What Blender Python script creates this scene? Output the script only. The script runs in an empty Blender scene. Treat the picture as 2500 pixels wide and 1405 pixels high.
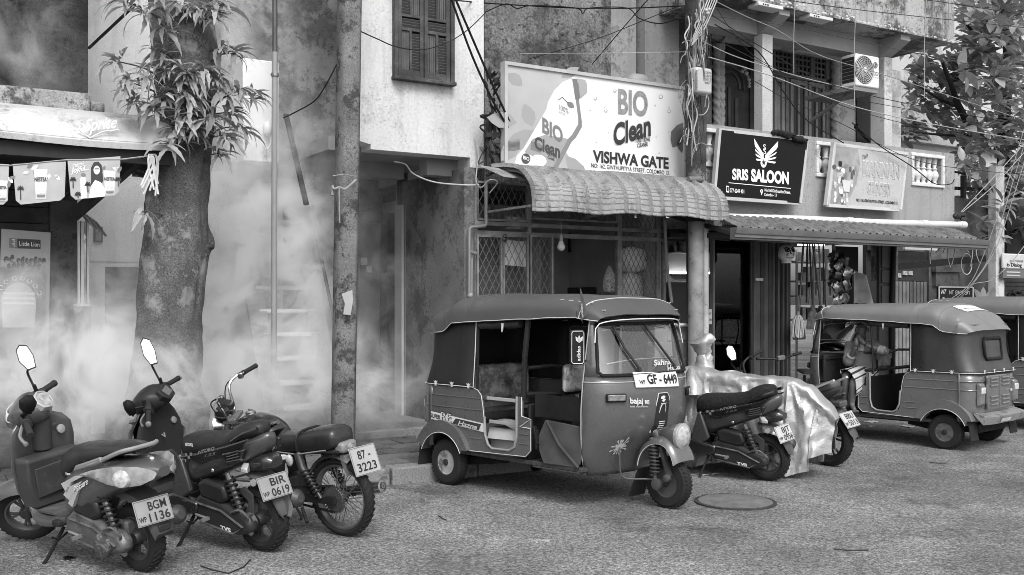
import bpy,bmesh,math,random
from mathutils import Vector,Matrix,noise
scene=bpy.context.scene
RND=random.Random(11)
rad=math.radians
# ------------------------------------------------------------------ camera, sky, sun, exposure
cam=bpy.data.objects.new('camera',bpy.data.cameras.new('camera'))
scene.collection.objects.link(cam);scene.camera=cam
cam.location=(0,0,1.66);cam.rotation_euler=(rad(90),0,0)
cam.data.sensor_width=36;cam.data.lens=36;cam.data.shift_y=0.013
cam.data.clip_end=600;cam.data.clip_start=0.05
world=bpy.data.worlds.new('World');scene.world=world;world.use_nodes=True
wn=world.node_tree;wn.nodes.clear()
sky=wn.nodes.new('ShaderNodeTexSky');sky.sky_type='NISHITA';sky.sun_disc=False
SUN_EL,SUN_ROT=48,166
sky.sun_elevation=rad(SUN_EL);sky.sun_rotation=rad(SUN_ROT);sky.dust_density=4.0;sky.air_density=1.5
bw=wn.nodes.new('ShaderNodeRGBToBW');bg=wn.nodes.new('ShaderNodeBackground');wo=wn.nodes.new('ShaderNodeOutputWorld')
bg.inputs['Strength'].default_value=0.125
wn.links.new(sky.outputs[0],bw.inputs[0]);wn.links.new(bw.outputs[0],bg.inputs[0]);wn.links.new(bg.outputs[0],wo.inputs[0])
sl=bpy.data.lights.new('sun','SUN');sl.energy=1.0;sl.angle=rad(24);sl.color=(1,1,1)
sun=bpy.data.objects.new('sun',sl);scene.collection.objects.link(sun)
sd=Vector((math.sin(rad(SUN_ROT))*math.cos(rad(SUN_EL)),math.cos(rad(SUN_ROT))*math.cos(rad(SUN_EL)),math.sin(rad(SUN_EL))))
sun.rotation_euler=(-sd).to_track_quat('-Z','Y').to_euler();sun.location=(0,0,30)
vs=scene.view_settings;vs.view_transform='Standard';vs.look='None';vs.exposure=0.93;vs.gamma=1.0;vs.use_curve_mapping=False
scene.render.engine='CYCLES'
try:
    scene.cycles.use_denoising=True;scene.cycles.denoiser='OPENIMAGEDENOISE'
    scene.cycles.max_bounces=8;scene.cycles.filter_width=0.9;scene.cycles.diffuse_bounces=3;scene.cycles.glossy_bounces=3;scene.cycles.transparent_max_bounces=24
    scene.cycles.volume_bounces=5;scene.cycles.volume_step_rate=0.6;scene.cycles.volume_max_steps=256
except Exception:pass
# ------------------------------------------------------------------ frames and pixel look-ups (2500 x 1405 photograph)
CAM=Vector((0,0,1.66))
def pray(px,py):return Vector(((px-1250)/2500,1,-(py-735)/2500))
STREET=Matrix.Rotation(math.atan2(.5253,.8509),4,'Z') # x along the street, y into the houses
def up(px,py,axis,val,frame=STREET):
    """point, in frame coordinates, where the line of sight meets the plane axis = val"""
    mi=frame.inverted();o=mi@CAM;r=mi.to_3x3()@pray(px,py)
    return o+r*((val-o[axis])/r[axis])
def P(px,py,D):return up(px,py,1,D)
def S(px,D):return up(px,735,1,D).x
def Z(px,py,D):return up(px,py,1,D).z
def G(px,py,z=0.0):
    r=pray(px,py);return CAM+r*((z-1.66)/r.z)
def Gs(px,py,z=0.0):return STREET.inverted()@G(px,py,z)
# ------------------------------------------------------------------ materials
MATS={}
def mat(v,rough=.6,var=.12,sc=4.,grime=0.,gv=.03,gsc=1.5,glo=.5,bump=0.,bsc=60.,metal=0.,streak=0.,fine=0.,coat=0.,rnd=0.,trans=0.,key=None,edge=.12,dots=0.):
    k=(v,rough,var,sc,grime,gv,gsc,glo,bump,bsc,metal,streak,fine,coat,rnd,trans,edge,dots)
    if k in MATS:return MATS[k]
    m=bpy.data.materials.new(key or 'paint');m.use_nodes=True;nt=m.node_tree;N=nt.nodes;L=nt.links
    b=N['Principled BSDF'];b.inputs['Roughness'].default_value=rough;b.inputs['Specular IOR Level'].default_value=.5 if(coat or metal or v>.1)else.22;b.inputs['Metallic'].default_value=metal
    if coat:b.inputs['Coat Weight'].default_value=coat;b.inputs['Coat Roughness'].default_value=.12
    tc=N.new('ShaderNodeTexCoord')
    def nz(scale,detail=4.,src=None,rg=.55):
        n=N.new('ShaderNodeTexNoise');n.inputs['Scale'].default_value=scale;n.inputs['Detail'].default_value=detail;n.inputs['Roughness'].default_value=rg
        L.new(src or tc.outputs['Object'],n.inputs['Vector']);return n.outputs['Fac']
    def mr(src,a,bb,c,d):
        n=N.new('ShaderNodeMapRange');n.inputs[1].default_value=a;n.inputs[2].default_value=bb;n.inputs[3].default_value=c;n.inputs[4].default_value=d
        L.new(src,n.inputs[0]);return n.outputs[0]
    def mx(fac,a,bb):
        n=N.new('ShaderNodeMix');n.data_type='FLOAT'
        for s,i in((fac,0),(a,2),(bb,3)):
            if isinstance(s,(int,float)):n.inputs[i].default_value=s
            else:L.new(s,n.inputs[i])
        return n.outputs[0]
    def mul(a,bb):
        n=N.new('ShaderNodeMath');n.operation='MULTIPLY'
        for s,i in((a,0),(bb,1)):
            if isinstance(s,(int,float)):n.inputs[i].default_value=s
            else:L.new(s,n.inputs[i])
        return n.outputs[0]
    val=mr(nz(sc),.3,.7,v*(1-var),v*(1+var))
    if fine:val=mul(val,mr(nz(sc*25,2.),.3,.7,1-fine,1+fine))
    if streak:
        mp=N.new('ShaderNodeMapping');mp.inputs['Scale'].default_value=(7,7,.55);L.new(tc.outputs['Object'],mp.inputs[0])
        val=mx(mul(mul(mr(nz(1.0,8.,mp.outputs[0],.7),.48,.62,0,1),mr(nz(.9,3.),.38,.58,0,1)),streak),val,gv)
    if grime:
        ns=nz(gsc,11.,None,.72);g1=mr(ns,glo,glo+edge*.55,0,1)
        val=mx(mul(g1,grime),val,gv)
        g2=mul(mr(nz(gsc*16,5.,None,.7),.53,.60,0,1),mr(ns,glo-.10,glo+.03,0,1));val=mx(mul(g2,grime*.7),val,gv*.8)
    if dots:val=mx(mul(mr(nz(38,3.,None,.6),.62,.68,0,1),dots),val,gv)
    if rnd:
        oi=N.new('ShaderNodeObjectInfo');val=mul(val,mr(oi.outputs['Random'],0,1,1-rnd,1+rnd))
    cc=N.new('ShaderNodeCombineColor')
    for i in range(3):L.new(val,cc.inputs[i])
    L.new(cc.outputs[0],b.inputs['Base Color'])
    rr=mr(nz(sc*3),.3,.7,max(.03,rough-.08),min(1,rough+.1));L.new(rr,b.inputs['Roughness'])
    if bump:
        bp=N.new('ShaderNodeBump');bp.inputs['Strength'].default_value=bump;bp.inputs['Distance'].default_value=.01
        L.new(nz(bsc,5.,None,.65),bp.inputs['Height']);L.new(bp.outputs[0],b.inputs['Normal'])
    if trans:
        t=N.new('ShaderNodeBsdfTransparent');mxs=N.new('ShaderNodeMixShader');mxs.inputs[0].default_value=1-trans
        L.new(t.outputs[0],mxs.inputs[1]);L.new(b.outputs[0],mxs.inputs[2]);L.new(mxs.outputs[0],N['Material Output'].inputs[0])
    MATS[k]=m;return m
def glassm(tint=.9,refl=.12,key='glass',rough=.03):
    k=('glass',tint,refl,rough)
    if k in MATS:return MATS[k]
    m=bpy.data.materials.new(key);m.use_nodes=True;nt=m.node_tree;N=nt.nodes;L=nt.links;N.clear()
    o=N.new('ShaderNodeOutputMaterial');t=N.new('ShaderNodeBsdfTransparent');t.inputs[0].default_value=(tint,tint,tint,1)
    g=N.new('ShaderNodeBsdfGlossy');g.inputs['Roughness'].default_value=rough;g.inputs[0].default_value=(.9,.9,.9,1)
    fr=N.new('ShaderNodeFresnel');fr.inputs[0].default_value=1.5
    ad=N.new('ShaderNodeMath');ad.operation='ADD';ad.use_clamp=True;ad.inputs[1].default_value=refl;L.new(fr.outputs[0],ad.inputs[0])
    mx=N.new('ShaderNodeMixShader');L.new(ad.outputs[0],mx.inputs[0]);L.new(t.outputs[0],mx.inputs[1]);L.new(g.outputs[0],mx.inputs[2]);L.new(mx.outputs[0],o.inputs[0])
    MATS[k]=m;return m
def emitm(v):
    k=('emit',v)
    if k in MATS:return MATS[k]
    m=bpy.data.materials.new('lit_lamp');m.use_nodes=True;b=m.node_tree.nodes['Principled BSDF']
    b.inputs['Emission Color'].default_value=(1,1,1,1);b.inputs['Emission Strength'].default_value=v;MATS[k]=m;return m
# ------------------------------------------------------------------ mesh builder
def frame_of(d):
    d=Vector(d).normalized();a=Vector((0,0,1))if abs(d.z)<.9 else Vector((1,0,0))
    x=d.cross(a).normalized();return x,x.cross(d).normalized()
class MB:
    def __init__(s):s.v=[];s.f=[];s.m=[]
    def add(s,vs,fs,m=0):
        o=len(s.v);s.v+=[Vector(p)for p in vs];s.f+=[tuple(i+o for i in f)for f in fs];s.m+=[m]*len(fs);return s
    def box(s,x0,x1,y0,y1,z0,z1,m=0):
        x0,x1=sorted((x0,x1));y0,y1=sorted((y0,y1));z0,z1=sorted((z0,z1))
        return s.add([(x0,y0,z0),(x1,y0,z0),(x1,y1,z0),(x0,y1,z0),(x0,y0,z1),(x1,y0,z1),(x1,y1,z1),(x0,y1,z1)],
                     [(0,3,2,1),(4,5,6,7),(0,1,5,4),(1,2,6,5),(2,3,7,6),(3,0,4,7)],m)
    def bar(s,p0,p1,w,h=None,m=0,upv=None):
        p0,p1=Vector(p0),Vector(p1);h=h or w;d=(p1-p0).normalized()
        if upv is None:x,y=frame_of(d)
        else:x=d.cross(Vector(upv)).normalized();y=x.cross(d)
        q=[]
        for p in(p0,p1):
            for a,b in((-1,-1),(1,-1),(1,1),(-1,1)):q.append(p+x*a*w/2+y*b*h/2)
        return s.add(q,[(0,1,2,3),(7,6,5,4),(0,4,5,1),(1,5,6,2),(2,6,7,3),(3,7,4,0)],m)
    def tube(s,pts,r,n=8,m=0,closed=False):
        pts=[Vector(p)for p in pts];k=len(pts);rs=r if isinstance(r,(list,tuple))else[r]*k;q=[];x=None
        for i,p in enumerate(pts):
            a=pts[(i+1)%k]if(closed or i<k-1)else p;b=pts[i-1]if(closed or i>0)else p;d=a-b
            if d.length<1e-9:d=Vector((0,0,1))
            d.normalize()
            if x is None:x,_=frame_of(d)
            x=(x-d*x.dot(d))
            if x.length<1e-6:x,_=frame_of(d)
            x.normalize();y=d.cross(x)
            for j in range(n):
                t=2*math.pi*j/n;q.append(p+(x*math.cos(t)+y*math.sin(t))*rs[i])
        fs=[]
        for i in range(k if closed else k-1):
            i2=(i+1)%k
            for j in range(n):fs.append((i*n+j,i*n+(j+1)%n,i2*n+(j+1)%n,i2*n+j))
        if not closed:fs+=[tuple(reversed(range(n))),tuple(range((k-1)*n,k*n))]
        return s.add(q,fs,m)
    def lathe(s,prof,o,axis,n=16,m=0,caps=True):
        """prof: (radius, height along axis)"""
        d=Vector(axis).normalized();x,y=frame_of(d);o=Vector(o);q=[];fs=[];k=len(prof)
        for r,h in prof:
            for j in range(n):
                t=2*math.pi*j/n;q.append(o+d*h+(x*math.cos(t)+y*math.sin(t))*max(r,1e-4))
        for i in range(k-1):
            for j in range(n):fs.append((i*n+j,i*n+(j+1)%n,(i+1)*n+(j+1)%n,(i+1)*n+j))
        if caps:fs+=[tuple(reversed(range(n))),tuple(range((k-1)*n,k*n))]
        return s.add(q,fs,m)
    def loft(s,rings,m=0,caps=True,close=True):
        n=len(rings[0]);q=[p for r in rings for p in r];fs=[]
        for i in range(len(rings)-1):
            for j in range(n if close else n-1):fs.append((i*n+j,i*n+(j+1)%n,(i+1)*n+(j+1)%n,(i+1)*n+j))
        if caps and close:fs+=[tuple(reversed(range(n))),tuple(range((len(rings)-1)*n,len(rings)*n))]
        return s.add(q,fs,m)
    def prism(s,poly,fn,t0,t1,m=0):
        """poly of (a,b); fn(a,b,t) -> point"""
        n=len(poly);q=[fn(a,b,t0)for a,b in poly]+[fn(a,b,t1)for a,b in poly]
        return s.add(q,[tuple(reversed(range(n))),tuple(range(n,2*n))]+[(i,(i+1)%n,n+(i+1)%n,n+i)for i in range(n)],m)
    def sheet(s,fn,nu,nv,th=0.,m=0):
        """fn(u,v) in 0..1 -> point; th > 0 gives it thickness"""
        g=[[Vector(fn(i/nu,j/nv))for j in range(nv+1)]for i in range(nu+1)]
        q=[g[i][j]for i in range(nu+1)for j in range(nv+1)];w=nv+1
        fs=[(i*w+j,(i+1)*w+j,(i+1)*w+j+1,i*w+j+1)for i in range(nu)for j in range(nv)]
        if th:
            q2=[]
            for i in range(nu+1):
                for j in range(nv+1):
                    a=g[min(i+1,nu)][j]-g[max(i-1,0)][j];b=g[i][min(j+1,nv)]-g[i][max(j-1,0)]
                    nn=a.cross(b);nn=nn.normalized()if nn.length>1e-9 else Vector((0,0,1));q2.append(g[i][j]-nn*th)
            o=len(q);q+=q2;fs+=[tuple(o+k for k in reversed(f))for f in list(fs)]
            bd=[i*w for i in range(nu+1)]+[nu*w+j for j in range(1,w)]+[i*w+nv for i in range(nu-1,-1,-1)]+[j for j in range(nv-1,0,-1)]
            for k in range(len(bd)):a,b=bd[k],bd[(k+1)%len(bd)];fs.append((b,a,o+a,o+b))
        return s.add(q,fs,m)
    def ball(s,c,r,n=10,k=6,m=0):
        c=Vector(c);r=Vector(r)if not isinstance(r,(int,float))else Vector((r,r,r));rings=[]
        for i in range(k+1):
            t=math.pi*(i/k);t=min(max(t,.02),math.pi-.02)
            rings.append([c+Vector((r.x*math.sin(t)*math.cos(2*math.pi*j/n),r.y*math.sin(t)*math.sin(2*math.pi*j/n),-r.z*math.cos(t)))for j in range(n)])
        return s.loft(rings,m)
    def xf(s,M,start=0):
        for i in range(start,len(s.v)):s.v[i]=M@s.v[i]
        return s
    def mesh(s,name,mats,base=Vector((0,0,0)),smooth=None,recalc=True):
        me=bpy.data.meshes.new(name);me.from_pydata([tuple(p-base)for p in s.v],[],s.f)
        ms=mats if isinstance(mats,(list,tuple))else[mats]
        for m in ms:me.materials.append(m)
        if len(ms)>1:me.polygons.foreach_set('material_index',s.m)
        if recalc:
            bm=bmesh.new();bm.from_mesh(me);bmesh.ops.recalc_face_normals(bm,faces=bm.faces);bm.to_mesh(me);bm.free()
        if smooth:
            me.shade_smooth();me.set_sharp_from_angle(angle=rad(smooth))
        me.update();return me
COL=scene.collection
def bev(o,w,seg=2):
    b=o.modifiers.new('bevel','BEVEL');b.width=w;b.segments=seg;b.limit_method='ANGLE';b.angle_limit=rad(40);return o
class T:
    """a thing: an Empty at its base that parents its parts; vertices are given in frame coordinates"""
    def __init__(s,name,label=None,cat=None,frame=STREET,base=(0,0,0),group=None,kind=None):
        s.base=Vector(base);s.o=bpy.data.objects.new(name,None);COL.objects.link(s.o);s.frame=frame
        s.o.matrix_world=frame@Matrix.Translation(s.base);s.o.empty_display_size=.1
        for k,val in(('label',label),('category',cat),('group',group),('kind',kind)):
            if val:s.o[k]=val
    def part(s,name,mb,m,parent=None,label=None,smooth=40,bevel=0,kind=None):
        o=bpy.data.objects.new(name,mb.mesh(name,m,s.base,smooth));COL.objects.link(o);o.parent=parent or s.o
        if label:o['label']=label
        if kind:o['kind']=kind
        if bevel:bev(o,bevel)
        return o
    def piece(s,name,me,loc,rot=None,parent=None,scale=None):
        o=bpy.data.objects.new(name,me);COL.objects.link(o);o.parent=parent or s.o
        o.location=Vector(loc)-s.base
        if rot is not None:o.rotation_euler=rot
        if scale is not None:o.scale=scale
        return o
    def text(s,string,pL,pR,hpx,axis,val,m,parent=None,off=.004,bold=.0,shear=0,name='lettering',fn=None,arc=None):
        """lettering whose baseline runs between two photograph points on a plane of the thing's frame, cap height hpx pixels"""
        A=up(pL[0],pL[1],axis,val,s.frame);B=up(pR[0],pR[1],axis,val,s.frame);C=up(pL[0],pL[1]-hpx,axis,val,s.frame)
        mi=s.frame.inverted();cam_l=mi@CAM;nrm=Vector((0,0,0));nrm[axis]=1 if cam_l[axis]>val else-1
        A+=nrm*off;B+=nrm*off;C+=nrm*off
        return s.part(name,textmb(string,A,B-A,C-A,bold,shear),m,parent,smooth=None)
def solo(name,label,cat,mb,m,frame=STREET,group=None,kind=None,smooth=40,bevel=0,base=None):
    if base is None:
        xs=[p.x for p in mb.v];ys=[p.y for p in mb.v];zs=[p.z for p in mb.v]
        base=Vector(((min(xs)+max(xs))/2,(min(ys)+max(ys))/2,min(zs)))
    o=bpy.data.objects.new(name,mb.mesh(name,m,Vector(base),smooth));COL.objects.link(o)
    o.matrix_world=frame@Matrix.Translation(Vector(base))
    for k,val in(('label',label),('category',cat),('group',group),('kind',kind)):
        if val:o[k]=val
    if bevel:bev(o,bevel)
    return o
TXT={}
def flat_text(string,bold=0.,shear=0.):
    k=(string,bold,shear)
    if k not in TXT:
        cu=bpy.data.curves.new('lettering','FONT');cu.body=string;cu.size=1;cu.offset=bold;cu.resolution_u=4;cu.shear=shear;cu.space_line=.9
        ob=bpy.data.objects.new('lettering',cu);me=bpy.data.meshes.new_from_object(ob)
        v=[p.co.copy()for p in me.vertices];f=[tuple(p.vertices)for p in me.polygons]
        bpy.data.objects.remove(ob);bpy.data.curves.remove(cu);bpy.data.meshes.remove(me);TXT[k]=(v,f)
    return TXT[k]
def textmb(string,o,right,upv,bold=0.,shear=0.,m=0):
    """lettering filling the width of right; capitals as high as upv"""
    v,f=flat_text(string,bold,shear);x0=min(p.x for p in v);w=max(p.x for p in v)-x0
    mb=MB();mb.add([Vector(o)+Vector(right)*((p.x-x0)/w)+Vector(upv)*(p.y/.727)for p in v],f,m);return mb
def arcpts(c,r,a0,a1,n,ax=(1,0,0),ay=(0,0,1)):
    c=Vector(c);ax=Vector(ax);ay=Vector(ay)
    return[c+(ax*math.cos(rad(a0+(a1-a0)*i/n))+ay*math.sin(rad(a0+(a1-a0)*i/n)))*r for i in range(n+1)]
def interp(x,tab):
    """piecewise linear look-up in a list of (x, y...)"""
    if x<=tab[0][0]:return tab[0][1:]if len(tab[0])>2 else tab[0][1]
    for a,b in zip(tab,tab[1:]):
        if x<=b[0]:
            t=(x-a[0])/(b[0]-a[0]);r=[p+(q-p)*t for p,q in zip(a[1:],b[1:])];return r if len(r)>1 else r[0]
    return tab[-1][1:]if len(tab[-1])>2 else tab[-1][1]
def catmull(pts,k=6):
    pts=[Vector(p)for p in pts];q=[pts[0]]+pts+[pts[-1]];out=[]
    for i in range(1,len(q)-2):
        a,b,c,d=q[i-1:i+3]
        for j in range(k):
            t=j/k;out.append(.5*((2*b)+(c-a)*t+(2*a-5*b+4*c-d)*t*t+(3*b-a-3*c+d)*t**3))
    return out+[pts[-1]]
BLACK=mat(.012,.55);RUBBER=mat(.02,.75,bump=.15,bsc=90);WHITE=mat(.75,.5,.06);CHROME=mat(.6,.22,.05,metal=1.)
STEEL=mat(.28,.4,.2,metal=.8);INK=mat(.02,.5);DARK=mat(.03,.7)
# ================================================================== GROUND
def asphalt():
    m=bpy.data.materials.new('asphalt');m.use_nodes=True;nt=m.node_tree;N=nt.nodes;L=nt.links;b=N['Principled BSDF']
    tc=N.new('ShaderNodeTexCoord');O=tc.outputs['Object']
    def nz(s,d=4.,r=.6):
        n=N.new('ShaderNodeTexNoise');n.inputs['Scale'].default_value=s;n.inputs['Detail'].default_value=d;n.inputs['Roughness'].default_value=r;L.new(O,n.inputs['Vector']);return n.outputs['Fac']
    def mr(x,a,bb,c,d):
        n=N.new('ShaderNodeMapRange');n.inputs[1].default_value=a;n.inputs[2].default_value=bb;n.inputs[3].default_value=c;n.inputs[4].default_value=d;L.new(x,n.inputs[0]);return n.outputs[0]
    def mul(a,c):
        n=N.new('ShaderNodeMath');n.operation='MULTIPLY';L.new(a,n.inputs[0]);L.new(c,n.inputs[1]);return n.outputs[0]
    vo=N.new('ShaderNodeTexVoronoi');vo.inputs['Scale'].default_value=95;L.new(O,vo.inputs['Vector'])
    sp=N.new('ShaderNodeSeparateColor');L.new(vo.outputs['Color'],sp.inputs[0])
    v=mul(mr(nz(.9,5.),.3,.7,.115,.24),mr(sp.outputs[0],0,1,.35,1.7))
    v=mul(v,mr(nz(34,5.,.75),.36,.64,.4,1.55))
    v=mul(v,mr(nz(5.5,6.,.7),.57,.70,1.,.5))
    v=mul(v,mr(nz(2.2,7.,.6),.60,.68,1.,1.45));v=mul(v,mr(nz(.35,8.,.7),.52,.56,1.,.74));v=mul(v,mr(nz(.75,7.,.65),.585,.64,1.,.62))
    ve=N.new('ShaderNodeTexVoronoi');ve.feature='DISTANCE_TO_EDGE';ve.inputs['Scale'].default_value=.55;wv=N.new('ShaderNodeTexNoise');wv.inputs['Scale'].default_value=2.5;wv.inputs['Detail'].default_value=6;L.new(O,wv.inputs['Vector']);wm=N.new('ShaderNodeMix');wm.data_type='VECTOR';wm.inputs[0].default_value=.35;L.new(O,wm.inputs[4]);L.new(wv.outputs['Color'],wm.inputs[5]);L.new(wm.outputs[1],ve.inputs['Vector']);v=mul(v,mr(ve.outputs['Distance'],.002,.009,.72,1.))
    cc=N.new('ShaderNodeCombineColor');[L.new(v,cc.inputs[i])for i in range(3)];L.new(cc.outputs[0],b.inputs['Base Color'])
    b.inputs['Roughness'].default_value=.82
    bp=N.new('ShaderNodeBump');bp.inputs['Strength'].default_value=.9;bp.inputs['Distance'].default_value=.012
    L.new(mul(nz(42,4.,.7),mr(vo.outputs['Distance'],0,.7,1.2,.6)),bp.inputs['Height']);L.new(bp.outputs[0],b.inputs['Normal']);return m
mb=MB();mb.box(-260,260,-120,400,-.5,0);solo('road','worn grey asphalt road with coarse stones showing',None,mb,asphalt(),frame=Matrix.Identity(4),kind='structure',smooth=None,base=(0,0,0))
CONC=mat(.2,.85,.2,2.5,grime=.7,gv=.06,gsc=2.2,glo=.52,bump=.35,bsc=45,fine=.25)
CONCD=mat(.105,.85,.3,3,grime=.7,gv=.03,gsc=2.6,glo=.5,bump=.5,bsc=40,fine=.3)
KD=8.42;KEND=Gs(1800,1128).x
tp=T('pavement','raised pavement of dark slabs behind a concrete kerb',None,base=(0,KD,0),kind='structure')
mb=MB();mb.box(-9,KEND-.2,KD+.2,14,0,.115);tp.part('pavement_bed',mb,CONCD)
ks=MB().box(-.44,.44,0,.2,-.02,.15).mesh('kerb_stone',CONC)
x=KEND-.45
while x>-8:
    o=tp.piece('kerb_stone',ks,(x,KD+RND.uniform(-.008,.008),RND.uniform(-.012,.004)),(0,RND.uniform(-.008,.008),RND.uniform(-.008,.008)));bev(o,.018);x-=.9
ps=MB().box(-.218,.218,-.148,.148,0,.035).mesh('paving_slab',mat(.12,.8,.3,3,grime=.6,gv=.035,gsc=3,glo=.5,bump=.4,bsc=50,fine=.3,rnd=.3))
for j in range(6):
    for i in range(17):
        x=-2.2+i*.446+(.22 if j%2 else 0);y=KD+.36+j*.305
        tp.piece('paving_slab',ps,(x,y,.112+RND.uniform(-.006,.008)),(RND.uniform(-.01,.01),RND.uniform(-.01,.01),RND.uniform(-.01,.01)))
# manhole
c=G(1795,1226,.004);tm=T('manhole_cover','round ribbed iron manhole cover in the road before the front wheel','manhole cover',Matrix.Identity(4),(c.x,c.y,0))
IRON=mat(.045,.6,.3,8,bump=.3)
mb=MB();mb.lathe([(.335,.001),(.335,.012),(.318,.012),(.318,.006),(.3,.006)],(c.x,c.y,0),(0,0,1),40);tm.part('rim',mb,mat(.045,.7,.3,8))
mb=MB();mb.lathe([(.318,.002),(.318,.010),(.01,.010)],(c.x,c.y,0),(0,0,1),40);tm.part('lid',mb,IRON)
for i in range(-9,10):
    w=math.sqrt(max(0,.3**2-(i*.031)**2))
    if w>.03:tm.part('rib',MB().box(c.x-w,c.x+w,c.y+i*.031-.006,c.y+i*.031+.006,.009,.017),mat(.14,.6,.3,8))
# ================================================================== LEFT SHOP
MOSS=mat(.05,.9,.45,2.2,grime=.8,gv=.012,gsc=1.3,glo=.48,bump=.6,bsc=30,streak=.5,fine=.4)
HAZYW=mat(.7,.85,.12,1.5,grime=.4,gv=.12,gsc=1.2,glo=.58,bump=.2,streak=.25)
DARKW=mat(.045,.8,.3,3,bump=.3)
WOODD=mat(.035,.6,.4,6,bump=.3)
D0=10.2
ts=T('shop_building','mossy dark shop building at the left with a white rounded awning','shop',base=(S(0,D0),D0,0))
zl0=Z(0,268,9.75);zl1=Z(0,206,9.75)
mb=MB();mb.box(S(-300,D0),S(215,D0),D0,14,zl0,8.5);ts.part('upper_wall',mb,MOSS)
mb=MB();mb.box(S(-300,9.75),S(222,9.75),9.75,D0-.002,zl0,zl1);mb.box(S(222,9.75)+.002,S(258,9.75),9.78,D0-.1,zl0-.01,zl1-.06);ts.part('ledge',mb,mat(.3,.9,.25,3,grime=.85,gv=.05,gsc=2,glo=.5,bump=.5,bsc=30,fine=.3),bevel=.025)
za0=Z(200,353,9.0);za1=Z(0,262,9.72)
aw=[(9.72,za1),(9.5,za1-.03),(9.25,za1-.1),(9.08,za1-.2),(9.0,za1-.33),(8.99,za0+.04),(9.0,za0)]
sa,sb=S(-300,9),S(424,9.0)
AWN=mat(.5,.6,.1,1.2,grime=.45,gv=.12,gsc=1.9,glo=.53,bump=.1,streak=.4)
def awf(u_,v_):
    q=v_*(len(aw)-1);i=min(int(q),len(aw)-2);t=q-i;s_=sa+(sb-sa)*u_
    return(s_,aw[i][0]+(aw[i+1][0]-aw[i][0])*t,aw[i][1]+(aw[i+1][1]-aw[i][1])*t+.012*math.sin(s_*3.1)*v_)
mb=MB();mb.sheet(awf,30,12,.03)
tw=ts.part('awning',mb,AWN,smooth=60)
ts.text('Sprite',(205,322),(285,312),30,1,8.985,mat(.72,.6,.03),off=.012,bold=.02,shear=.35,parent=tw)
mb=MB();mb.tube([P(190,316,8.97),P(220,338,8.97),P(250,322,8.97),P(290,318,8.97)],.006,5);ts.part('swoosh',mb,mat(.72,.6,.03),parent=tw)
mb=MB();mb.box(sa,sb-.02,9.03,9.1,za0-.12,za0-.005);mb.box(sb-.1,sb-.03,9.1,10.2,za0-.1,za0);mb.box(sa,sb-.12,9.12,10.2,za0-.03,za0-.012);ts.part('awning_frame',mb,DARK)
mb=MB();mb.bar(P(178,528,9.9),P(352,376,9.05),.07,.09);ts.part('brace',mb,WOODD)
zb=za0-.012
mb=MB();mb.box(S(125,D0),S(188,D0),D0,D0+.5,.15,zl0-.003);ts.part('pillar',mb,mat(.09,.9,.4,3,grime=.8,gv=.025,gsc=3,glo=.5,bump=.6,bsc=35))
mb=MB();mb.box(S(-300,D0),S(123,D0),D0+.08,D0+.2,.15,Z(60,545,D0));ts.part('front_wall',mb,DARKW)
mb=MB()
for i in range(7):mb.box(S(-300,D0),S(122,D0),D0+.1,D0+.16,Z(60,545,D0)+.01+i*.15,Z(60,545,D0)+.15+i*.15)
ts.part('shutter',mb,mat(.028,.7,.3,5))
mb=MB();mb.box(S(-300,D0),S(122,D0),D0+.25,D0+.4,1,zl0-.01);ts.part('inner_wall',mb,DARK)
for k in range(10): # streamers
    a=P(370+RND.uniform(-6,10),376,9.0);pts=[a,a+Vector((RND.uniform(-.03,.03),-.02,-.08)),a+Vector((RND.uniform(-.09,.05),RND.uniform(-.03,.03),-RND.uniform(.2,.4)))]
    if k==0:tst=T('streamer_bundle','pale ribbon streamers hanging from the awning corner','streamers',base=a)
    mb=MB();q=catmull(pts,4);mb.loft([[p+Vector((-.008,0,0)),p+Vector((.008,.004,0)),p+Vector((.008,.006,0)),p+Vector((-.008,.002,0))]for p in q]);tst.part('ribbon',mb,mat(.7,.5,.1))
# bunting posters
def poster(l,r,t0,t1,b0,b1,label,D=9.0):
    cs=[(l,t0),(r,t1),(r-3,b1-10),(r-14,b1),(l+20,b0),(l+8,b0-10)]
    c0=P(l,t0,D);th=T('poster',label,'poster',base=c0,group='printed posters strung under the awning')
    mb=MB();mb.prism(cs,lambda a,b,t:P(a,b,D)+Vector((0,t,.0)),0,.012);th.part('sheet',mb,mat(.4,.4,.12,6));return th
def flat(th,pts,D,off,m,name='print',parent=None):
    n=len(pts);mb=MB();mb.add([P(a,b,D)-Vector((0,off,0))for a,b in pts],[tuple(range(n))]);return th.part(name,mb,m,parent,smooth=None)
def ell(cx,cy,rx,ry,n=16,tilt=0):
    c,s=math.cos(rad(tilt)),math.sin(rad(tilt));return[(cx+rx*math.cos(t)*c-ry*math.sin(t)*s,cy+rx*math.cos(t)*s+ry*math.sin(t)*c)for t in[2*math.pi*i/n for i in range(n)]]
def leafpx(x,y,L_,w,ang):
    c,s=math.cos(rad(ang)),math.sin(rad(ang));return[(x+(a*L_)*c-b*w*s,y+(a*L_)*s+b*w*c)for a,b in((0,0),(.25,.4),(.55,.5),(.8,.3),(1,0),(.8,-.3),(.55,-.5),(.25,-.4))]
g1,g2,g3,g4=mat(.18,.5),mat(.6,.5),mat(.85,.5),mat(.05,.5)
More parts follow.
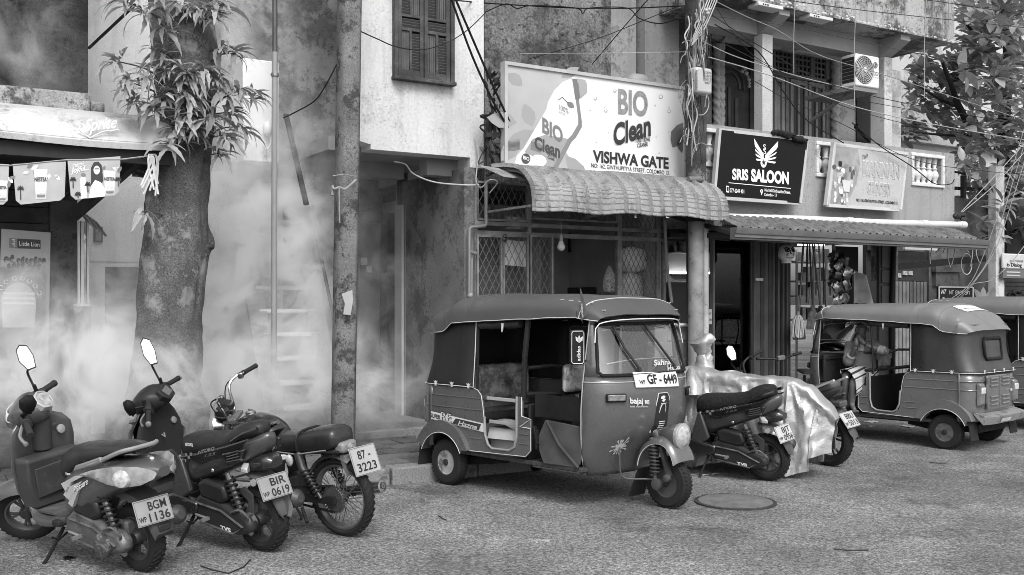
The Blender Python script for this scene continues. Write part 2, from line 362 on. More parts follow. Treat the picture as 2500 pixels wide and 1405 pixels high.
def nestea(th,x0,y0,w,h,D):
    flat(th,[(x0,y0),(x0+w,y0+2),(x0+w*.9,y0+h),(x0+w*.15,y0+h)],D,.004,mat(.62,.4,.05))
    for i in range(9):flat(th,leafpx(x0+w*.5+RND.uniform(-1.1,1.1)*w,y0+RND.uniform(-.05,.3)*h,RND.uniform(10,20),9,RND.uniform(0,360)),D,.003,RND.choice((g1,g2,g3)))
    th.text('NESTEA',(x0+2,y0+h*.42),(x0+w-2,y0+h*.42),h*.13,1,D,g4,off=.008,bold=.03)
    flat(th,ell(x0+w*.36,y0+h*.7,w*.2,h*.13),D,.006,g3);flat(th,ell(x0+w*.66,y0+h*.7,w*.2,h*.13),D,.007,g3)
    flat(th,ell(x0+w*.36,y0+h*.7,w*.13,h*.08),D,.008,g2);flat(th,ell(x0+w*.66,y0+h*.7,w*.13,h*.08),D,.009,g2)
    flat(th,[(x0+w*.2,y0+h*.86),(x0+w*.85,y0+h*.86),(x0+w*.8,y0+h*.95),(x0+w*.25,y0+h*.95)],D,.0065,g1)
def palm(th,x,y,h,D):
    flat(th,[(x-1,y),(x+1,y),(x+2,y+h),(x-1,y+h)],D,.005,g4)
    for a in(170,200,235,270,305,340,10):flat(th,leafpx(x,y,9,3.5,a),D,.0055,g4)
t1=poster(-45,22,398,402,500,500,'leftmost poster, cut by the picture edge, with a tea pack printed on it');nestea(t1,-8,440,26,52,9.0)
t2=poster(31,161,401,395,500,490,'middle poster of the string, printed with a tea pack and leaves');nestea(t2,82,412,34,74,9.0);palm(t2,50,462,26,9.0)
t3=poster(165,294,392,382,488,478,'poster with a laughing long haired woman and a lighthouse');nestea(t3,252,416,30,60,9.0)
flat(t3,[(196,436),(203,425),(209,436),(212,484),(197,486)],9.0,.004,g3);flat(t3,ell(203,428,6,5),9.0,.005,g1)
flat(t3,[(222,465),(222,410),(229,397),(240,395),(248,404),(252,440),(247,452),(228,455)],9.0,.0035,g4)
flat(t3,[(217,484),(222,455),(232,440),(246,446),(256,462),(256,480)],9.0,.005,g3);flat(t3,ell(236,416,8,11),9.0,.006,g2)
flat(t3,ell(235,423,4,2),9.0,.007,g3);flat(t3,[(231,412),(241,412),(241,414),(231,414)],9.0,.007,g4)
palm(t3,178,440,20,9.0);palm(t3,214,452,18,9.0);palm(t3,190,476,8,9.0);palm(t3,288,440,16,9.0)
t3.text('என்றும்',(177,410),(205,406),10,1,9.0,g3,off=.006);t3.text('Joyful...',(173,424),(216,415),13,1,9.0,g3,off=.006,bold=.02,shear=.2)
mb=MB();mb.tube([P(x,400-x*.055+(6 if i%2 else 0),9.0)for i,x in enumerate((-60,26,163,297,380))],.006,5);solo('twine','thin twine holding the row of posters','string',mb,mat(.3,.8))
t5=T('poster','dark pointed pennant hanging near the awning corner behind the brace','poster',base=P(330,400,9.5),group='printed posters strung under the awning')
mb=MB();mb.prism([(316,375),(357,380),(354,436),(340,432),(322,420)],lambda a,b,t:P(a,b,9.5)+Vector((0,t,0)),0,.012);t5.part('sheet',mb,mat(.09,.5,.3,9))
t5.text('NESTEA',(334,420),(352,424),6,1,9.5,g2,off=.003)
# banner with lion logo
DB=9.98
tb=T('sign_board','pale advertising board with a small lion logo and an arch, leftmost in the shop front','sign',base=P(60,900,DB))
mb=MB();mb.prism([(4,559),(124,568),(118,905),(-8,900)],lambda a,b,t:P(a,b,DB)+Vector((0,t,0)),0,.03);tb.part('panel',mb,mat(.3,.5,.08,2),bevel=.004)
flat(tb,[(42,583),(99,586),(99,609),(42,607)],DB,.003,mat(.05,.5));flat(tb,[(22,581),(41,583),(41,607),(22,605)],DB,.003,mat(.16,.5))
for y in range(4):flat(tb,[(29+y%2*4,584+y*5),(37,585+y*5),(37,588+y*5),(29+y%2*4,587+y*5)],DB,.005,mat(.5,.5))
tb.text('Little Lion',(47,600),(96,603),11,1,DB,WHITE,off=.006)
def sinhala(th,x0,x1,y,h,n,D,m,r=.006): # rounded Sinhala letters drawn as pen strokes
    mb=MB();w=(x1-x0)/n
    for i in range(n):
        cx=x0+(i+.5)*w;a0=RND.choice((20,60,110));ps_=[P(cx+w*.36*math.cos(rad(a)),y-h*.45+h*.42*math.sin(rad(a)),D)-Vector((0,.006,0))for a in range(a0,a0+300,30)]
        ps_+=[P(cx+w*.1*math.cos(rad(a)),y-h*.55+h*.14*math.sin(rad(a)),D)-Vector((0,.006,0))for a in range(a0+300,a0+560,50)];mb.tube(ps_,r,5)
        if i%3==1:mb.tube([P(cx-w*.2,y-h*1.0,D)-Vector((0,.006,0)),P(cx+w*.2,y-h*1.15,D)-Vector((0,.006,0)),P(cx+w*.3,y-h*.9,D)-Vector((0,.006,0))],r,5)
    th.part('lettering',mb,m,kind='stuff',smooth=None)
sinhala(tb,8,36,640,14,2,DB,INK);sinhala(tb,40,112,644,14,7,DB,INK);sinhala(tb,17,62,655,12,4,DB,INK,.005);sinhala(tb,66,102,656,12,3,DB,INK,.005)
flat(tb,[(0,652),(112,650),(112,880),(-4,880)],DB,.003,mat(.2,.5,.1))
flat(tb,[(4,742)]+[(45+43*math.cos(rad(a)),740-50*math.sin(rad(a)))for a in range(180,-1,-15)]+[(88,742),(84,800),(6,800)],DB,.005,mat(.5,.5))
for y in(714,726,738):flat(tb,[(8,y),(84,y+1),(84,y+6),(8,y+5)],DB,.007,WHITE)
mb=MB()
for i,a in enumerate((160,140,122,100,80,62,44,26)):
    c_=P(45+56*math.cos(rad(a)),745-66*math.sin(rad(a)),DB)-Vector((0,.007,0));mb.tube(arcpts(c_,.018,20*i,20*i+290,8),.004,4)
tb.part('lettering',mb,WHITE,kind='stuff',smooth=None)
# white glazed cabinet with a little tin roof
tg=T('display_cabinet','narrow white framed glass cabinet under a small tin roof','cabinet',base=P(203,745,10.0))
DG=10.0
for a,b in((191,195),(198,205),(213,217)):
    mb=MB();mb.box(S(a,DG),S(b,DG),DG,DG+.06,Z(203,742,DG),Z(203,540,DG));tg.part('post',mb,mat(.6,.6))
mb=MB();mb.box(S(205,DG)+.003,S(213,DG)-.003,DG+.03,DG+.034,Z(203,740,DG),Z(203,540,DG));tg.part('pane',mb,glassm(.7,.2))
mb=MB();mb.box(S(188,DG),S(219,DG),DG-.02,DG+.3,Z(203,748,DG),Z(203,742.5,DG));tg.part('shelf',mb,mat(.6,.6))
ra,rb=P(192,520,10.15),P(258,548,9.75)
mb=MB();mb.sheet(lambda u_,v_:(ra.x+(rb.x-ra.x)*u_,10.2-.5*v_,Z(200,512,10.2)-.16*v_-.12*u_+.008*math.sin(u_*40)),28,4,.008);tg.part('roof',mb,mat(.25,.5,.3,6,metal=.3))
mb=MB();mb.box(S(189,DG),S(222,DG),DG,DG+.35,.15,Z(203,749,DG));tg.part('plinth',mb,mat(.12,.9,.4,4,grime=.6,gv=.03,gsc=4))
def picture(label,l,r,t,b,D,bord=.025,inner=.3):
    th=T('picture_frame',label,'picture',base=P((l+r)/2,b,D));s0,s1,z0,z1=S(l,D),S(r,D),Z((l+r)/2,b,D),Z((l+r)/2,t,D)
    mb=MB();mb.box(s0,s1,D-.03,D,z0,z0+bord);mb.box(s0,s1,D-.03,D,z1-bord,z1);mb.box(s0,s0+bord,D-.0295,D,z0+bord,z1-bord);mb.box(s1-bord,s1,D-.0295,D,z0+bord,z1-bord);th.part('frame',mb,mat(.05,.5))
    mb=MB();mb.box(s0+bord,s1-bord,D-.012,D,z0+bord,z1-bord);th.part('print',mb,mat(inner,.3,.6,14));return th
# ================================================================== STAIR HOUSE (behind the smoke)
DH=12.4
th=T('stair_house','smoke veiled plastered house with a steep outside stair','house',base=(S(500,DH),DH,.15))
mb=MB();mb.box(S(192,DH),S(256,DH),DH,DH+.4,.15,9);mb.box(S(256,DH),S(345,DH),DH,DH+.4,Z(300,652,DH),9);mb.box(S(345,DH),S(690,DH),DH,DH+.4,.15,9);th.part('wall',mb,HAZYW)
mb=MB();mb.box(S(192,DH)-.6,S(350,DH),DH-.012,DH-.002,Z(300,640,DH),Z(300,612,DH));th.part('moulding',mb,HAZYW)
mb=MB();mb.box(S(254,DH),S(347,DH),DH+.15,DH+.2,.15,Z(300,650,DH));th.part('door',mb,mat(.05,.7))
DU=11.4
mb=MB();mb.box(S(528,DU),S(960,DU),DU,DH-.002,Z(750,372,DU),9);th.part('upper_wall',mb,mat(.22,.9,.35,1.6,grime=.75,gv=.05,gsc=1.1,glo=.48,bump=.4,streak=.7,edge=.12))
mb=MB();[mb.ball(P(690+i*8,372+RND.uniform(-4,4),DU),(.07,.05,RND.uniform(.02,.05)),6,4)for i in range(18)];th.part('plaster_crumbs',mb,mat(.3,.9,.3),kind='stuff')
mb=MB();mb.box(S(690,DH),S(930,DH),DH+.4,DH+.6,.15,5);th.part('back_wall',mb,mat(.08,.9,.35,2,grime=.5,gv=.03))
mb=MB();mb.box(S(593,10.5),S(681,10.5),10.5,10.85,Z(640,396,10.5),Z(640,147,10.5));td=solo('concrete_duct','white painted square duct hanging on the wall behind the steel pipe','duct',mb,mat(.72,.7,.08,2,grime=.35,gv=.2,gsc=2,glo=.6,bump=.15),bevel=.012)
tl=T('wall_lamp','old white lamp bracket on the hanging square duct','lamp',base=P(655,320,10.45))
mb=MB();mb.ball(P(654,315,10.44),(.05,.05,.08),10,6);tl.part('shade',mb,mat(.7,.4))
mb=MB();mb.tube(catmull([P(660,335,10.44),P(662,350,10.44),P(652,366,10.44),P(644,360,10.44),P(645,350,10.44)],5),.012,6);tl.part('hook',mb,mat(.6,.5))
tq=T('steel_pipe','tall steel pipe rising beside the tree','pipe',base=P(671,900,10.2))
mb=MB();mb.tube([P(671,-120,10.2),P(671,128,10.2)],.026,10);tq.part('upper_tube',mb,mat(.1,.4,.3,3,metal=.4))
mb=MB();mb.tube([P(671,128,10.2),P(668,930,10.2)],.03,10);tq.part('lower_tube',mb,mat(.28,.6,.1,3))
mb=MB();mb.tube([P(671,180,10.2),P(671,187,10.2)],.042,10);tq.part('clamp',mb,STEEL)
tt=T('staircase','steep outdoor stair with pale treads climbing into the smoke','stairs',base=P(720,900,10.6))
tr=MB().box(0,.64,0,.26,-.04,0).mesh('tread',mat(.68,.7,.12,3))
for i in range(12):
    zz=.55+i*.255;dd=10.35+i*.13;tt.piece('tread',tr,(S(668,10.35)+.02,dd,zz))
for sx_ in(S(668,10.35),S(668,10.35)+.66):mb=MB();mb.bar((sx_,10.2,.25),(sx_,11.95,3.5),.05,.2,upv=(1,0,0));tt.part('stringer',mb,mat(.3,.8))
mb=MB();mb.tube([(S(668,10.35)+.7,10.3,1.2),(S(668,10.35)+.7,12.0,4.35)],.02,8);tt.part('handrail',mb,mat(.05,.6))
mb=MB();mb.bar(P(698,280,10.9),P(748,500,10.5),.035,.05);solo('timber_prop','dark leaning timber beside the hanging square duct','timber',mb,WOODD)
# ================================================================== WHITE HOUSE
DW=10.0
WALLW=mat(.57,.85,.1,1.3,grime=.5,gv=.24,gsc=2.1,glo=.52,bump=.35,bsc=18,streak=.35,edge=.2,fine=.08)
tw=T('white_house','white stained house with a shuttered window over a dark porch','house',base=(S(1000,DW),DW,.15))
zw=Z(1145,385,DW)
cut=[(S(835,DW),zw+.02)]+[(P(x,y,DW).x,P(x,y,DW).z)for x,y in((850,322),(866,340),(882,346),(905,353))]
mb=MB();mb.box(cut[-1][0],S(1148,DW),DW,10.25,zw,9);mb.box(S(1148,DW)+.001,S(1181,DW),DW,13.2,Z(1160,410,DW),9);mb.prism([(S(835,DW),9),cut[1],cut[2],cut[3],cut[4],(cut[4][0]-.001,9)],lambda a,b,t:Vector((a,t,b)),DW,10.25);tw.part('wall',mb,WALLW);mb=MB();mb.box(S(835,DW)-.05,S(1148,DW),10.252,13.2,zw,zw+.15);tw.part('floor_slab',mb,mat(.25,.85,.2,2))
PORCH=mat(.1,.85,.25,2,grime=.6,gv=.03,gsc=1.4,glo=.52,bump=.25,streak=.4)
mb=MB();mb.box(S(840,10.9),S(986,10.9),10.9,11.1,Z(975,437,10.9),zw-.002);mb.box(S(986,10.9)+.002,S(1146,10.3),10.3,10.5,Z(1100,431,10.3),zw-.002);tw.part('beam',mb,mat(.25,.8,.15,2,bump=.2))
mb=MB();mb.box(S(986,11.6),S(1152,11.6),11.6,11.8,.15,zw-.003);tw.part('porch_wall',mb,PORCH)
mb=MB();mb.box(S(1134,DW),S(1161,DW),DW+.003,11.598,.15,Z(1148,411,DW));tw.part('pillar',mb,mat(.17,.85,.2,2.5,grime=.7,gv=.05,gsc=2.2,glo=.5,bump=.4))
mb=MB();mb.box(S(830,12.5),S(1000,12.5),12.5,12.6,.15,zw-.004);tw.part('inner_wall',mb,mat(.14,.85,.3,2,grime=.4))
mb=MB();mb.box(S(830,10.35),S(1152,10.35),10.32,13,.14,.24);tw.part('porch_floor',mb,mat(.2,.8,.25,3,grime=.5,gv=.05,bump=.3),bevel=.015)
for i in range(4):mb=MB();a=S(932,12.1)+i*.1;mb.box(a,a+.094,12.1,12.14,.24,Z(950,520,12.1));tw.part('door_board',mb,mat(.05,.7,.3,5))
mb=MB();mb.box(S(976,11.55),S(982,11.55),11.5,11.7,.24,Z(980,500,11.5));mb.box(S(986,11.55),S(991,11.55),11.5,11.597,.24,Z(980,500,11.5));tw.part('door_frame',mb,mat(.4,.6))
mb=MB();mb.box(S(878,12.3),S(928,12.3),12.3,12.34,.24,Z(900,545,12.3));tw.part('door_leaf',mb,mat(.33,.7,.15,2))
# window: frame, two leaves, each with louvred and slatted panels
WOOD=mat(.06,.6,.45,5,grime=.4,gv=.14,gsc=5,glo=.55,bump=.4,bsc=40,fine=.3);WOOD2=mat(.09,.6,.35,6,bump=.3)
wt=-230
def wrect(a,b,t,bt,d0,d1,mb):mb.box(S(a,DW),S(b,DW),DW-d0,DW-d1,Z(1030,bt,DW),Z(1030,t,DW));return mb
twn=T('shuttered_window','dark wooden louvred shutter window in the white house wall','window',base=P(1030,205,DW))
mb=MB();wrect(957,966,wt,196,.07,.0,mb);wrect(1094,1103.5,wt,196,.07,0,mb);wrect(955,1105,196,205,.1,0,mb);twn.part('frame',mb,WOOD,bevel=.006)
mb=MB();wrect(966,1094,wt,196,.012,.002,mb);twn.part('backing',mb,DARK)
for(l,r)in((967,1029),(1031,1093)):
    mb=MB();w=9;st=[wt,52,78,194]if l<1000 else[wt,60,92,194]
    wrect(l,l+w,wt,194,.055,.014,mb);wrect(r-w,r,wt,194,.055,.014,mb);m_=(l+r)/2
    for a,b in((44,51),(76,84),(178,194),(-60,-50)):wrect(l+w,r-w,a,b,.053,.015,mb)
    wrect(m_-3,m_+3,84,178,.053,.015,mb);wrect(m_-3,m_+3,-50,44,.053,.015,mb)
    lf=twn.part('shutter_leaf',mb,WOOD,bevel=.003)
    sl_=MB().box(0,S(l+28,DW)-S(l+w,DW)if 0 else S(m_-3,DW)-S(l+w,DW),-.006,.006,-.014,.014).mesh('slat',WOOD2)
    def louv(a,zt,zbm,wide=1):
        z=Z(1030,zbm,DW)+.018
        while z<Z(1030,zt,DW)-.012:
            twn.piece('slat',sl_,(S(a,DW),DW-.034,z),(rad(35),0,0),parent=lf,scale=(wide,1,1));z+=.03
    louv(m_+3,85,177);louv(l+w,-49,43);louv(l+w,52,75,(S(r-w,DW)-S(l+w,DW))/(S(m_-3,DW)-S(l+w,DW)))
    for p0,p1,t,b in((l+w,m_-3,84,178),(m_+3,r-w,-50,44)):
        for q in range(4):mb=MB();e=(p1-p0)/4;wrect(p0+q*e+.4,p0+(q+1)*e-.4,t,b,.032+.004*(q%2),.018,mb);twn.part('board',mb,WOOD2,parent=lf)
picture('small framed picture on the grey porch wall',1099,1132,529,578,11.58)
picture('small framed picture beside the display cabinet',228,250,554,592,DH-.003,.02,.25)
mb=MB();mb.box(S(1038,11.6),S(1053,11.6),11.56,11.598,Z(1045,695,11.6),Z(1045,679,11.6));solo('vent_box','small dark vent box on the grey porch wall','vent',mb,DARK,bevel=.004)
mb=MB();mb.box(S(880,12.3),S(894,12.3),12.26,12.298,Z(890,648,12.3),Z(890,630,12.3));solo('switch_box','upper white switch box inside the smoky porch','switch',mb,mat(.6,.5),bevel=.004)
mb=MB();mb.box(S(893,12.3),S(905,12.3),12.26,12.298,Z(890,666,12.3),Z(890,650,12.3));solo('switch_box','lower white switch box inside the smoky porch','switch',mb,mat(.6,.5),bevel=.004)
# ================================================================== VISHWA SHOP
DV=10.0;DR=10.6
STONE=mat(.17,.9,.45,1.4,grime=.85,gv=.03,gsc=1.2,glo=.47,bump=.9,bsc=22,streak=.5,fine=.5,edge=.2)
tv=T('grille_shop','small shop with diamond grilles under a tiled plastic canopy','shop',base=(S(1400,DV),DV,0))
zt=Z(1400,430,DR);zr=Z(1160,545,DV);zd=Z(1225,571,DV)
mb=MB();mb.box(S(1183,DR),S(1492,DR),DR,13.4,zt-.25,9);tv.part('stone_wall',mb,STONE)
mb=MB();mb.box(S(1492,DR)+.001,S(1560,DR),DR+.06,13.4,zt-.25,9);mb.box(S(1560,DR)+.06,S(1652,DR),DR-.05,13.4,zt-.25,9);tv.part('rendered_wall',mb,mat(.3,.9,.2,1.4,grime=.6,gv=.1,gsc=1.4,glo=.52,bump=.35,streak=.35))
mb=MB();mb.box(S(1652,DR)+.002,S(1740,DR),DR+.02,13.4,zt-.25,9);tv.part('rubble_edge',mb,CONCD)
mb=MB()
for i in range(90):mb.ball((S(1200+RND.random()*280,DR),DR+.005,RND.uniform(4.2,7)),(RND.uniform(.02,.07),.018,RND.uniform(.015,.05)),6,4)
tv.part('rough_stone',mb,STONE,kind='stuff')
mb=MB();mb.box(S(1162,DV),S(1625,DV),12.0,12.1,.15,zt);tv.part('back_wall',mb,mat(.34,.8,.15,2))
mb=MB();mb.box(S(1162,DV),S(1640,DV),DV+.05,13,.1,.24);tv.part('floor',mb,CONCD)
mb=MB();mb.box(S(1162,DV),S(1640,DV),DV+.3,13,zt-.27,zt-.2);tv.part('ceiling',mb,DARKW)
mb=MB();mb.box(S(1161,DV)+.002,S(1165,DV),DV+.03,13,.24,zt-.28);mb.box(S(1612,DV),S(1626,DV),DV+.03,13,.24,zt-.28);tv.part('side_wall',mb,mat(.4,.8,.2,2))
IR=mat(.2,.55,.3,6,grime=.4,gv=.05,gsc=8)
mb=MB()
for z_,h_ in((zr,.045),(zd,.05)):mb.box(S(1157,DV),S(1622,DV),DV-.03,DV+.02,z_-h_/2,z_+h_/2)
for px_ in(1160,1291,1508,1606,1620):mb.box(S(px_,DV)-.02,S(px_,DV)+.02,DV-.025,DV+.025,.24,zt-.2)
tv.part('steel_frame',mb,IR)
def grille(label,l,r,t,b,D,cw=.085,chh=.16,w=.006):
    th=T('mesh_door',label,'grille',base=P((l+r)/2,b,D));s0,s1=S(l,D),S(r,D);z1=Z((l+r)/2,t,D);z0=Z((l+r)/2,b,D)if b else.26
    mb=MB();e=.022
    for a in((s0,s0+e,z0,z1),(s1-e,s1,z0,z1),(s0+e,s1-e,z0,z0+e),(s0+e,s1-e,z1-e,z1)):mb.box(a[0],a[1],D-.02,D+.015,a[2],a[3])
    th.part('frame',mb,IR)
    mb=MB();k=chh/cw;W=s1-s0;H=z1-z0;n=int((W+H/k)/cw)+2
    for sg in(1,-1):
        for i in range(-1,n):
            c=i*cw;pts=[]
            x0=c-H/k;x1=c # line from (x0,0)->(x1,H)
            q0=max(0,x0);q1=min(W,x1)
            if q1-q0<.01:continue
            h0=(q0-x0)*k;h1=(q1-x0)*k
            A=(s0+q0 if sg>0 else s1-q0,D+.004*sg,z0+h0);B=(s0+q1 if sg>0 else s1-q1,D+.004*sg,z0+h1);mb.bar(A,B,w,w)
    th.part('diamond_bars',mb,mat(.16,.5,.3,8,metal=.3),kind='stuff',smooth=None);return th
grille('fixed diamond grille above the left doors of the shop',1162,1288,446,541,DV-.005)
grille('fixed diamond grille above the open doorway',1293,1505,470,541,DV-.005)
grille('left diamond grille door before the roller shutter',1163,1225,575,0,DV-.045)
grille('grille door with a paper sheet behind it',1227,1289,575,0,DV-.045)
grille('folded narrow grille leaf beside the light bulb',1293,1349,575,0,DV-.05)
grille('right diamond grille before the stacked white sacks',1512,1604,480,0,DV-.005,.075,.14)
tsh=T('roller_shutter','grey roller shutter behind the left grille doors','shutter',base=P(1230,900,DV+.25))
sl_=MB().box(S(1166,DV+.25),S(1320,DV+.25),-.012,.012,-.041,.041).mesh('slat',mat(.12,.5,.3,3,metal=.2))
z=.3
while z<zd:tsh.piece('slat',sl_,(0+tsh.base.x*1,DV+.25,z),(rad(10),0,0)).location.x=0-tsh.base.x;z+=.083
mb=MB();mb.sheet(lambda u_,v_:(S(1232+56*u_,DV+.1),DV+.1+.015*math.sin(u_*9+v_*3),Z(1260,648-62*v_+4*u_,DV+.1)),14,6,.002);solo('paper_sheet','white paper sheet hung behind the grille door','paper',mb,mat(.7,.6,.05))
mb=MB();mb.sheet(lambda u_,v_:(S(1235+46*u_,DV+.12),DV+.12+.02*math.sin(u_*7),Z(1260,560-30*v_,DV+.12)),10,4,.002);solo('cloth','pale cloth hung above the paper sheet','cloth',mb,mat(.4,.7,.2))
tbul=T('light_bulb','white bulb hanging in the shop doorway','bulb',base=P(1370,616,9.9))
mb=MB();c=P(1370,604,9.9);mb.ball(c,(.047,.047,.045),14,8);mb.lathe([(.045,.01),(.03,.05),(.02,.075)],c,(0,0,1),14);tbul.part('globe',mb,mat(.75,.35,.03))
mb=MB();mb.lathe([(.02,.076),(.02,.13),(.006,.15)],c,(0,0,1),12);mb.tube([c+Vector((0,0,.15)),c+Vector((0,0,.3))],.004,5);tbul.part('holder',mb,mat(.4,.5))
mb=MB();mb.ball(P(1233,585,DV-.09),(.03,.015,.03),8,6);mb.tube(arcpts(P(1233,578,DV-.09),.022,0,180,8),.005,6);solo('padlock','dark padlock hanging from the grille door','padlock',mb,mat(.05,.4,metal=.5))
# shop interior
picture('framed picture on the back wall of the shop',1386,1426,570,617,11.98,.03,.1)
def jug(label,x,y0,y1,r,D,v):
    th=T('water_bottle',label,'bottle',base=P(x,y1,D));a,b=Z(x,y1,D),Z(x,y0,D);s_=S(x,D);h=b-a
    mb=MB();mb.lathe([(r*.9,0),(r,.03),(r*.95,h*.3),(r,h*.35),(r*.95,h*.62),(r,h*.68),(r*.7,h*.88),(r*.3,h*.95)],(s_,D,a),(0,0,1),16);th.part('body',mb,mat(v,.15,.2,4))
    mb=MB();mb.lathe([(r*.32,h*.951),(r*.32,h)],(s_,D,a),(0,0,1),12);th.part('cap',mb,mat(.3,.5))
jug('dark large water bottle inside the shop',1444,628,692,.14,11.8,.06)
tc_=T('water_can','white plastic can with shop name inside the doorway','can',base=P(1480,700,11.4))
mb=MB();a=P(1453,700,11.4);b=P(1512,640,11.4);mb.box(a.x,b.x,11.4,11.65,a.z,b.z);tc_.part('body',mb,mat(.8,.5,.06),bevel=.04)
mb=MB();mb.tube(catmull([P(1462,638,11.5),P(1462,620,11.5),P(1480,614,11.5),P(1500,620,11.5),P(1503,638,11.5)],5),.02,8);tc_.part('handle',mb,mat(.45,.5))
tc_.text('VISHWA',(1474,658),(1504,659),6,1,11.4,INK,bold=.02);tc_.text('SRI Guth',(1459,673),(1492,675),6,1,11.4,INK,bold=.02)
mb=MB();mb.box(S(1425,11.6),S(1520,11.6),11.35,12,.24,Z(1470,702,11.5));solo('counter','dark low counter under the water cans','counter',mb,mat(.05,.6),bevel=.01)
mb=MB();mb.loft([[Vector((S(1488,10.4)+r_*math.cos(t)*1.1,10.4+r_*math.sin(t)*.7,Z(1488,y_,10.4)))for t in[2*math.pi*i/12 for i in range(12)]]for y_,r_ in((650,.02),(660,.05),(680,.085),(700,.1),(712,.08),(717,.02))]);solo('plastic_bag','clear plastic bag of snacks hanging by the doorway post','bag',mb,mat(.3,.2,.7,30,bump=.6,bsc=25))
def sack(label,l,r,t,b,D,v=.6):
    c=P((l+r)/2,b,D);w=(S(r,D)-S(l,D))/2;h=Z((l+r)/2,t,D)-c.z;rings=[]
    for i in range(9):
        q=i/8;k=(1-abs(2*q-1)**3.5)**.35+.08
        rings.append([Vector((c.x+w*k*math.cos(t_)*(1+.08*noise.noise(Vector((t_,q*5,l)))),D+.16*k*math.sin(t_),c.z+h*q+.02*noise.noise(Vector((t_*2,q*6,r)))))for t_ in[2*math.pi*j/16 for j in range(16)]])
    mb=MB();mb.loft(rings);solo('sack',label,'sack',mb,mat(v,.6,.12,5,bump=.5,bsc=14),smooth=60)
sack('upper white sack leaning behind the right grille',1517,1570,603,668,10.35);sack('lower left white sack behind the right grille',1514,1560,662,760,10.4,.5);sack('lower right white sack behind the right grille',1556,1603,640,760,10.45,.45)
# drain pipes at the left of the shop
td_=T('drain_pipe','grey drain pipe bent along the shop corner','pipe',base=P(1148,900,DV-.08));q=.022
for pts in([(1187,440),(1187,548),(1184,552),(1150,556),(1146,560),(1146,720)],[(1146,615),(1162,620)]):mb=MB();mb.tube([P(a,b,DV-.08)for a,b in pts],q,8);td_.part('tube',mb,mat(.17,.5,.15,4))
mb=MB();mb.tube([P(1152,630,DV-.07),P(1150,722,DV-.07)],.016,8);td_.part('tube',mb,mat(.22,.5))
mb=MB();mb.ball(P(1148,722,DV-.08),.035,8,6);td_.part('cap',mb,mat(.25,.5))
mb=MB();mb.tube([P(1623,540,9.95),P(1627,640,9.9),P(1640,740,9.8)],.02,8);solo('leaning_pipe','thin leaning pipe right of the sacks','pipe',mb,mat(.3,.5,.2,4))
# canopy
tcn=T('tiled_canopy','curved plastic canopy with tile pattern below the cleaner sign','canopy',base=P(1500,540,9.0))
c0,c1=S(1299,8.92),S(1779,8.92);zc0=Z(1299,512,8.92);zc1=Z(1300,424,9.75)
prof=[(9.8,zc1+.03),(9.55,zc1+.01),(9.35,zc1-.015),(9.2,zc1-.05),(9.08,zc1-.115),(8.98,zc1-.21),(8.935,zc1-.33),(8.92,zc0)]
pl=catmull([(0,a,b)for a,b in prof],8)
CAN=mat(.25,.6,.2,3,grime=.45,gv=.06,gsc=5,glo=.52,bump=.25,fine=.2)
nr=16;rw=(c1-c0)/nr
def canopy(fr,to,lift):
    nu=int(round((to-fr)/rw))*9;nv=98
    def fn(u_,v_):
        s_=fr+(to-fr)*u_;q=v_*(len(pl)-1);i=min(int(q),len(pl)-2);p=pl[i].lerp(pl[i+1],q-i);t=(pl[i+1]-pl[i]).normalized();nn=Vector((0,t.z,-t.y));nn=nn if nn.y<0 or nn.z>0 else-nn
        r_=((s_-c0)/rw)%1;h=.032*max(0,math.sin(math.pi*r_))**.45 if r_<.32 else 0
        h=.042*math.sin(math.pi*r_/.24)**.6 if r_<.24 else.006*math.sin((r_-.24)/.76*math.pi)
        if v_>.3:w_=(v_-.3)/.7*14;h+=.009*(w_%1)-.003
        sag=.012*math.sin(s_*2.3)*v_+.01*math.sin(s_*7.7+1)*v_**3
        return Vector((s_,p.y,p.z-sag))+nn*(h+lift)
    mb=MB();mb.sheet(fn,nu,nv,.003);tcn.part('roof_sheet',mb,CAN,smooth=30)
canopy(c0,c0+rw*4.3,.004);canopy(c0+rw*4,c0+rw*8.3,.0);canopy(c0+rw*8,c1,.006)
mb=MB();mb.add([P(1174,404,9.6),P(1280,421,9.6),P(1298,436,9.3),P(1230,428,9.3),P(1174,407,9.58),P(1280,425,9.58),P(1298,440,9.28),P(1230,432,9.28)],[(0,1,2,3),(7,6,5,4),(0,4,5,1),(1,5,6,2),(2,6,7,3),(3,7,4,0)]);tcn.part('side_sheet',mb,CAN)
mb=MB()
for s_ in(c0+.05,(c0+c1)/2,c1-.1):mb.tube([Vector((s_,p.y+.02,p.z-.03))for p in pl[::4]],.012,6);mb.bar((s_,9.9,zc0+.05),(s_,8.97,zc0+.05),.025)
mb.bar((c0,8.98,zc0+.04),(c1,8.98,zc0+.04),.025);tcn.part('frame',mb,IR)
# ---------------------------------------------------------------- cleaner sign
DS=9.68
tg=T('sign_board','large white toilet cleaner sign with a tilted bottle above the tiled canopy','sign',base=P(1450,440,DS))
s0,s1=S(1230,DS),S(1676,DS);z0,z1=Z(1230,412,DS),Z(1230,150,DS)
mb=MB();mb.box(s0+.02,s1-.02,DS,DS+.05,z0+.02,z1-.02);tg.part('panel',mb,mat(.7,.35,.03,2))
e=.038;mb=MB();mb.box(s0,s1,DS-.025,DS+.07,z1-e,z1);mb.box(s0,s1,DS-.025,DS+.07,z0,z0+e);mb.box(s0,s0+e,DS-.024,DS+.069,z0+e,z1-e);mb.box(s1-e,s1,DS-.024,DS+.069,z0+e,z1-e);tg.part('frame',mb,mat(.42,.5,.15,3,metal=.2))
def sp(pts,off,v,name='print'):return flat(tg,pts,DS,off,v if not isinstance(v,(int,float))else mat(v,.4,.04),name)
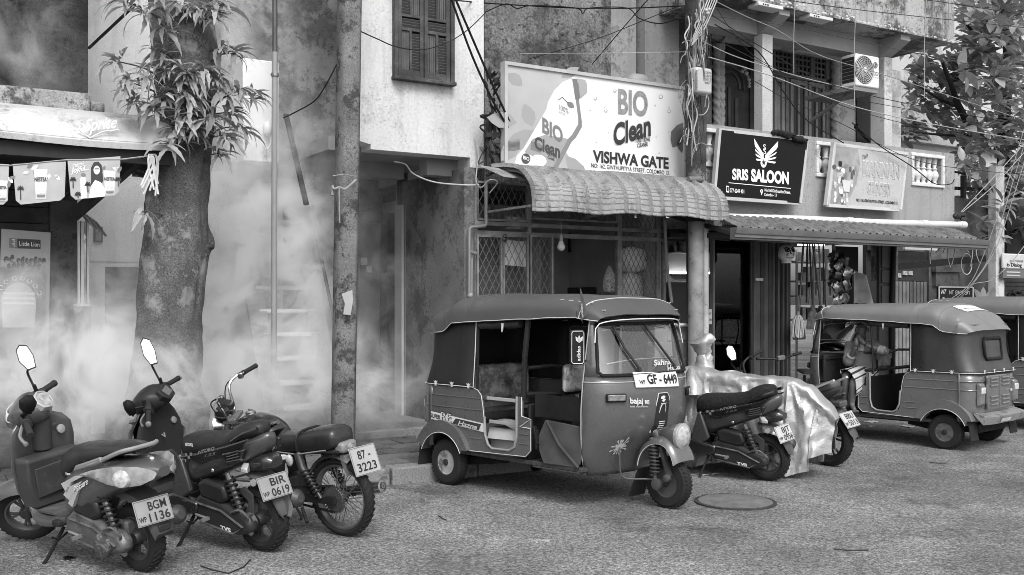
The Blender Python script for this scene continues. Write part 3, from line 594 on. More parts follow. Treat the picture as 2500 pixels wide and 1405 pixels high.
sp([(1236,160),(1395,183),(1405,235),(1350,330),(1420,424),(1236,409)],.002,mat(.42,.4,.22,.9))
for a in((1262,300,75,40,190),(1300,310,60,34,250),(1310,320,95,44,150),(1268,340,70,40,130),(1240,180,46,30,40),(1380,380,90,34,50),(1370,190,50,24,330)):sp(leafpx(*a),.003,.3)
for a in((1676,300,-70,44,-60),(1672,330,-45,34,-80)):
    pl_=[(min(x,1667),y)for x,y in leafpx(*a)];sp(pl_,.003,.16)
bo=[(1253,408),(1262,380),(1278,362),(1333,268),(1337,250),(1352,222),(1372,201),(1392,193),(1403,196),(1405,245),(1411,290),(1411,304),(1396,330),(1386,340),(1344,419)]
sp([(x+9,y+7)for x,y in bo],.004,.2);sp(bo,.005,.66)
sp([(1396,193),(1408,193),(1416,240),(1404,244)],.006,.16);sp([(1409,192),(1428,196),(1433,207),(1433,226),(1417,240)],.006,.34)
sp([(1344,419),(1386,340),(1378,338),(1330,330),(1300,340),(1280,372),(1306,385),(1330,408)],.006,.3)
sp([(1296,345),(1315,350),(1330,362),(1318,374),(1294,366)],.0065,.18)
sp(ell(1316,392,18,13,18,20),.008,.85);sp(ell(1313,386,13,7,18,20),.009,.6);sp(ell(1312,385,9,4.5,18,20),.010,.85)
sp(ell(1283,388,11,13),.008,.08);tg.text('BIO',(1276,389),(1291,394),9,1,DS,WHITE,off=.011,bold=.02)
sp(leafpx(1384,250,22,14,40),.007,.18);mb=MB();mb.tube([P(x,y,DS)-Vector((0,.007,0))for x,y in((1362,245),(1372,238),(1380,246),(1386,252))],.004,4);tg.part('print',mb,mat(.1,.5))
GR1,GR2=mat(.17,.4),mat(.035,.4)
tg.text('100%',(1364,268),(1387,279),13,1,DS,mat(.2,.4),off=.008);tg.text('ACTIVE',(1363,276),(1378,283),5,1,DS,mat(.25,.4),off=.008)
tg.text('BIO',(1323,322),(1373,350),36,1,DS,GR1,off=.009,bold=.035);tg.text('Clean',(1304,362),(1366,385),30,1,DS,mat(.07,.4),off=.010,bold=.035)
tg.text('TOILET BOWL',(1335,379),(1359,388),6,1,DS,GR2,off=.009,bold=.02);tg.text('CLEANER',(1336,387),(1353,394),6,1,DS,GR2,off=.009,bold=.02)
for x,y,r_ in((1453,241,4),(1501,222,4),(1479,271,4),(1613,237,5),(1659,236,4),(1633,272,4),(1441,269,2),(1632,262,2),(1476,261,2),(1456,347,2),(1485,323,2),(1608,374,2),(1632,322,2),(1602,334,2),(1599,258,2)):
    sp(ell(x,y,r_,r_*1.15,10),.003,.3);sp(ell(x-.5,y-.5,r_*.65,r_*.75,10),.004,.75)
tg.text('BIO',(1508,276),(1581,283),60,1,DS,mat(.24,.4,.3,12),off=.004,bold=.035)
tg.text('Clean',(1496,357),(1588,330),54,1,DS,mat(.5,.4),off=.004,bold=.055);tg.text('Clean',(1497,356),(1588,330),53,1,DS,mat(.04,.4),off=.007,bold=.035)
tg.text('TOILET BOWL',(1550,349),(1587,345),10,1,DS,GR2,off=.006,bold=.02);tg.text('CLEANER',(1555,361),(1581,357),10,1,DS,GR2,off=.006,bold=.02)
tg.text('VISHWA GATE',(1447,395),(1632,412),28,1,DS,GR2,off=.005,bold=.04);tg.text('NO: 162, GINTHUPITIYA STREET, COLOMBO 13.',(1443,409),(1634,428),10.5,1,DS,mat(.05,.4),off=.005,bold=.012)
sp([(1661,437),(1671,438),(1671,442),(1661,441)],.003,.05)
# tank and cable bracket
mb=MB();c=P(1549,200,10.2);mb.lathe([(.19,-.5),(.19,-.02),(.175,.04),(.13,.075),(.02,.085)],c,(0,0,1),24);solo('water_tank','grey rounded water tank peeking over the cleaner sign','tank',mb,mat(.26,.6,.2,4,grime=.4))
tk=T('insulator_bracket','bracket with stacked insulators and tangled cables left of the cleaner sign','insulators',base=P(1210,340,9.75))
mb=MB();mb.bar(P(1186,330,9.75),P(1252,328,9.75),.03,.05);mb.bar(P(1190,290,9.8),P(1190,420,9.8),.03);tk.part('arm',mb,DARK)
for i in range(5):mb=MB();mb.lathe([(.02,-.02),(.05,-.012),(.05,.012),(.02,.02)],P(1244,296+i*6,9.75),(0,0,1),10);tk.part('insulator',mb,mat(.09,.3))
for i in range(16):
    a=P(1186+RND.random()*20,280+RND.random()*110,9.75+RND.random()*.1);pts=[a]+[a+Vector((RND.uniform(-.1,.22),RND.uniform(-.06,.06),RND.uniform(-.25,.2)))for _ in range(3)]
    mb=MB();mb.tube(catmull(pts,5),RND.choice((.008,.012,.016)),5);tk.part('cable_loop',mb,mat(RND.choice((.02,.03,.12)),.6))
tr_=T('wall_weed','dark weed growing from the wall left of the cleaner sign','plant',base=P(1200,300,9.95))
for i in range(22):
    a=P(1190+RND.random()*28,190+RND.random()*90,10.1+RND.random()*.3);d=Vector((RND.uniform(-.12,.12),RND.uniform(-.08,.0),RND.uniform(.06,.16)));w=Vector((.03,.01,0));mb=MB();mb.add([a,a+d*.5+w,a+d,a+d*.5-w],[(0,1,2),(0,2,3)]);tr_.part('leaf',mb,mat(.04,.5))
# ================================================================== BALCONY HOUSE (saloon and grocery)
DP=9.4;DC=9.75;DB2=11.0
BAL=mat(.3,.85,.1,1.6,grime=.55,gv=.12,gsc=1.6,glo=.55,bump=.3,streak=.3,fine=.08)
SLABM=mat(.36,.85,.15,1.5,grime=.9,gv=.05,gsc=1.7,glo=.47,bump=.4,streak=.9,edge=.15)
tb=T('balcony_house','two storey house with a balustraded balcony above the saloon and grocery','house',base=(S(2000,DP),DP,0))
zpb,zpt=Z(1780,522,DP),Z(2329,376,DP);sL,sR=S(1700,DP),S(2330,DP)
ops=[(S(1704,DP),S(1752,DP),Z(1730,398,DP),Z(1730,335,DP)),(S(1997,DP),S(2053,DP),Z(2015,418,DP),Z(2015,357,DP)),(S(2229,DP),S(2298,DP),Z(2262,438,DP),Z(2262,391,DP))]
za,zb=min(o[2]for o in ops),max(o[3]for o in ops)
mb=MB();mb.box(sL,sR,DP,DP+.16,zpb,za);mb.box(sL,sR,DP,DP+.16,zb,zpt)
xs=[sL]+[v for o in ops for v in o[:2]]+[sR]
for i in range(0,len(xs),2):
    if xs[i+1]>xs[i]:mb.box(xs[i],xs[i+1],DP,DP+.16,za,zb)
mb.box(sR-.16,sR,DP+.16,13,zpb,zpt);pw=tb.part('parapet',mb,BAL)
BALW=mat(.62,.8,.12,4,grime=.6,gv=.2,gsc=5,glo=.55,bump=.3)
bal=MB();hh=zb-za;bal.lathe([(.03,0),(.045,.02),(.03,.05),(.03,.09),(.05,.16),(.062,.24),(.05,.32),(.03,.37),(.045,.4),(.025,.44),(.04,.6),(.045,.66)],(0,0,0),(0,0,1),12);hb=.66
bm_=bal.mesh('baluster',BALW,smooth=50)
for(a,b,c_,d),n in zip(ops,(2,3,5)):
    mb=MB();e=.05
    mb.box(a-e,b+e,DP-.03,DP+.1,za-e,za-.001);mb.box(a-e,b+e,DP-.03,DP+.1,zb+.001,zb+e);mb.box(a-e,a-.001,DP-.029,DP+.099,za,zb);mb.box(b+.001,b+e,DP-.029,DP+.099,za,zb)
    fr=tb.part('balustrade_frame',mb,BALW,bevel=.008)
    for i in range(n):tb.piece('baluster',bm_,(a+(i+.5)*(b-a)/n,DP+.07,za),parent=fr,scale=(1,1,hh/hb))
mb=MB();mb.box(S(1745,DP),S(2330,DP),DP+.02,14,zpb-.16,zpb-.001);tb.part('balcony_slab',mb,mat(.26,.85,.2,2,grime=.4));mb=MB();mb.box(S(1765,DP),S(2276,DP),DP-.05,DP+.018,zpb-.15,zpb-.015);tb.part('moulding',mb,mat(.17,.8,.2,3,grime=.4))
zs=5.45
mb=MB();mb.box(S(1690,9.9),sR,DP,14,zs,7.6);tb.part('roof_slab',mb,SLABM)
mb=MB()
for i in range(90):t=RND.random();mb.ball((S(1870,DP)+(sR-S(1870,DP))*t,DP+.004,zs+.012+abs(RND.gauss(0,.035))*(1.5-t)),(RND.uniform(.01,.05),.009,RND.uniform(.006,.02)),6,4)
tb.part('flaked_plaster',mb,mat(.5,.8,.1),kind='stuff')
COLM=mat(.5,.85,.12,2,grime=.5,gv=.15,gsc=2,glo=.55,bump=.4,bsc=50,fine=.1)
mb=MB();mb.box(S(1700,10),S(2180,DC),DC+.1,DC+.38,zs-.26,zs-.001);tb.part('beam',mb,mat(.32,.85,.15,2,bump=.2))
for a,b in((1862,1887),(2160,2179)):
    mb=MB();mb.box(S(a,DC),S(b,DC),DC,DC+(.16 if a<2000 else.25),zpb-.001,zs-.262);tb.part('column',mb,COLM,bevel=.01)
    mb=MB();s_=(S(a,DC)+S(b,DC))/2;mb.prism([(DC+.098,zs-.001),(DP+.06,zs-.001),(DP+.06,zs-.08),(DC+.098,zs-.28)],lambda p,q,t:Vector((s_+t,p,q)),-.1,.1);tb.part('bracket',mb,mat(.3,.85,.15,2))
mb=MB();mb.box(S(1690,DB2),S(2180,DB2)+.2,DB2,DB2+.2,zpb,zs-.002);tb.part('balcony_wall',mb,mat(.5,.85,.15,2,grime=.4,gv=.1,bump=.2))
mb=MB();mb.box(S(2180,DB2)+.201,S(2230,DB2),DB2+.3,DB2+.6,2,5.4);tb.part('side_wall',mb,mat(.25,.9,.3,1.5,grime=.9,gv=.04,gsc=1.4,glo=.46,streak=.8,bump=.3))
for px_,py_ in((1869,14),(1992,42)):
    c=up(px_,py_,2,zs,STREET);mb=MB();mb.box(c.x-.22,c.x+.22,c.y-.1,c.y+.1,zs-.05,zs-.002);o=tb.part('soffit_lamp',mb,mat(.6,.5),bevel=.008)
    for k in(-1,0,1):tb.part('hole',MB().box(c.x-.1+k*.04-.012,c.x-.1+k*.04+.012,c.y-.104,c.y-.1005,zs-.035,zs-.02),INK,parent=o)
# carved door, rope mouldings
def rope(th,p0,p1,r,m,name='rope_moulding'):
    p0,p1=Vector(p0),Vector(p1);n=int((p1-p0).length/(r*.9));x,y=frame_of(p1-p0);rings=[]
    for i in range(n*3+1):
        t=i/(n*3);c=p0.lerp(p1,t);rings.append([c+(x*math.cos(a)+y*math.sin(a))*r*(1+.18*math.cos(3*(a-t*n*.9)))for a in[2*math.pi*j/12 for j in range(12)]])
    mb=MB();mb.loft(rings);return th.part(name,mb,m,smooth=60)
RP=mat(.55,.7,.12,5,grime=.4,gv=.2,gsc=4)
def wz(x,y):return Z(x,y,DB2-.06)
tdr=T('carved_door','dark carved wooden door with arch panels between rope mouldings','door',base=P(1800,320,DB2-.05))
DD=DB2-.05
WD=mat(.04,.35,.35,5,bump=.2);WL=mat(.075,.35,.3,5)
mb=MB();mb.box(S(1768,DD),S(1828,DD),DD,DD+.049,zpb,Z(1800,160,DD));mb.box(S(1768,DD),S(1828,DD),DD,DD+.049,Z(1800,156,DD),Z(1800,107,DD));tdr.part('leaf',mb,WD)
for(cx,w,t,b)in((1779,7,213,318),(1797,8,240,318)):
    mb=MB();mb.box(S(cx-w/2,DD),S(cx+w/2,DD),DD-.02,DD-.001,Z(cx,b,DD),Z(cx,t,DD));tdr.part('raised_panel',mb,WL,bevel=.012)
for r_ in(.2,.29):
    c=P(1780,212,DD);mb=MB();mb.tube([(c.x+r_*math.cos(rad(a)),DD-.008,c.z+r_*1.1*math.sin(rad(a)))for a in range(-5,120,10)],.022,6);tdr.part('arch_moulding',mb,WL)
for a,b in((1760,1768),(1828,1840)):mb=MB();mb.box(S(a,DD),S(b,DD),DD-.03,DD+.05,zpb,Z(1800,104,DD));tdr.part('door_frame',mb,WD)
for a in(1752,1762):rope(tdr,P(a-2,108,DD-.06),Vector((S(a-2,DD-.06),DD-.06,zpb)),.055,RP)
rope(tdr,P(1763,92,DD-.08),P(1846,106,DD-.08),.06,RP);rope(tdr,P(1714,80,DD-.08),P(1758,90,DD-.08),.05,RP)
tga=T('door_garland','pale garland hanging beside the carved door','garland',base=P(1825,210,DD-.12))
for i,(x,y,r_)in enumerate(((1818,168,7),(1812,175,6),(1822,180,7),(1826,188,5),(1828,196,6),(1829,204,5),(1829,212,5))):mb=MB();mb.ball(P(x,y,DD-.12),r_*.005,7,5);tga.part('pod',mb,mat(.35,.6,.3,20))
mb=MB();mb.box(S(1716,DD),S(1742,DD),DD+.02,DD+.045,zpb,Z(1725,100,DD));tb.part('door_recess',mb,mat(.05,.7))
# balcony window
tw2=T('lattice_window','wooden window with a lattice transom and rope moulding behind the balcony','window',base=P(1960,340,DD))
rope(tw2,P(1884,108,DD-.08),P(2041,140,DD-.08),.06,RP);rope(tw2,P(2039,146,DD-.08),Vector((S(2039,DD-.08),DD-.08,zpb)),.06,RP)
WG=mat(.2,.6,.3,6,grime=.3,gv=.06);WG2=mat(.32,.6,.25,6,grime=.3,gv=.08)
mb=MB();mb.box(S(1885,DD),S(2032,DD),DD+.02,DD+.048,zpb,Z(1960,126,DD));tw2.part('backing',mb,mat(.015,.5))
zq0,zq1=Z(1960,186,DD),Z(1960,138,DD);sq0,sq1=S(1889,DD),S(2024,DD)
mb=MB();mb.box(sq0-.04,sq1+.06,DD-.03,DD+.018,zq0-.07,zq0);mb.box(sq0-.04,sq1+.06,DD-.03,DD+.018,zq1,zq1+.09)
for f in(0,.31,.36,.66,.7,1):mb.box(sq0+(sq1-sq0)*f-.022,sq0+(sq1-sq0)*f+.022,DD-.028,DD+.016,zq0+.001,zq1-.001)
tw2.part('transom_frame',mb,WG)
for p in range(3):
    a=sq0+(sq1-sq0)*(0,.36,.7)[p]+.03;b=sq0+(sq1-sq0)*(.31,.66,1)[p]-.03
    for i in range(3):mb=MB();x=a+(b-a)*(i+.7)/3.4;mb.box(x-.012,x+.012,DD-.01,DD+.01,zq0,zq1);tw2.part('lattice_bar',mb,WG)
    for i in range(3):mb=MB();x=zq0+(zq1-zq0)*(i+.7)/3.4;mb.box(a,b,DD-.013,DD+.007,x-.012,x+.012);tw2.part('lattice_bar',mb,WG)
def leaf2(l,r,glazed):
    t_,b_=zq0-.08,zpb;a,b=S(l,DD),S(r,DD);e=.055;mb=MB()
    for q in((a,a+e,b_,t_),(b-e,b,b_,t_)):mb.box(q[0],q[1],DD-.025,DD+.015,q[2],q[3])
    zs_=[b_,b_+(t_-b_)*.36,t_-.07]if glazed else[b_,b_+.42,b_+.9,t_-.07]
    for z_ in zs_:mb.box(a+e,b-e,DD-.024,DD+.014,z_,z_+.07)
    if glazed:mb.box((a+b)/2-.02,(a+b)/2+.02,DD-.02,DD+.012,b_+.071,t_-.071)
    o=tw2.part('window_leaf',mb,WG2)
    for i in range(len(zs_)-1):
        mb=MB()
        if glazed:mb.box(a+e,b-e,DD-.002,DD+.004,zs_[i]+.071,zs_[i+1]);tw2.part('pane',mb,mat(.04,.15),parent=o)
        else:mb.box(a+e+.02,b-e-.02,DD-.012,DD+.006,zs_[i]+.09,zs_[i+1]-.02);tw2.part('panel',mb,WG2,parent=o,bevel=.01)
leaf2(1889,1913,False);leaf2(1928,1969,True);leaf2(1972,2012,True)
mb=MB();mb.box(S(1916,DD),S(1924,DD),DD-.02,DD+.017,zpb,zq0-.08);mb.box(S(2014,DD),S(2030,DD),DD-.03,DD+.016,zpb,zq1+.08);tw2.part('mullion',mb,WG)
mb=MB();mb.box(S(1955,10.2),S(2076,10.2),10.2,10.32,Z(2010,132,10.2),Z(2010,112,10.2));solo('light_box','long blank white light box above the balcony window','light box',mb,mat(.62,.5,.05),bevel=.008)
mb=MB();mb.box(S(2095,DD),S(2128,DD),DD+.02,DD+.045,zpb,Z(2110,190,DD));tb.part('dark_doorway',mb,mat(.04,.7))
mb=MB();mb.bar(P(2090,308,10.6),P(2124,344,10.9),.06,.06);tb.part('stair_rail',mb,BLACK)
# air conditioner
DA=9.62
ta=T('air_conditioner','white outdoor air conditioner unit hung by the balcony column','air conditioner',base=P(2115,215,DA))
a,b=S(2090,DA),S(2147,DA);q0,q1=Z(2115,213,DA),Z(2115,134,DA)
mb=MB();mb.box(a,b,DA,DA+.27,q0,q1);ta.part('casing',mb,mat(.75,.45,.06,3,grime=.2,gv=.3),bevel=.02)
cx,cz=P(2110,172,DA).x,P(2110,171,DA).z;mb=MB()
for i in range(1,8):mb.tube([(cx+r_*math.cos(t),DA-.008,cz+r_*math.sin(t))for r_ in[.027*i]for t in[2*math.pi*j/28 for j in range(28)]],.0055,4,closed=True)
for j in range(24):t=2*math.pi*j/24;mb.tube([(cx+.04*math.cos(t),DA-.008,cz+.04*math.sin(t)),(cx+.12*math.cos(t+.3),DA-.008,cz+.12*math.sin(t+.3)),(cx+.2*math.cos(t+.45),DA-.008,cz+.2*math.sin(t+.45))],.004,4)
ta.part('fan_grille',mb,mat(.4,.5));mb=MB();mb.lathe([(.198,0),(.198,.003)],(cx,DA-.0035,cz),(0,1,0),28);ta.part('fan_opening',mb,mat(.08,.6))
mb=MB();mb.lathe([(.036,0),(.03,.012)],(cx,DA-.013,cz),(0,-1,0),14);ta.part('hub',mb,mat(.6,.4))
ta.text('LG',(2133,184),(2142,186),9,1,DA,mat(.15,.4),off=.005,bold=.01);mb=MB();c=P(2137,160,DA);mb.lathe([(.045,0),(.045,.002)],(c.x,DA-.004,c.z),(0,1,0),18);ta.part('emblem',mb,mat(.1,.4));mb=MB();mb.tube([(c.x+.03*math.cos(rad(t)),DA-.007,c.z+.03*math.sin(rad(t)))for t in range(60,361,25)]+[(c.x,DA-.007,c.z)],.003,4);ta.part('emblem',mb,WHITE)
ta.text('INVERTER',(2131,191),(2144,193),3,1,DA,mat(.3,.4),off=.005)
for i in range(7):z_=q0+.06+i*(q1-q0-.1)/7;ta.part('side_vent',MB().box(a-.004,a-.0005,DA+.03,DA+.24,z_,z_+.045),DARK)
mb=MB();mb.box(a-.03,b,DA+.02,DA+.9,q0-.06,q0-.002);mb.bar((a+.1,DA+.1,q0-.03),(a+.1,DA+.9,q0-.35),.04);ta.part('mount',mb,mat(.2,.6))
# ---------------------------------------------------------------- saloon and grocery sign boards (tilted forward a little)
def board(label,cs,D,m,mf):
    th=T('sign_board',label,'sign',base=P((cs[0][0]+cs[2][0])/2,max(c[1]for c in cs),D))
    mb=MB();mb.prism(cs,lambda a,b,t:P(a,b,D)+Vector((0,t,0)),0,.035);th.part('panel',mb,m)
    pts=[P(a,b,D)for a,b in cs];mb=MB()
    for i in range(4):mb.bar(pts[i]+Vector((0,.03,0)),pts[(i+1)%4]+Vector((0,.014,0)),.04,.055,upv=(0,1,0))
    th.part('frame',mb,mf);return th
DQ=9.2
t1=board('black saloon sign with a winged emblem',[(1757,317),(1972,343),(1953,497),(1745,483)],DQ,mat(.006,.5,.2,3),mat(.5,.45,.1,4,metal=.3))
W2=mat(.82,.4,.04)
def s1p(pts,off=.006,m=W2):return flat(t1,pts,DQ,off,m,'emblem')
for i in range(5):
    y=338+i*12.5;k=1-i*.13
    s1p([(1840+i*1.0,y),(1840+i*1.5+1,y+9-i),(1863-i*.2,384+i*2.5),(1864,381+i*2.2)]if i else[(1840,338),(1842,355),(1863,384),(1864,378)])
    s1p([(1898-i*1.0,y+8),(1897-i*1.5-1,y+16-i),(1868+i*.2,386+i*2.5),(1867,383+i*2.2)]if i else[(1899,345),(1898,360),(1868,386),(1867,380)])
s1p(ell(1863.5,398,7.5,12,20));st=[(1863.5+(6 if i%2==0 else 2.4)*math.cos(rad(90+36*i)),397.5-(8.5 if i%2==0 else 3.4)*math.sin(rad(90+36*i)))for i in range(10)];s1p(st,.008,INK)
t1.text('S',(1862,366),(1869,367),14,1,DQ,W2,off=.008);t1.text('S',(1862,376),(1869,377),14,1,DQ,W2,off=.010)
t1.text('SRIS',(1787,438),(1826,440),26,1,DQ,W2,off=.006,bold=.04);t1.text('SALOON',(1833,442),(1925,449),29,1,DQ,W2,off=.006,bold=.05)
s1p([(1778,446),(1930,460),(1930,461.5),(1778,447.5)])
t1.text('077 6249 401',(1781,470),(1816,473),10,1,DQ,W2,off=.006,bold=.015);t1.text('No.160,Ginthupitiya Street,',(1866,468),(1929,474),8,1,DQ,W2,off=.006,bold=.012);t1.text('Colombo - 13',(1865,479),(1895,481),8,1,DQ,W2,off=.006,bold=.012)
s1p([(1772,454),(1779,455),(1779,471),(1772,470)]);s1p([(1773.2,456.5),(1777.8,457),(1777.8,467),(1773.2,466.5)],.008,INK);s1p(ell(1858.5,467,3.4,4.5,12));s1p([(1855.6,469),(1861.4,469),(1858.5,478)],.007);s1p(ell(1858.5,467,1.5,2,8),.008,INK)
mb=MB()
for i in range(26):t=i/25;c=P(1890+75*t,322+16*t+RND.uniform(-2,3)+(6 if t>.6 else 0),DQ-.02);mb.ball(c,(RND.uniform(.03,.07),.05,RND.uniform(.02,.045)),6,4)
solo('wrung_cloth','dark wrung cloth lying on the top edge of the saloon sign','cloth',mb,mat(.02,.9,bump=.5))
t2=board('faded grocery sign with a basket of goods printed on it',[(2037,351),(2216,376),(2198,513),(2021,502)],DQ,mat(.44,.5,.12,2,grime=.4,gv=.25,gsc=2,streak=.35),mat(.5,.6,.1,4))
flat(t2,[(2042,357),(2094,363),(2099,400),(2090,450),(2066,500),(2027,497)],DQ,.004,mat(.28,.5,.3,6))
for i in range(60):
    x,y=RND.uniform(2034,2088),405+RND.random()*90
    if x-2030<62-(y-400)*.35+5:flat(t2,RND.choice((ell(x,y,RND.uniform(2,6),RND.uniform(3,7),8),[(x,y),(x+5,y+1),(x+5,y+13),(x,y+12)])),DQ,.005+i*.0001,mat(RND.choice((.1,.2,.45,.65)),.5))
flat(t2,[(2054,440),(2076,442),(2072,470),(2058,468)],DQ,.013,mat(.55,.5));flat(t2,[(2046,394),(2054,395),(2053,408),(2046,407)],DQ,.013,INK)
t2.text('Yash',(2105,390),(2118,384),12,1,DQ,mat(.08,.5),off=.006,shear=.3)
OUT=mat(.62,.5,.06)
t2.text('KANNAN',(2106,428),(2197,437),36,1,DQ,OUT,off=.005,bold=.06);t2.text('KANNAN',(2107,427),(2196,436),34,1,DQ,mat(.36,.5,.1),off=.008,bold=.03)
t2.text('GROCERY',(2116,472),(2177,479),30,1,DQ,OUT,off=.005,bold=.06);t2.text('GROCERY',(2117,471),(2176,478),28,1,DQ,mat(.36,.5,.1),off=.008,bold=.03)
t2.text('NO. 158, GINTHUPITIYA STREET, COLOMBO 13.',(2090,492),(2191,500),7,1,DQ,INK,off=.006,bold=.025)
# ---------------------------------------------------------------- pipe, gutter awning
tpp=T('plastic_pipe','long white plastic pipe running under the balcony','pipe',base=P(2000,545,9.2));q0,q1=P(1772,531,9.2),P(2356,550,9.2)
mb=MB();mb.tube([q0,q0.lerp(q1,.3)+Vector((0,0,.006)),q0.lerp(q1,.6)-Vector((0,0,.006)),q1],.047,14);tpp.part('tube',mb,mat(.6,.5,.12,2.5,grime=.5,gv=.3,gsc=3,glo=.55))
for f in(.18,.47,.8,.985):c=q0.lerp(q1,f);d=(q1-q0).normalized();mb=MB();mb.tube([c-d*.06,c+d*.06],.054,14);tpp.part('coupling',mb,mat(.55,.5,.1))
DGt=8.62
tgu=T('gutter_awning','low tiled awning with a long metal gutter over the shop fronts','awning',base=P(2100,600,DGt))
g0,g1_=P(1797,568,DGt),P(2414,590,DGt);zg=g0.z
mb=MB();pr=[(DGt,zg-.01),(DGt-.02,zg+.05),(DGt-.02,zg+.06),(DGt+.1,zg+.06),(DGt+.1,zg-.075),(DGt+.04,zg-.075),(DGt+.04,zg-.055),(DGt+.015,zg-.05),(DGt+.015,zg-.012)]
mb.prism(pr,lambda a,b,t:Vector((t,a,b)),g0.x,g1_.x);tgu.part('gutter',mb,mat(.13,.4,.12,2,grime=.3,gv=.06,gsc=3))
a0,a1=S(1800,DGt)+.05,S(2395,DGt);nsh=6;w_=(a1-a0)/nsh
for k in range(nsh):
    def fn(u_,v_,k=k):
        s_=a0+w_*(k+u_*1.03);r_=(s_/.13)%1;h=.02*math.sin(math.pi*r_/.35)if r_<.35 else 0;h+=.01*((v_*6)%1)
        return Vector((s_,9.28-.62*v_,zg+.06+.19*(1-v_**1.6)+h+.004*(k%2)))
    mb=MB();mb.sheet(fn,70,24,.003);tgu.part('roof_sheet',mb,mat(.13,.55,.3,5,grime=.6,gv=.05,gsc=6,fine=.2),smooth=30)
mb=MB();mb.box(a0,a1,8.75,9.3,zg-.03,zg+.03);[mb.bar((a0+i*(a1-a0)/6,8.75,zg-.0),(a0+i*(a1-a0)/6,9.9,zg+.3),.05)for i in range(7)];tgu.part('frame',mb,DARK)
# ---------------------------------------------------------------- shop fronts below
DF=10.0;zc=zpb-.17
mb=MB();mb.box(S(1626,DF),S(2200,DF)+.5,13.2,13.3,.02,zc);tb.part('shop_back_wall',mb,mat(.3,.8,.15,2))
mb=MB();mb.box(S(1626,DF),S(2200,DF)+.5,DF,13.2,-.02,.04);tb.part('shop_floor',mb,CONCD)
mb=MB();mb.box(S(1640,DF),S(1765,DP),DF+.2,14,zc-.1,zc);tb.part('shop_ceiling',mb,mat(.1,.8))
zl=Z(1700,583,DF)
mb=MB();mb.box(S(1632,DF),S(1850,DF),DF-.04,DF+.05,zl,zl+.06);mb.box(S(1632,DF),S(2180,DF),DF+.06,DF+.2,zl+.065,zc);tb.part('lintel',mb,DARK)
# saloon: sink wall, shelf, tube, screens and cables seen through the doorway
DI=11.6
mb=MB();mb.box(S(1625,DI),S(1742,DI),DI,DI+.1,.04,Z(1680,590,DI));tb.part('partition',mb,mat(.34,.5,.1,2));
tf=T('tube_lamp','lit fluorescent tube inside the saloon','lamp',base=P(1690,670,DI-.08));mb=MB();mb.tube([P(1636,666,DI-.08),P(1735,667,DI-.08)],.016,10);tf.part('tube',mb,emitm(6.0));mb=MB();mb.box(S(1634,DI),S(1740,DI),DI-.06,DI-.002,Z(1690,673,DI),Z(1690,669.5,DI));tf.part('fitting',mb,BLACK)
mb=MB();mb.box(S(1632,DI),S(1742,DI),DI-.18,DI-.002,Z(1690,617,DI)-.02,Z(1690,617,DI));tsf=T('wall_shelf','narrow shelf with small bottles above the saloon tube lamp','shelf',base=P(1690,620,DI));tsf.part('board',mb,mat(.4,.5))
for i,x in enumerate((1640,1647,1654,1662,1669,1730,1737)):
    c=P(x,617,DI-.09);h=RND.uniform(.1,.2);tbo=T('bottle','small toiletry bottle, number %d from the left on the saloon shelf'%(i+1)if 0 else('%s toiletry bottle %s on the saloon shelf'%(('dark','pale','dark','grey','pale','dark','pale')[i],('at the far left end','second from the left end','third from the left end','fourth from the left end','beside the concrete pole','right of the pole, inner','at the right end')[i])),'bottle',base=c,group='bottles on the saloon shelf')
    mb=MB();mb.lathe([(.03,0),(.032,h*.7),(.014,h*.8),(.014,h)],c,(0,0,1),10);tbo.part('body',mb,mat((.03,.6,.04,.2,.6,.03,.5)[i],.3))
mb=MB();mb.box(S(1636,DI-.5),S(1735,DI-.5),DI-.5,DI-.1,.04,Z(1690,690,DI-.5));solo('cabinet','grey saloon cabinet behind the concrete pole','cabinet',mb,mat(.17,.5,.1,2),bevel=.01)
mb=MB();mb.box(S(1745,DI),S(1836,DI),DI,DI+.1,.04,zl+.2);tb.part('partition',mb,mat(.2,.5,.15,2))
tv2=T('television','dark television hung high in the saloon','television',base=P(1780,645,DI-.5));mb=MB();mb.prism([(1759,590),(1796,586),(1793,645),(1764,640)],lambda a,b,t:P(a,b,DI-.5)+Vector((0,t,0)),0,.06);tv2.part('screen',mb,mat(.012,.2));mb=MB();mb.bar(P(1778,615,DI-.43),P(1800,610,DI-.005),.04);tv2.part('mount',mb,BLACK)
for lab,l,r,t,b,D in(('tall black speaker box in the saloon',1768,1786,676,728,DI-.3),('wide black amplifier box in the saloon',1786,1832,650,735,DI-.3),('small black box on the wall above the amplifier',1772,1800,648,674,DI-.2)):
    mb=MB();mb.box(S(l,D),S(r,D),D,D+.18,Z(l,b,D),Z(l,t,D));solo('speaker_box',lab,'speaker',mb,mat(.015,.4),bevel=.01)
tso=T('socket_panel','white socket panel with black plugs on the saloon wall','sockets',base=P(1803,780,DI));mb=MB();mb.box(S(1788,DI),S(1822,DI),DI-.03,DI-.002,Z(1800,782,DI),Z(1800,755,DI));tso.part('plate',mb,mat(.5,.5))
for x,y in((1793,762),(1806,764),(1812,758)):mb=MB();mb.box(S(x,DI),S(x+7,DI),DI-.08,DI-.031,Z(x,y+8,DI),Z(x,y,DI));tso.part('plug',mb,INK,bevel=.006)
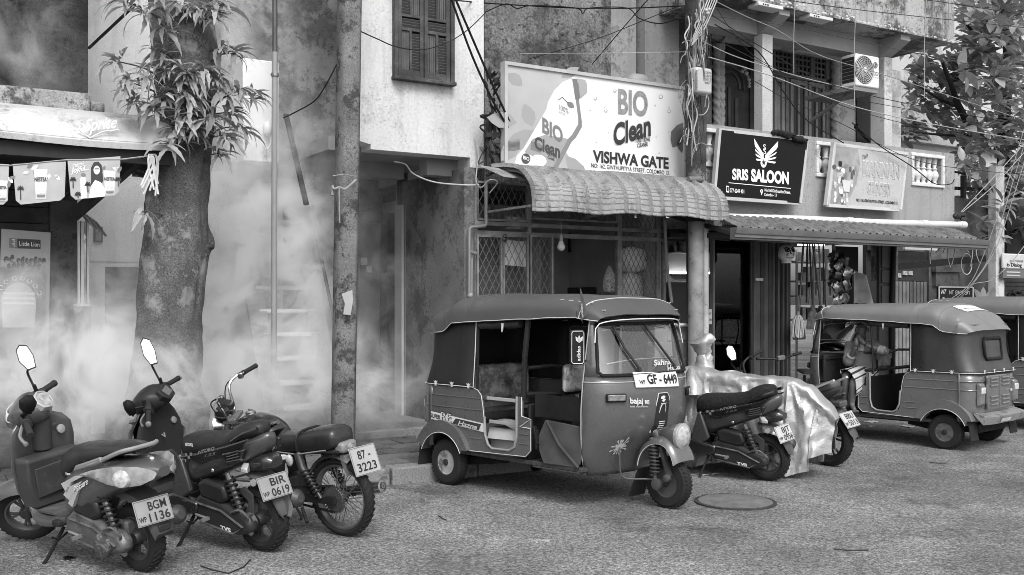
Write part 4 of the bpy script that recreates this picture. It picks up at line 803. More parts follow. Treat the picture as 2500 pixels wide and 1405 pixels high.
for i,pts in enumerate([[(1796,770),(1785,800),(1772,815),(1790,818),(1796,790)],[(1826,745),(1832,800),(1825,812),(1815,790)],[(1818,800),(1810,850),(1790,900)],[(1790,655),(1783,700),(1795,755)],[(1740,830),(1750,870),(1775,900)],[(1777,745),(1785,770),(1770,790),(1783,800)]]):
    mb=MB();mb.tube(catmull([P(a,b,DI-.06)for a,b in pts],6),.007,5);solo('cable',('looped black cable under the socket panel','black cable hanging from the amplifier','long black cable running down the saloon wall','cable from the television to the sockets','cable low on the saloon wall by the pipes','tangled thin cable left of the sockets')[i],'cable',mb,BLACK)
mb=MB();mb.box(S(1725,DF-.02),S(1738,DF-.02),DF-.022,DF-.012,Z(1730,792,DF),Z(1730,755,DF));tnn=T('notice','white notice stuck by the saloon door','notice',base=P(1732,792,DF-.02));tnn.part('sheet',mb,mat(.7,.5))
tnn.text('for',(1726,769),(1736,769),9,1,DF-.022,INK,off=.003);tnn.text('hire',(1726,784),(1737,784),9,1,DF-.022,INK,off=.003)
tgl=T('glass_door','tall glass door of the saloon with faint reflections','door',base=P(1780,900,DF));mb=MB();mb.box(S(1742,DF),S(1834,DF),DF+.01,DF+.016,.06,zl-.01);tgl.part('pane',mb,glassm(.75,.05))
mb=MB();mb.box(S(1834,DF),S(1840,DF),DF-.03,DF+.04,.04,zl);mb.box(S(1738,DF),S(1741,DF),DF-.03,DF+.04,.04,zl);tgl.part('frame',mb,mat(.22,.5,.3,5))
# folding doors
FD=mat(.05,.5,.3,4,grime=.5,gv=.3,gsc=9,glo=.66);FD2=mat(.09,.5,.3,4,grime=.5,gv=.25,gsc=9,glo=.66)
tfd=T('folding_door','dark folded metal door leaves between saloon and grocery','door',base=P(1890,900,DF-.1))
es=[1841,1857,1866,1876,1887,1893,1899,1905,1911,1916,1921,1926,1931]
for i in range(len(es)-1):
    mb=MB();d=DF-.12+(.0 if i<4 else(.05*(i%2)));mb.box(S(es[i],d)+.003,S(es[i+1],d)-.003,d,d+.05,.04,zl-.02);tfd.part('door_leaf',mb,FD if i%2 else FD2,bevel=.006)
mb=MB();c=P(1852,683,DF-.13);mb.box(c.x-.07,c.x+.07,c.y-.02,c.y,c.z-.02,c.z+.02);tfd.part('latch',mb,mat(.5,.4,metal=.6),bevel=.005)
# grocery: shelves, brooms, mop, snack packets, mask pot
mb=MB();mb.box(S(1936,DF),S(2040,DF),11.8,11.9,.04,zl);tb.part('grocery_back',mb,mat(.25,.6,.4,8))
tsh2=T('shop_shelf','grocery shelf unit packed with goods behind the brooms','shelf',base=P(1985,900,11.4))
for k,y in enumerate((638,686,722,780)):mb=MB();mb.box(S(1938,11.3),S(2030,11.3),11.3,11.75,Z(1980,y,11.3)-.02,Z(1980,y,11.3));tsh2.part('board',mb,mat(.5,.5))
for x in(1944,1986,2016):mb=MB();mb.box(S(x,11.3)-.02,S(x,11.3)+.02,11.28,11.298,.05,zl);tsh2.part('post',mb,mat(.35,.5))
for k,y in enumerate((638,686,722,780)):
    for i in range(7):
        x=1948+i*11.5;v=RND.choice((.1,.3,.5,.65));h=RND.uniform(.12,.26);c=P(x,y,11.45);mb=MB();mb.box(c.x-.04,c.x+.04,11.32,11.45,Z(1980,y,11.3)+.001,Z(1980,y,11.3)+h)
        solo('packet','%s packet on the %s grocery shelf, %s'%({.1:'dark',.3:'grey',.5:'light',.65:'white'}[v],('top','upper','lower','bottom')[k],('leftmost','second from the left','third from the left','in the middle','third from the right','second from the right','rightmost')[i]),'packet',mb,mat(v,.5,.4,12),group='packets on the grocery shelves',bevel=.004)
mb=MB();mb.tube([P(1948,598,11.2),P(2012,599,11.2)],.014,8);tl2=T('tube_lamp','lit fluorescent tube inside the grocery','lamp',base=P(1980,600,11.2));tl2.part('tube',mb,emitm(6.0));mb=MB();mb.tube([P(1948,595,11.2),P(2012,596,11.2)],.014,8);tl2.part('fitting',mb,DARK)
hs=[(1961,595,1951,770,.05),(1971,592,1969,740,.02),(1976,590,1984,746,.05),(1990,590,1975,742,.2),(1983,592,2003,748,.1),(1999,590,2005,748,.25),(2010,595,2012,742,.05),(2032,592,2041,735,.15),(2036,590,2048,735,.3)]
heads=[1,0,1,0,1,0,0,0,0]
for i,(xa,ya,xb,yb,v)in enumerate(hs):
    D=9.75+i*.012;tbr=T('broom','%s broom handle, %s of those leaning before the grocery'%('black' if v<.06 else 'brown' if v<.16 else 'pale',('leftmost','second from the left','third from the left','fourth from the left','fifth from the left','sixth from the left','seventh from the left','second from the right','rightmost')[i]),'broom',base=P(xb,yb,D),group='brooms hanging before the grocery')
    mb=MB();mb.tube([P(xa,ya,D),P(xb,yb,D)],.012,8);tbr.part('handle',mb,mat(v,.5,.3,6))
    if heads[i]:
        c=P(xb,yb,D);mb=MB();mb.loft([[c+Vector((w*math.cos(t),.03*math.sin(t),-h))for t in[2*math.pi*j/12 for j in range(12)]]for h,w in((0,.025),(.06,.04),(.1,.08),(.3,.13),(.33,.12))]);tbr.part('bristles',mb,mat((.1,.03,.13)[i%3],.9,.5,30,bump=.6))
tmo=T('mop','white string mop hanging at the grocery front','mop',base=P(1945,825,9.6));c=P(1948,770,9.6);mb=MB()
for i in range(46):
    a=RND.random()*6.28;r_=RND.uniform(.02,.075);mb.tube(catmull([c+Vector((r_*.4*math.cos(a),r_*.4*math.sin(a),0)),c+Vector((r_*math.cos(a),r_*math.sin(a),-.1)),c+Vector((r_*math.cos(a)*1.05-.02,r_*math.sin(a),-.24-RND.random()*.07))],3),.006,4)
tmo.part('strings',mb,mat(.6,.9,.15),kind='stuff');mb=MB();mb.tube([P(1962,600,9.6),P(1950,765,9.6)],.011,7);tmo.part('handle',mb,mat(.12,.5));mb=MB();mb.lathe([(.015,-.02),(.03,0),(.02,.05)],c,(0,0,1),10);tmo.part('socket',mb,mat(.2,.5))
tms=T('mask_pot','round white pot with a painted fierce face hanging from the awning','mask',base=P(1921,642,9.3));c=P(1920,618,9.3);r_=.105
mb=MB();mb.lathe([(r_*.55,-r_*1.1),(r_*.6,-r_*.95),(r_*.95,-r_*.5),(r_,0),(r_*.85,r_*.6),(r_*.5,r_*.95),(r_*.1,r_*1.05)],c,(0,0,1),20);tms.part('pot',mb,mat(.55,.6,.2,14));mb=MB();mb.lathe([(r_*.6,-r_*1.25),(r_*.63,-r_*1.1)],c,(0,0,1),20);tms.part('rim',mb,mat(.6,.6))
def onball(ax,az,k=1.03):y=-math.sqrt(max(.05,1-(ax**2+az**2)));ct=rad(-15);return c+Vector((ax*math.cos(ct)-y*math.sin(ct),ax*math.sin(ct)+y*math.cos(ct),az))*r_*k
mb=MB()
for sg in(-1,1):
    mb.tube([onball(sg*(.4+.22*math.cos(t)),.25+.17*math.sin(t))for t in[i*.7 for i in range(10)]],.007,5);mb.tube([onball(sg*.12,.42),onball(sg*.4,.62),onball(sg*.7,.45)],.009,5);mb.tube([onball(sg*.3,-.1),onball(sg*.5,-.25),onball(sg*.3,-.35)],.007,5);mb.ball(onball(sg*.4,.25),.012,6,4)
mb.tube([onball(-.5,-.5),onball(0,-.62),onball(.5,-.5)],.008,5);mb.tube([onball(0,.3),onball(-.1,-.1),onball(.1,-.12)],.007,5);tms.part('painted_face',mb,INK,kind='stuff');mb=MB();[mb.tube([c+Vector((sx*.07,0,.08)),c+Vector((0,0,.2))],.003,4)for sx in(-1,1)];tms.part('cord',mb,DARK)
for i in range(34):
    x,y=2040+RND.gauss(0,1)*9+(RND.random()*30 if i%3==0 else 0),625+i*3.4;x+=(y-620)*.12;D=9.7+RND.random()*.15;c=P(x,y,D);w,h=RND.uniform(.05,.09),RND.uniform(.06,.1);an=RND.uniform(-1,1)
    if i==0:tpk=T('packet_strip','hanging strip of crumpled foil snack packets at the grocery','packets',base=P(2050,740,9.7))
    def pk(u_,v_):a=(u_-.5)*2*w;b=(v_-.5)*2*h;pf=.03*math.cos((u_-.5)*3)*math.cos((v_-.5)*3);return c+Vector((a*math.cos(an)-b*math.sin(an),-pf+.02*noise.noise(Vector((u_*4,v_*4,i))),a*math.sin(an)+b*math.cos(an)))
    mb=MB();mb.sheet(pk,5,6,.004);tpk.part('packet',mb,mat(RND.choice((.03,.05,.1,.3,.45)),.2,.5,14,metal=.6))
mb=MB();mb.sheet(lambda u_,v_:P(2112,745,9.6)+Vector((-.22+.44*u_*(1-.5*v_),.08*math.sin(u_*7),.42*v_+.03*math.sin(u_*5))),14,8,.005);solo('plastic_sheet','pale pointed plastic sheet standing at the grocery corner','plastic sheet',mb,mat(.3,.35,.3,6))
for i,(l,r)in enumerate(((2140,2176),)):
    tdp=T('panelled_door','dark panelled grocery door leaf beside the gate','door',base=P(2158,900,DF));mb=MB();mb.box(S(l,DF),S(r,DF),DF-.05,DF,.04,zl);tdp.part('leaf',mb,mat(.07,.5,.2,4))
    for t,b in((600,655),(660,692),(698,780)):mb=MB();mb.box(S(l+4,DF),S(r-4,DF),DF-.07,DF-.051,Z(2158,b,DF),Z(2158,t,DF));tdp.part('panel',mb,mat(.09,.5,.2,4),bevel=.012)
mb=MB();mb.box(S(2080,DF),S(2136,DF),DF+.3,DF+.35,.04,zl);tb.part('dark_shutter',mb,mat(.02,.6));mb=MB();mb.tube([P(2183,590,9.9),P(2178,735,9.9),P(2178,1000,9.9)],.04,10);tb.part('dark_post',mb,BLACK)
# ================================================================== NEIGHBOURS AT THE RIGHT
DN=12.3
tn=T('corner_house','dark shop building with a plank gate behind the parked rickshaws','house',base=(S(2300,DN),DN,0))
mb=MB();mb.box(S(2268,DN),S(2432,DN),DN,DN+.3,0,Z(2350,585,DN)+.8);mb.box(S(2150,DN),S(2268,DN),DN+.1,DN+.3,Z(2200,612,DN),Z(2200,560,DN));tn.part('wall',mb,mat(.12,.85,.3,2,grime=.5,gv=.03,bump=.3))
mb=MB();mb.box(S(2150,DN),S(2268,DN),DN+.32,DN+.4,0,4);tn.part('back_wall',mb,DARK)
tgt=T('plank_gate','gate with a dark top sheet and pale vertical planks','gate',base=P(2225,900,DN));mb=MB();mb.box(S(2186,DN),S(2264,DN),DN+.02,DN+.06,Z(2225,686,DN),Z(2225,615,DN));tgt.part('top_sheet',mb,mat(.045,.6,.2,4))
for i in range(9):a=S(2186,DN)+i*(S(2264,DN)-S(2186,DN))/9;mb=MB();mb.box(a+.008,a+.085,DN,DN+.03,.1,Z(2225,688,DN));tgt.part('plank',mb,mat(.16,.8,.3,5,rnd=.3))
for i,(x,y)in enumerate(((2190,668),(2205,662),(2218,662))):mb=MB();mb.box(S(x,DN),S(x+10,DN),DN-.005,DN+.018,Z(x,y+10,DN),Z(x,y,DN));solo('notice',('left','middle','right')[i]+' small paper notice on the plank gate','notice',mb,mat(.4,.6,.4,30))
mb=MB();mb.box(S(2187,DN),S(2266,DN),DN-.2,DN-.15,Z(2225,612,DN),Z(2225,594,DN));solo('white_board','blank pale board above the plank gate','board',mb,mat(.42,.6))
mb=MB();mb.bar(P(2180,652,11.8),P(2400,632,11.8),.12,.12);tn.part('dark_beam',mb,BLACK)
mb=MB();mb.box(S(2272,DN),S(2340,DN),DN-.12,DN-.002,Z(2300,665,DN),Z(2300,652,DN));mb.box(S(2276,DN),S(2330,DN),DN-.08,DN-.002,Z(2300,700,DN),Z(2300,666,DN));tn.part('moulding',mb,mat(.13,.85,.3,3,grime=.6,gv=.03))
DT=11.9
tnt=T('sign_board','small black shop sign just above the far rickshaw roof','sign',base=P(2335,730,DT));mb=MB();mb.box(S(2291,DT),S(2374,DT),DT,DT+.04,Z(2330,745,DT),Z(2330,702,DT));tnt.part('panel',mb,mat(.012,.4));a,b=P(2291,745,DT),P(2374,702,DT);mb=MB();[mb.bar(p,q,.02)for p,q in(((a.x,DT-.01,b.z),(b.x,DT-.01,b.z)),((a.x,DT-.01,a.z),(a.x,DT-.01,b.z)),((b.x,DT-.01,a.z),(b.x,DT-.01,b.z)))];tnt.part('frame',mb,mat(.4,.5))
tnt.text('NT',(2297,718),(2310,718),11,1,DT,mat(.5,.5),off=.006,shear=.3,bold=.02);tnt.text('NT GROCERY',(2317,719),(2368,720),10,1,DT,mat(.45,.5),off=.006);tnt.text('Photo',(2301,732),(2317,732),6,1,DT,W2,off=.006)
tlo=T('wall_emblem','pale lotus emblem painted on the dark wall','emblem',base=P(2400,735,DN))
for a in((2400,735,34,15,-90),(2398,735,36,14,-125),(2404,735,36,14,-55),(2398,736,26,12,-160),(2404,736,26,12,-20)):flat(tlo,leafpx(*a),DN,.006+abs(a[4]+90)*.0001,mat(.5,.5),'petal')
tpo=T('white_pole','white square post between the lotus wall and the roller shutter','post',base=P(2441,900,11.6));mb=MB();mb.box(S(2431,11.6),S(2452,11.6),11.6,11.75,0,4.2);tpo.part('shaft',mb,mat(.5,.8,.15,3,grime=.5,gv=.2,gsc=5))
tdl=T('sign_board','pale phone shop sign at the right edge','sign',base=P(2475,680,11.5));mb=MB();mb.box(S(2449,11.5),S(2560,11.5),11.5,11.55,Z(2475,657,11.5),Z(2475,620,11.5));tdl.part('panel',mb,mat(.5,.5),bevel=.02);mb=MB();mb.box(S(2449,11.5),S(2560,11.5),11.5,11.55,Z(2475,680,11.5),Z(2475,658,11.5));tdl.part('lower_panel',mb,mat(.12,.5))
tdl.text('Dialog',(2468,651),(2494,652),9,1,11.5,INK,off=.006,bold=.02);flat(tdl,[(2458,643),(2466,648),(2459,653)],11.5,.006,INK);tdl.text('நாடுங்கள்',(2466,640),(2498,641),6,1,11.5,INK,off=.006)
for y in(663,671):flat(tdl,[(2457,y),(2490,y+1),(2490,y+4),(2457,y+3)],11.5,.006,mat(.45,.5))
trs=T('roller_shutter','dark roller shutter at the right edge behind the passer-by','shutter',base=P(2490,900,12.0));sl2=MB().box(0,3,0,.03,0,.07).mesh('slat',mat(.06,.5,.2,3))
for i in range(30):trs.piece('slat',sl2,(S(2453,12.0),12.0,i*.078))
mb=MB();mb.box(S(2453,12.1),S(2700,12.1),12.05,12.3,0,4);tn.part('shop_wall',mb,DARK)
mb=MB();mb.box(S(2170,16.5),S(2900,16.5),16.5,17,-.1,9.5);tpb=T('pale_house','pale plastered house glimpsed between the leaves','house',base=(S(2400,16.5),16.5,0));tpb.part('wall',mb,mat(.52,.85,.12,1.2,grime=.5,gv=.2,gsc=1.2,glo=.55,streak=.4));mb=MB();mb.box(S(2190,16.4),S(2600,16.4),16.3,16.498,5.6,5.8);tpb.part('moulding',mb,mat(.5,.8))
mb=MB();mb.bar(P(2330,460,12.5),P(2500,470,12.5),.06,.06);mb.bar(P(2352,430,12.4),P(2352,735,12.4),.08);mb.box(S(2335,13),S(2700,13),13,13.1,2.2,3.4);tn.part('roof_frame',mb,DARK)
# ================================================================== AUTO RICKSHAWS (x forward, y left, z up, origin under the rear axle)
HW=[(.26,.47),(.34,.54),(.45,.585),(.62,.61),(.85,.62),(1.0,.61),(1.25,.575),(1.55,.53)]
XN=[(.26,1.70),(.34,1.74),(.45,1.79),(.55,1.87),(.66,1.94),(.85,1.965),(1.0,1.945),(1.06,1.925),(1.3,1.83),(1.55,1.70)]
XD=[(.26,1.56),(.36,1.60),(.6,1.63),(1.0,1.65),(1.55,1.66)]
PN,PM=2.5,2.1
def cowl_x(y,z):
    h,n_,d=interp(z,HW),interp(z,XN),interp(z,XD);k=min(1,abs(y)/h);return d+(n_-d)*(1-k**PN)**(1/PM)
def cowl_p(t,z,off=0.):
    """t in -1..1 from right door edge to left door edge"""
    h,n_,d=interp(z,HW)+off,interp(z,XN)+off,interp(z,XD);a=t*math.pi/2
    return Vector((d+(n_-d)*abs(math.cos(a))**(2/PM),math.copysign(h*abs(math.sin(a))**(2/PN),t),z))
def wheel(th,c,m_rim,R_=.205,w=.10,rr=.115,ax=(0,1,0),outer=1,rim_holes=4):
    c=Vector(c);ax=Vector(ax).normalized();x,y=frame_of(ax)
    mb=MB();mb.lathe([(rr,-w*.42),(rr+.01,-w*.5),(R_-.025,-w*.5),(R_-.006,-w*.36),(R_,-w*.2),(R_+.002,0),(R_,w*.2),(R_-.006,w*.36),(R_-.025,w*.5),(rr+.01,w*.5),(rr,w*.42)],c,ax,36,caps=False)
    n=40
    for i in range(n):
        for s_ in(-1,1):
            a=2*math.pi*(i+(.5 if s_>0 else 0))/n;d=x*math.cos(a)+y*math.sin(a);t=-x*math.sin(a)+y*math.cos(a)
            mb.bar(c+d*(R_-.001)+ax*s_*w*.06,c+d*(R_-.006)+ax*s_*w*.40+t*.012,.012,.01,upv=d)
    ty=th.part('tyre',mb,RUBBER,smooth=35)
    mb=MB();o=outer
    mb.lathe([(rr+.004,o*w*.40),(rr,o*w*.44),(rr-.012,o*w*.38),(rr-.025,o*w*.18),(rr*.62,o*w*.12),(rr*.58,o*w*.2),(rr*.5,o*w*.26),(.02,o*w*.26)],c,ax,28);mb.lathe([(rr+.003,-w*.4),(rr-.01,w*.38)],c,ax,28,caps=False)
    rim=th.part('rim',mb,m_rim)
    mb=MB();mb.lathe([(.032,o*w*.26),(.03,o*w*.48),(.018,o*w*.52),(.001,o*w*.52)],c,ax,14);th.part('hub',mb,mat(.04,.5,metal=.5),parent=rim);mb=MB();mb.lathe([(rr*.56,o*w*.2),(rr*.5,o*w*.285),(rr*.3,o*w*.30),(.02,o*w*.30)],c,ax,20);th.part('hub_plate',mb,mat(.03,.5,.3,20),parent=rim)
    for i in range(rim_holes):
        a=rad(45+360*i/rim_holes);p=c+(x*math.cos(a)+y*math.sin(a))*rr*.42;mb=MB();mb.lathe([(.009,o*w*.26),(.009,o*w*.36),(.001,o*w*.36)],p,ax,6);th.part('bolt',mb,mat(.3,.4,metal=.7),parent=rim)
    return ty
def coil(p0,p1,r,turns,wire,n=14):
    p0,p1=Vector(p0),Vector(p1);x,y=frame_of(p1-p0);return[p0.lerp(p1,i/(turns*n))+(x*math.cos(2*math.pi*i/n)+y*math.sin(2*math.pi*i/n))*r for i in range(turns*n+1)]
def rickshaw(label,o,ang,body,roofm,canv,front_detail=True,rear_detail=True,group='three wheeled auto rickshaws parked on the street',size=1.0):
    FR=Matrix.Translation((o[0],o[1],0))@Matrix.Rotation(rad(ang),4,'Z')@Matrix.Scale(size,4)
    th=T('auto_rickshaw',label,'auto rickshaw',FR,(0,0,0),group)
    WL_=mat(.55,.5,.08);SEATM=mat(.03,.4,.3,5);PIPE=mat(.02,.3)
    # tub: side panels with wheel arch and entry cut-out
    out=[(-.19,.345),(-.19,.90),(.37,.895),(.44,.88),(.485,.84),(.505,.76),(.525,.62),(.535,.50),(.56,.43),(.62,.395),(.84,.40),(.90,.435),(.925,.52),(.93,.86),(.985,.86),(.985,.69),(1.085,.68),(1.085,.42),(1.03,.365),(.30,.34)]
    arch=[(.285*math.cos(rad(a)),.205+.275*math.sin(rad(a)))for a in range(28,151,12)]
    poly=out[:-1]+[(.30,.345)]+[p for p in arch if p[0]>-.185]+[(-.188,.42)]
    poly=[p for p in out[1:]]+[p for p in arch if p[0]>-.185]+[(-.19,arch[-1][1]+.02)]
    for sd_ in(-1,1):
        mb=MB();mb.prism(poly,lambda a,b,t:Vector((a,t,b)),sd_*.595,sd_*.62);sp_=th.part('side_panel',mb,body,bevel=.006)
        for z,x0,x1 in((.81,-.19,.47),(.71,-.19,.49),(.53,.33,.5),(.46,.33,.5),(.55,.96,1.06),(.47,.96,1.06)):
            mb=MB();mb.tube([(x0,sd_*.619,z),(x1,sd_*.619,z)],.007,6);th.part('swage',mb,body,parent=sp_)
        fo=[(.375*math.cos(rad(a)),.215+.375*math.sin(rad(a)))for a in range(22,160,9)];fi=[(.285*math.cos(rad(a)),.205+.275*math.sin(rad(a)))for a in range(159,21,-9)]
        mb=MB();mb.prism([(.345,.345)]+fo+[(-.35,.36),(-.29,.36)]+fi+[(.27,.345)],lambda a,b,t:Vector((a,t,b)),sd_*.55,sd_*.665);th.part('wheel_arch',mb,body,bevel=.028)
        pin=[(x,z)for x,z in[(-.19,.9),(.37,.9),(.445,.885),(.49,.842),(.51,.76),(.53,.62)]]
        mb=MB();mb.tube([(x,sd_*.622,z)for x,z in pin],.0035,5);mb.tube([(.30,sd_*.623,.345),(.7,sd_*.623,.357),(1.03,sd_*.623,.368),(1.087,sd_*.623,.42),(1.087,sd_*.623,.60)],.0035,5);mb.tube([(x,sd_*.666,z)for x,z in fi],.0035,5);th.part('pinstripe',mb,WL_)
        mb=MB();mb.tube([(.535,sd_*.625,.66),(.545,sd_*.625,.5),(.58,sd_*.625,.425),(.63,sd_*.625,.395),(.84,sd_*.625,.40),(.9,sd_*.625,.435),(.925,sd_*.625,.52),(.93,sd_*.625,.86)],.011,6);th.part('entry_trim',mb,mat(.3,.5,.1,metal=.3))
    def back(k,z,hw=.62,xr=-.37,r=.17):
        pts=[(-.19+.0,hw)];cxn,cyn=xr+r,hw-r
        pts+=[(cxn-r*math.sin(rad(a)),cyn+r*math.cos(rad(a)))for a in range(0,91,15)]
        q=pts+[(x,-y)for x,y in reversed(pts)];return[Vector((x,y,z))for x,y in q]
    zs_=(.345,.5,.7,.8,.9);r0=[back(0,z,.62,interp(z,[(.34,-.335),(.6,-.36),(.9,-.345)]))for z in zs_]
    mb=MB();mb.loft(r0,close=False,caps=False);o_=th.part('rear_panel',mb,body,smooth=50);sm=o_.modifiers.new('thick','SOLIDIFY');sm.thickness=.02;sm.offset=-1
    for z in(.71,.81):mb=MB();mb.tube([p for p in back(0,z,.622,-.358)],.007,6);th.part('swage',mb,body,parent=o_)
    # hatch, lamps, bumper at the rear
    xr=-.372
    mb=MB();mb.box(xr-.012,xr+.02,-.33,.33,.47,.875);ha=th.part('engine_hatch',mb,body,bevel=.015)
    for col_ in(-1,1):
        for z in(.53,.575,.62,.75,.795,.835):mb=MB();mb.tube([(xr-.016,col_*.16-.1,z),(xr-.016,col_*.16+.1,z)],.013,8);th.part('louvre',mb,body,parent=ha)
    mb=MB();mb.box(xr-.018,xr-.0125,-.012,.012,.49,.86);th.part('rib',mb,body,parent=ha)
    for y in(.33,):
        for z in(.52,.82):mb=MB();mb.tube([(xr-.02,y+.01,z-.03),(xr-.02,y+.01,z+.03)],.014,8);th.part('hinge',mb,body,parent=ha)
    mb=MB();mb.box(xr-.04,xr-.013,-.31,-.28,.66,.69);th.part('handle',mb,mat(.5,.4,metal=.5),parent=ha,bevel=.006)
    for y in(-.47,.47):
        mb=MB();mb.loft([[Vector((-.34-d_,y+a,z+b))for a,b in((-w,-h),(w,-h),(w,h*.9),(w*.4,h),(-w*.4,h),(-w,h*.9))]for d_,w,h,z in((0,.065,.135,.665),(.04,.06,.13,.665),(.06,.045,.11,.665))]);tl_=th.part('tail_lamp',mb,mat(.14,.15,.3,9,coat=.5),bevel=.008)
        mb=MB();mb.box(-.407,-.372,y-.05,y+.05,.67,.745);th.part('lens',mb,mat(.5,.15,.2,20),parent=tl_,bevel=.008)
    mb=MB();mb.loft([[Vector((x,y,z+(abs(y)>.5)*.01))for x,z in((-.33,.44),(-.48,.40),(-.475,.385),(-.44,.31),(-.43,.31),(-.32,.425))]for y in(-.56,-.3,0,.3,.56)]);bp=th.part('bumper',mb,mat(.36,.4,.3,5,grime=.7,gv=.1,gsc=5,metal=.3));mb=MB();mb.add([(-.4745,-.12,.372),(-.4745,.14,.372),(-.452,.14,.328),(-.452,-.12,.328)],[(0,1,2,3)]);mb.xf(Matrix.Translation((-.004,0,0)));th.part('plate',mb,mat(.65,.5,.3,12),parent=bp)
    # canvas: quarter panels and back, one draped sheet
    zs_=[.895,.93,1.0,1.1,1.2,1.3,1.4,1.47]
    def cb(z):
        xr_=interp(z,[(.89,-.375),(.95,-.345),(1.1,-.30),(1.25,-.28),(1.47,-.29)]);h=interp(z,[(.89,.628),(1.2,.605),(1.47,.60)]);base_=[(.40+.02*(z-.9),h),(.2,h),(0,h)]
        r=.2;pts=base_+[(xr_+r-r*math.sin(rad(a)),h-r+r*math.cos(rad(a)))for a in range(0,91,10)];return[Vector((x,y,z))for x,y in pts+[(x,-y)for x,y in reversed(pts)]]
    mb=MB();mb.loft([cb(z)for z in zs_],close=False,caps=False);o_=th.part('canvas',mb,canv,smooth=60);sm=o_.modifiers.new('thick','SOLIDIFY');sm.thickness=.008;sm.offset=-1
    mb=MB()
    for sd_ in(-1,1):mb.tube([(.40,sd_*.634,.9),(.405,sd_*.615,1.2),(.41,sd_*.606,1.48)],.004,5)
    mb.tube([p+Vector((-.006 if abs(p.y)<.5 else 0,math.copysign(.008,p.y),.012))for p in cb(.895)],.0035,5);th.part('piping',mb,WL_)
    for sd_ in(-1,1):
        for i in range(3):
            x=-.1+i*.22;mb=MB();c=Vector((x,sd_*.636,.915));mb.add([c+Vector((a,0,b))for a,b in((-.03,.022),(-.012,.016),(0,.026),(.012,.016),(.03,.022),(.012,0),(.014,-.022),(-.014,-.022),(-.012,0))],[tuple(range(9))]);th.part('emblem',mb,WL_,smooth=None)
    for i in range(4):y=-.4+i*.27;mb=MB();c=Vector((-.386,y,.922));mb.add([c+Vector((0,a,b))for a,b in((-.03,.022),(-.012,.016),(0,.026),(.012,.016),(.03,.022),(.012,0),(.014,-.022),(-.014,-.022),(-.012,0))],[tuple(range(9))]);th.part('emblem',mb,WL_,smooth=None)
    mb=MB();rr=[(-.21,1.06),(.21,1.06),(.23,1.09),(.23,1.27),(.21,1.3),(-.21,1.3),(-.23,1.27),(-.23,1.09)];mb.tube([(interp(z,[(.95,-.357),(1.1,-.312),(1.25,-.292),(1.47,-.302)]),y,z)for y,z in rr],.02,8,closed=True);wf=th.part('rear_window',mb,BLACK);mb=MB();mb.add([(interp(z,[(.95,-.35),(1.1,-.312),(1.25,-.293),(1.47,-.3)]),y,z)for y,z in rr],[tuple(range(8))]);th.part('pane',mb,mat(.06,.12,.2),parent=wf)
    # roof
    ED=[(-.33,1.36),(-.1,1.375),(.02,1.385),(.12,1.46),(.3,1.475),(1.0,1.51),(1.6,1.53),(1.78,1.50)];TP=[(-.35,1.40),(-.29,1.47),(-.15,1.60),(-.02,1.655),(.12,1.70),(.35,1.715),(1.0,1.72),(1.5,1.705),(1.66,1.68),(1.74,1.625),(1.80,1.545)]
    WD_=[(-.34,.56),(-.2,.625),(.1,.64),(1.5,.63),(1.68,.59),(1.8,.53)]
    def rf(u_,v_):
        x=-.345+2.14*u_;e,t_,w=interp(x,ED),interp(x,TP),interp(x,WD_);a=(v_*2-1);ang_=a*math.pi/2
        y=w*math.copysign(abs(math.sin(ang_))**.72,a);z=e+(max(t_,e+.02)-e)*abs(math.cos(ang_))**.55
        bul=0
        if x<.42:bul=.018*abs(math.sin((x+.35)*9.2))*(1-abs(a)**6)
        bul+=.006*noise.noise(Vector((x*5,a*4,ang)))
        xx=x-(.05*(abs(a)**4)if x>1.6 else 0)+(.10*abs(a)**3 if x<-.2 else 0)
        return Vector((xx,y+math.copysign(bul*abs(a),a),z+bul))
    mb=MB();mb.sheet(rf,60,26,.012);ro=th.part('canvas_roof',mb,roofm,smooth=55)
    for u_ in(.185,.30,.93):
        mb=MB();mb.tube([rf(u_,v/24)+Vector((0,0,.002))for v in range(25)],.004,5);th.part('seam',mb,roofm if u_<.9 else WL_,parent=ro)
    for v_ in(0,1):mb=MB();mb.tube([rf(u_/50,v_)+Vector((0,(v_-.5)*.008,.0))for u_ in range(0,51)],.0035,5);th.part('piping',mb,WL_,parent=ro)
    for sd_ in(-1,1):
        for i in range(5):c=rf(.80+.045*i,.5+sd_*.3);mb=MB();mb.bar(c+Vector((-.02,0,.004)),c+Vector((.02,0,.004)),.012,.006);th.part('stitch',mb,WL_,parent=ro)
    mb=MB();n=9
    for k,(xa,xb)in enumerate(((-.13,-.055),(-.04,.05))):
        for i in range(n):
            y0,y1=-.3+.6*i/n,-.3+.6*(i+.8)/n;q=[]
            for x,y in((xa,y0),(xa,y1),(xb,y1),(xb,y0)):
                u_=(x+.345)/2.14;v_=.5+math.asin(max(-1,min(1,abs(y/.635)**(1/.72))))/math.pi*(1 if y>0 else-1);q.append(rf(u_,v_)+Vector((-.003,0,.006)))
            mb.add(q,[(0,1,2,3)])
    if rear_detail:th.part('roof_sticker',mb,mat(.8,.5),kind='stuff',smooth=None)
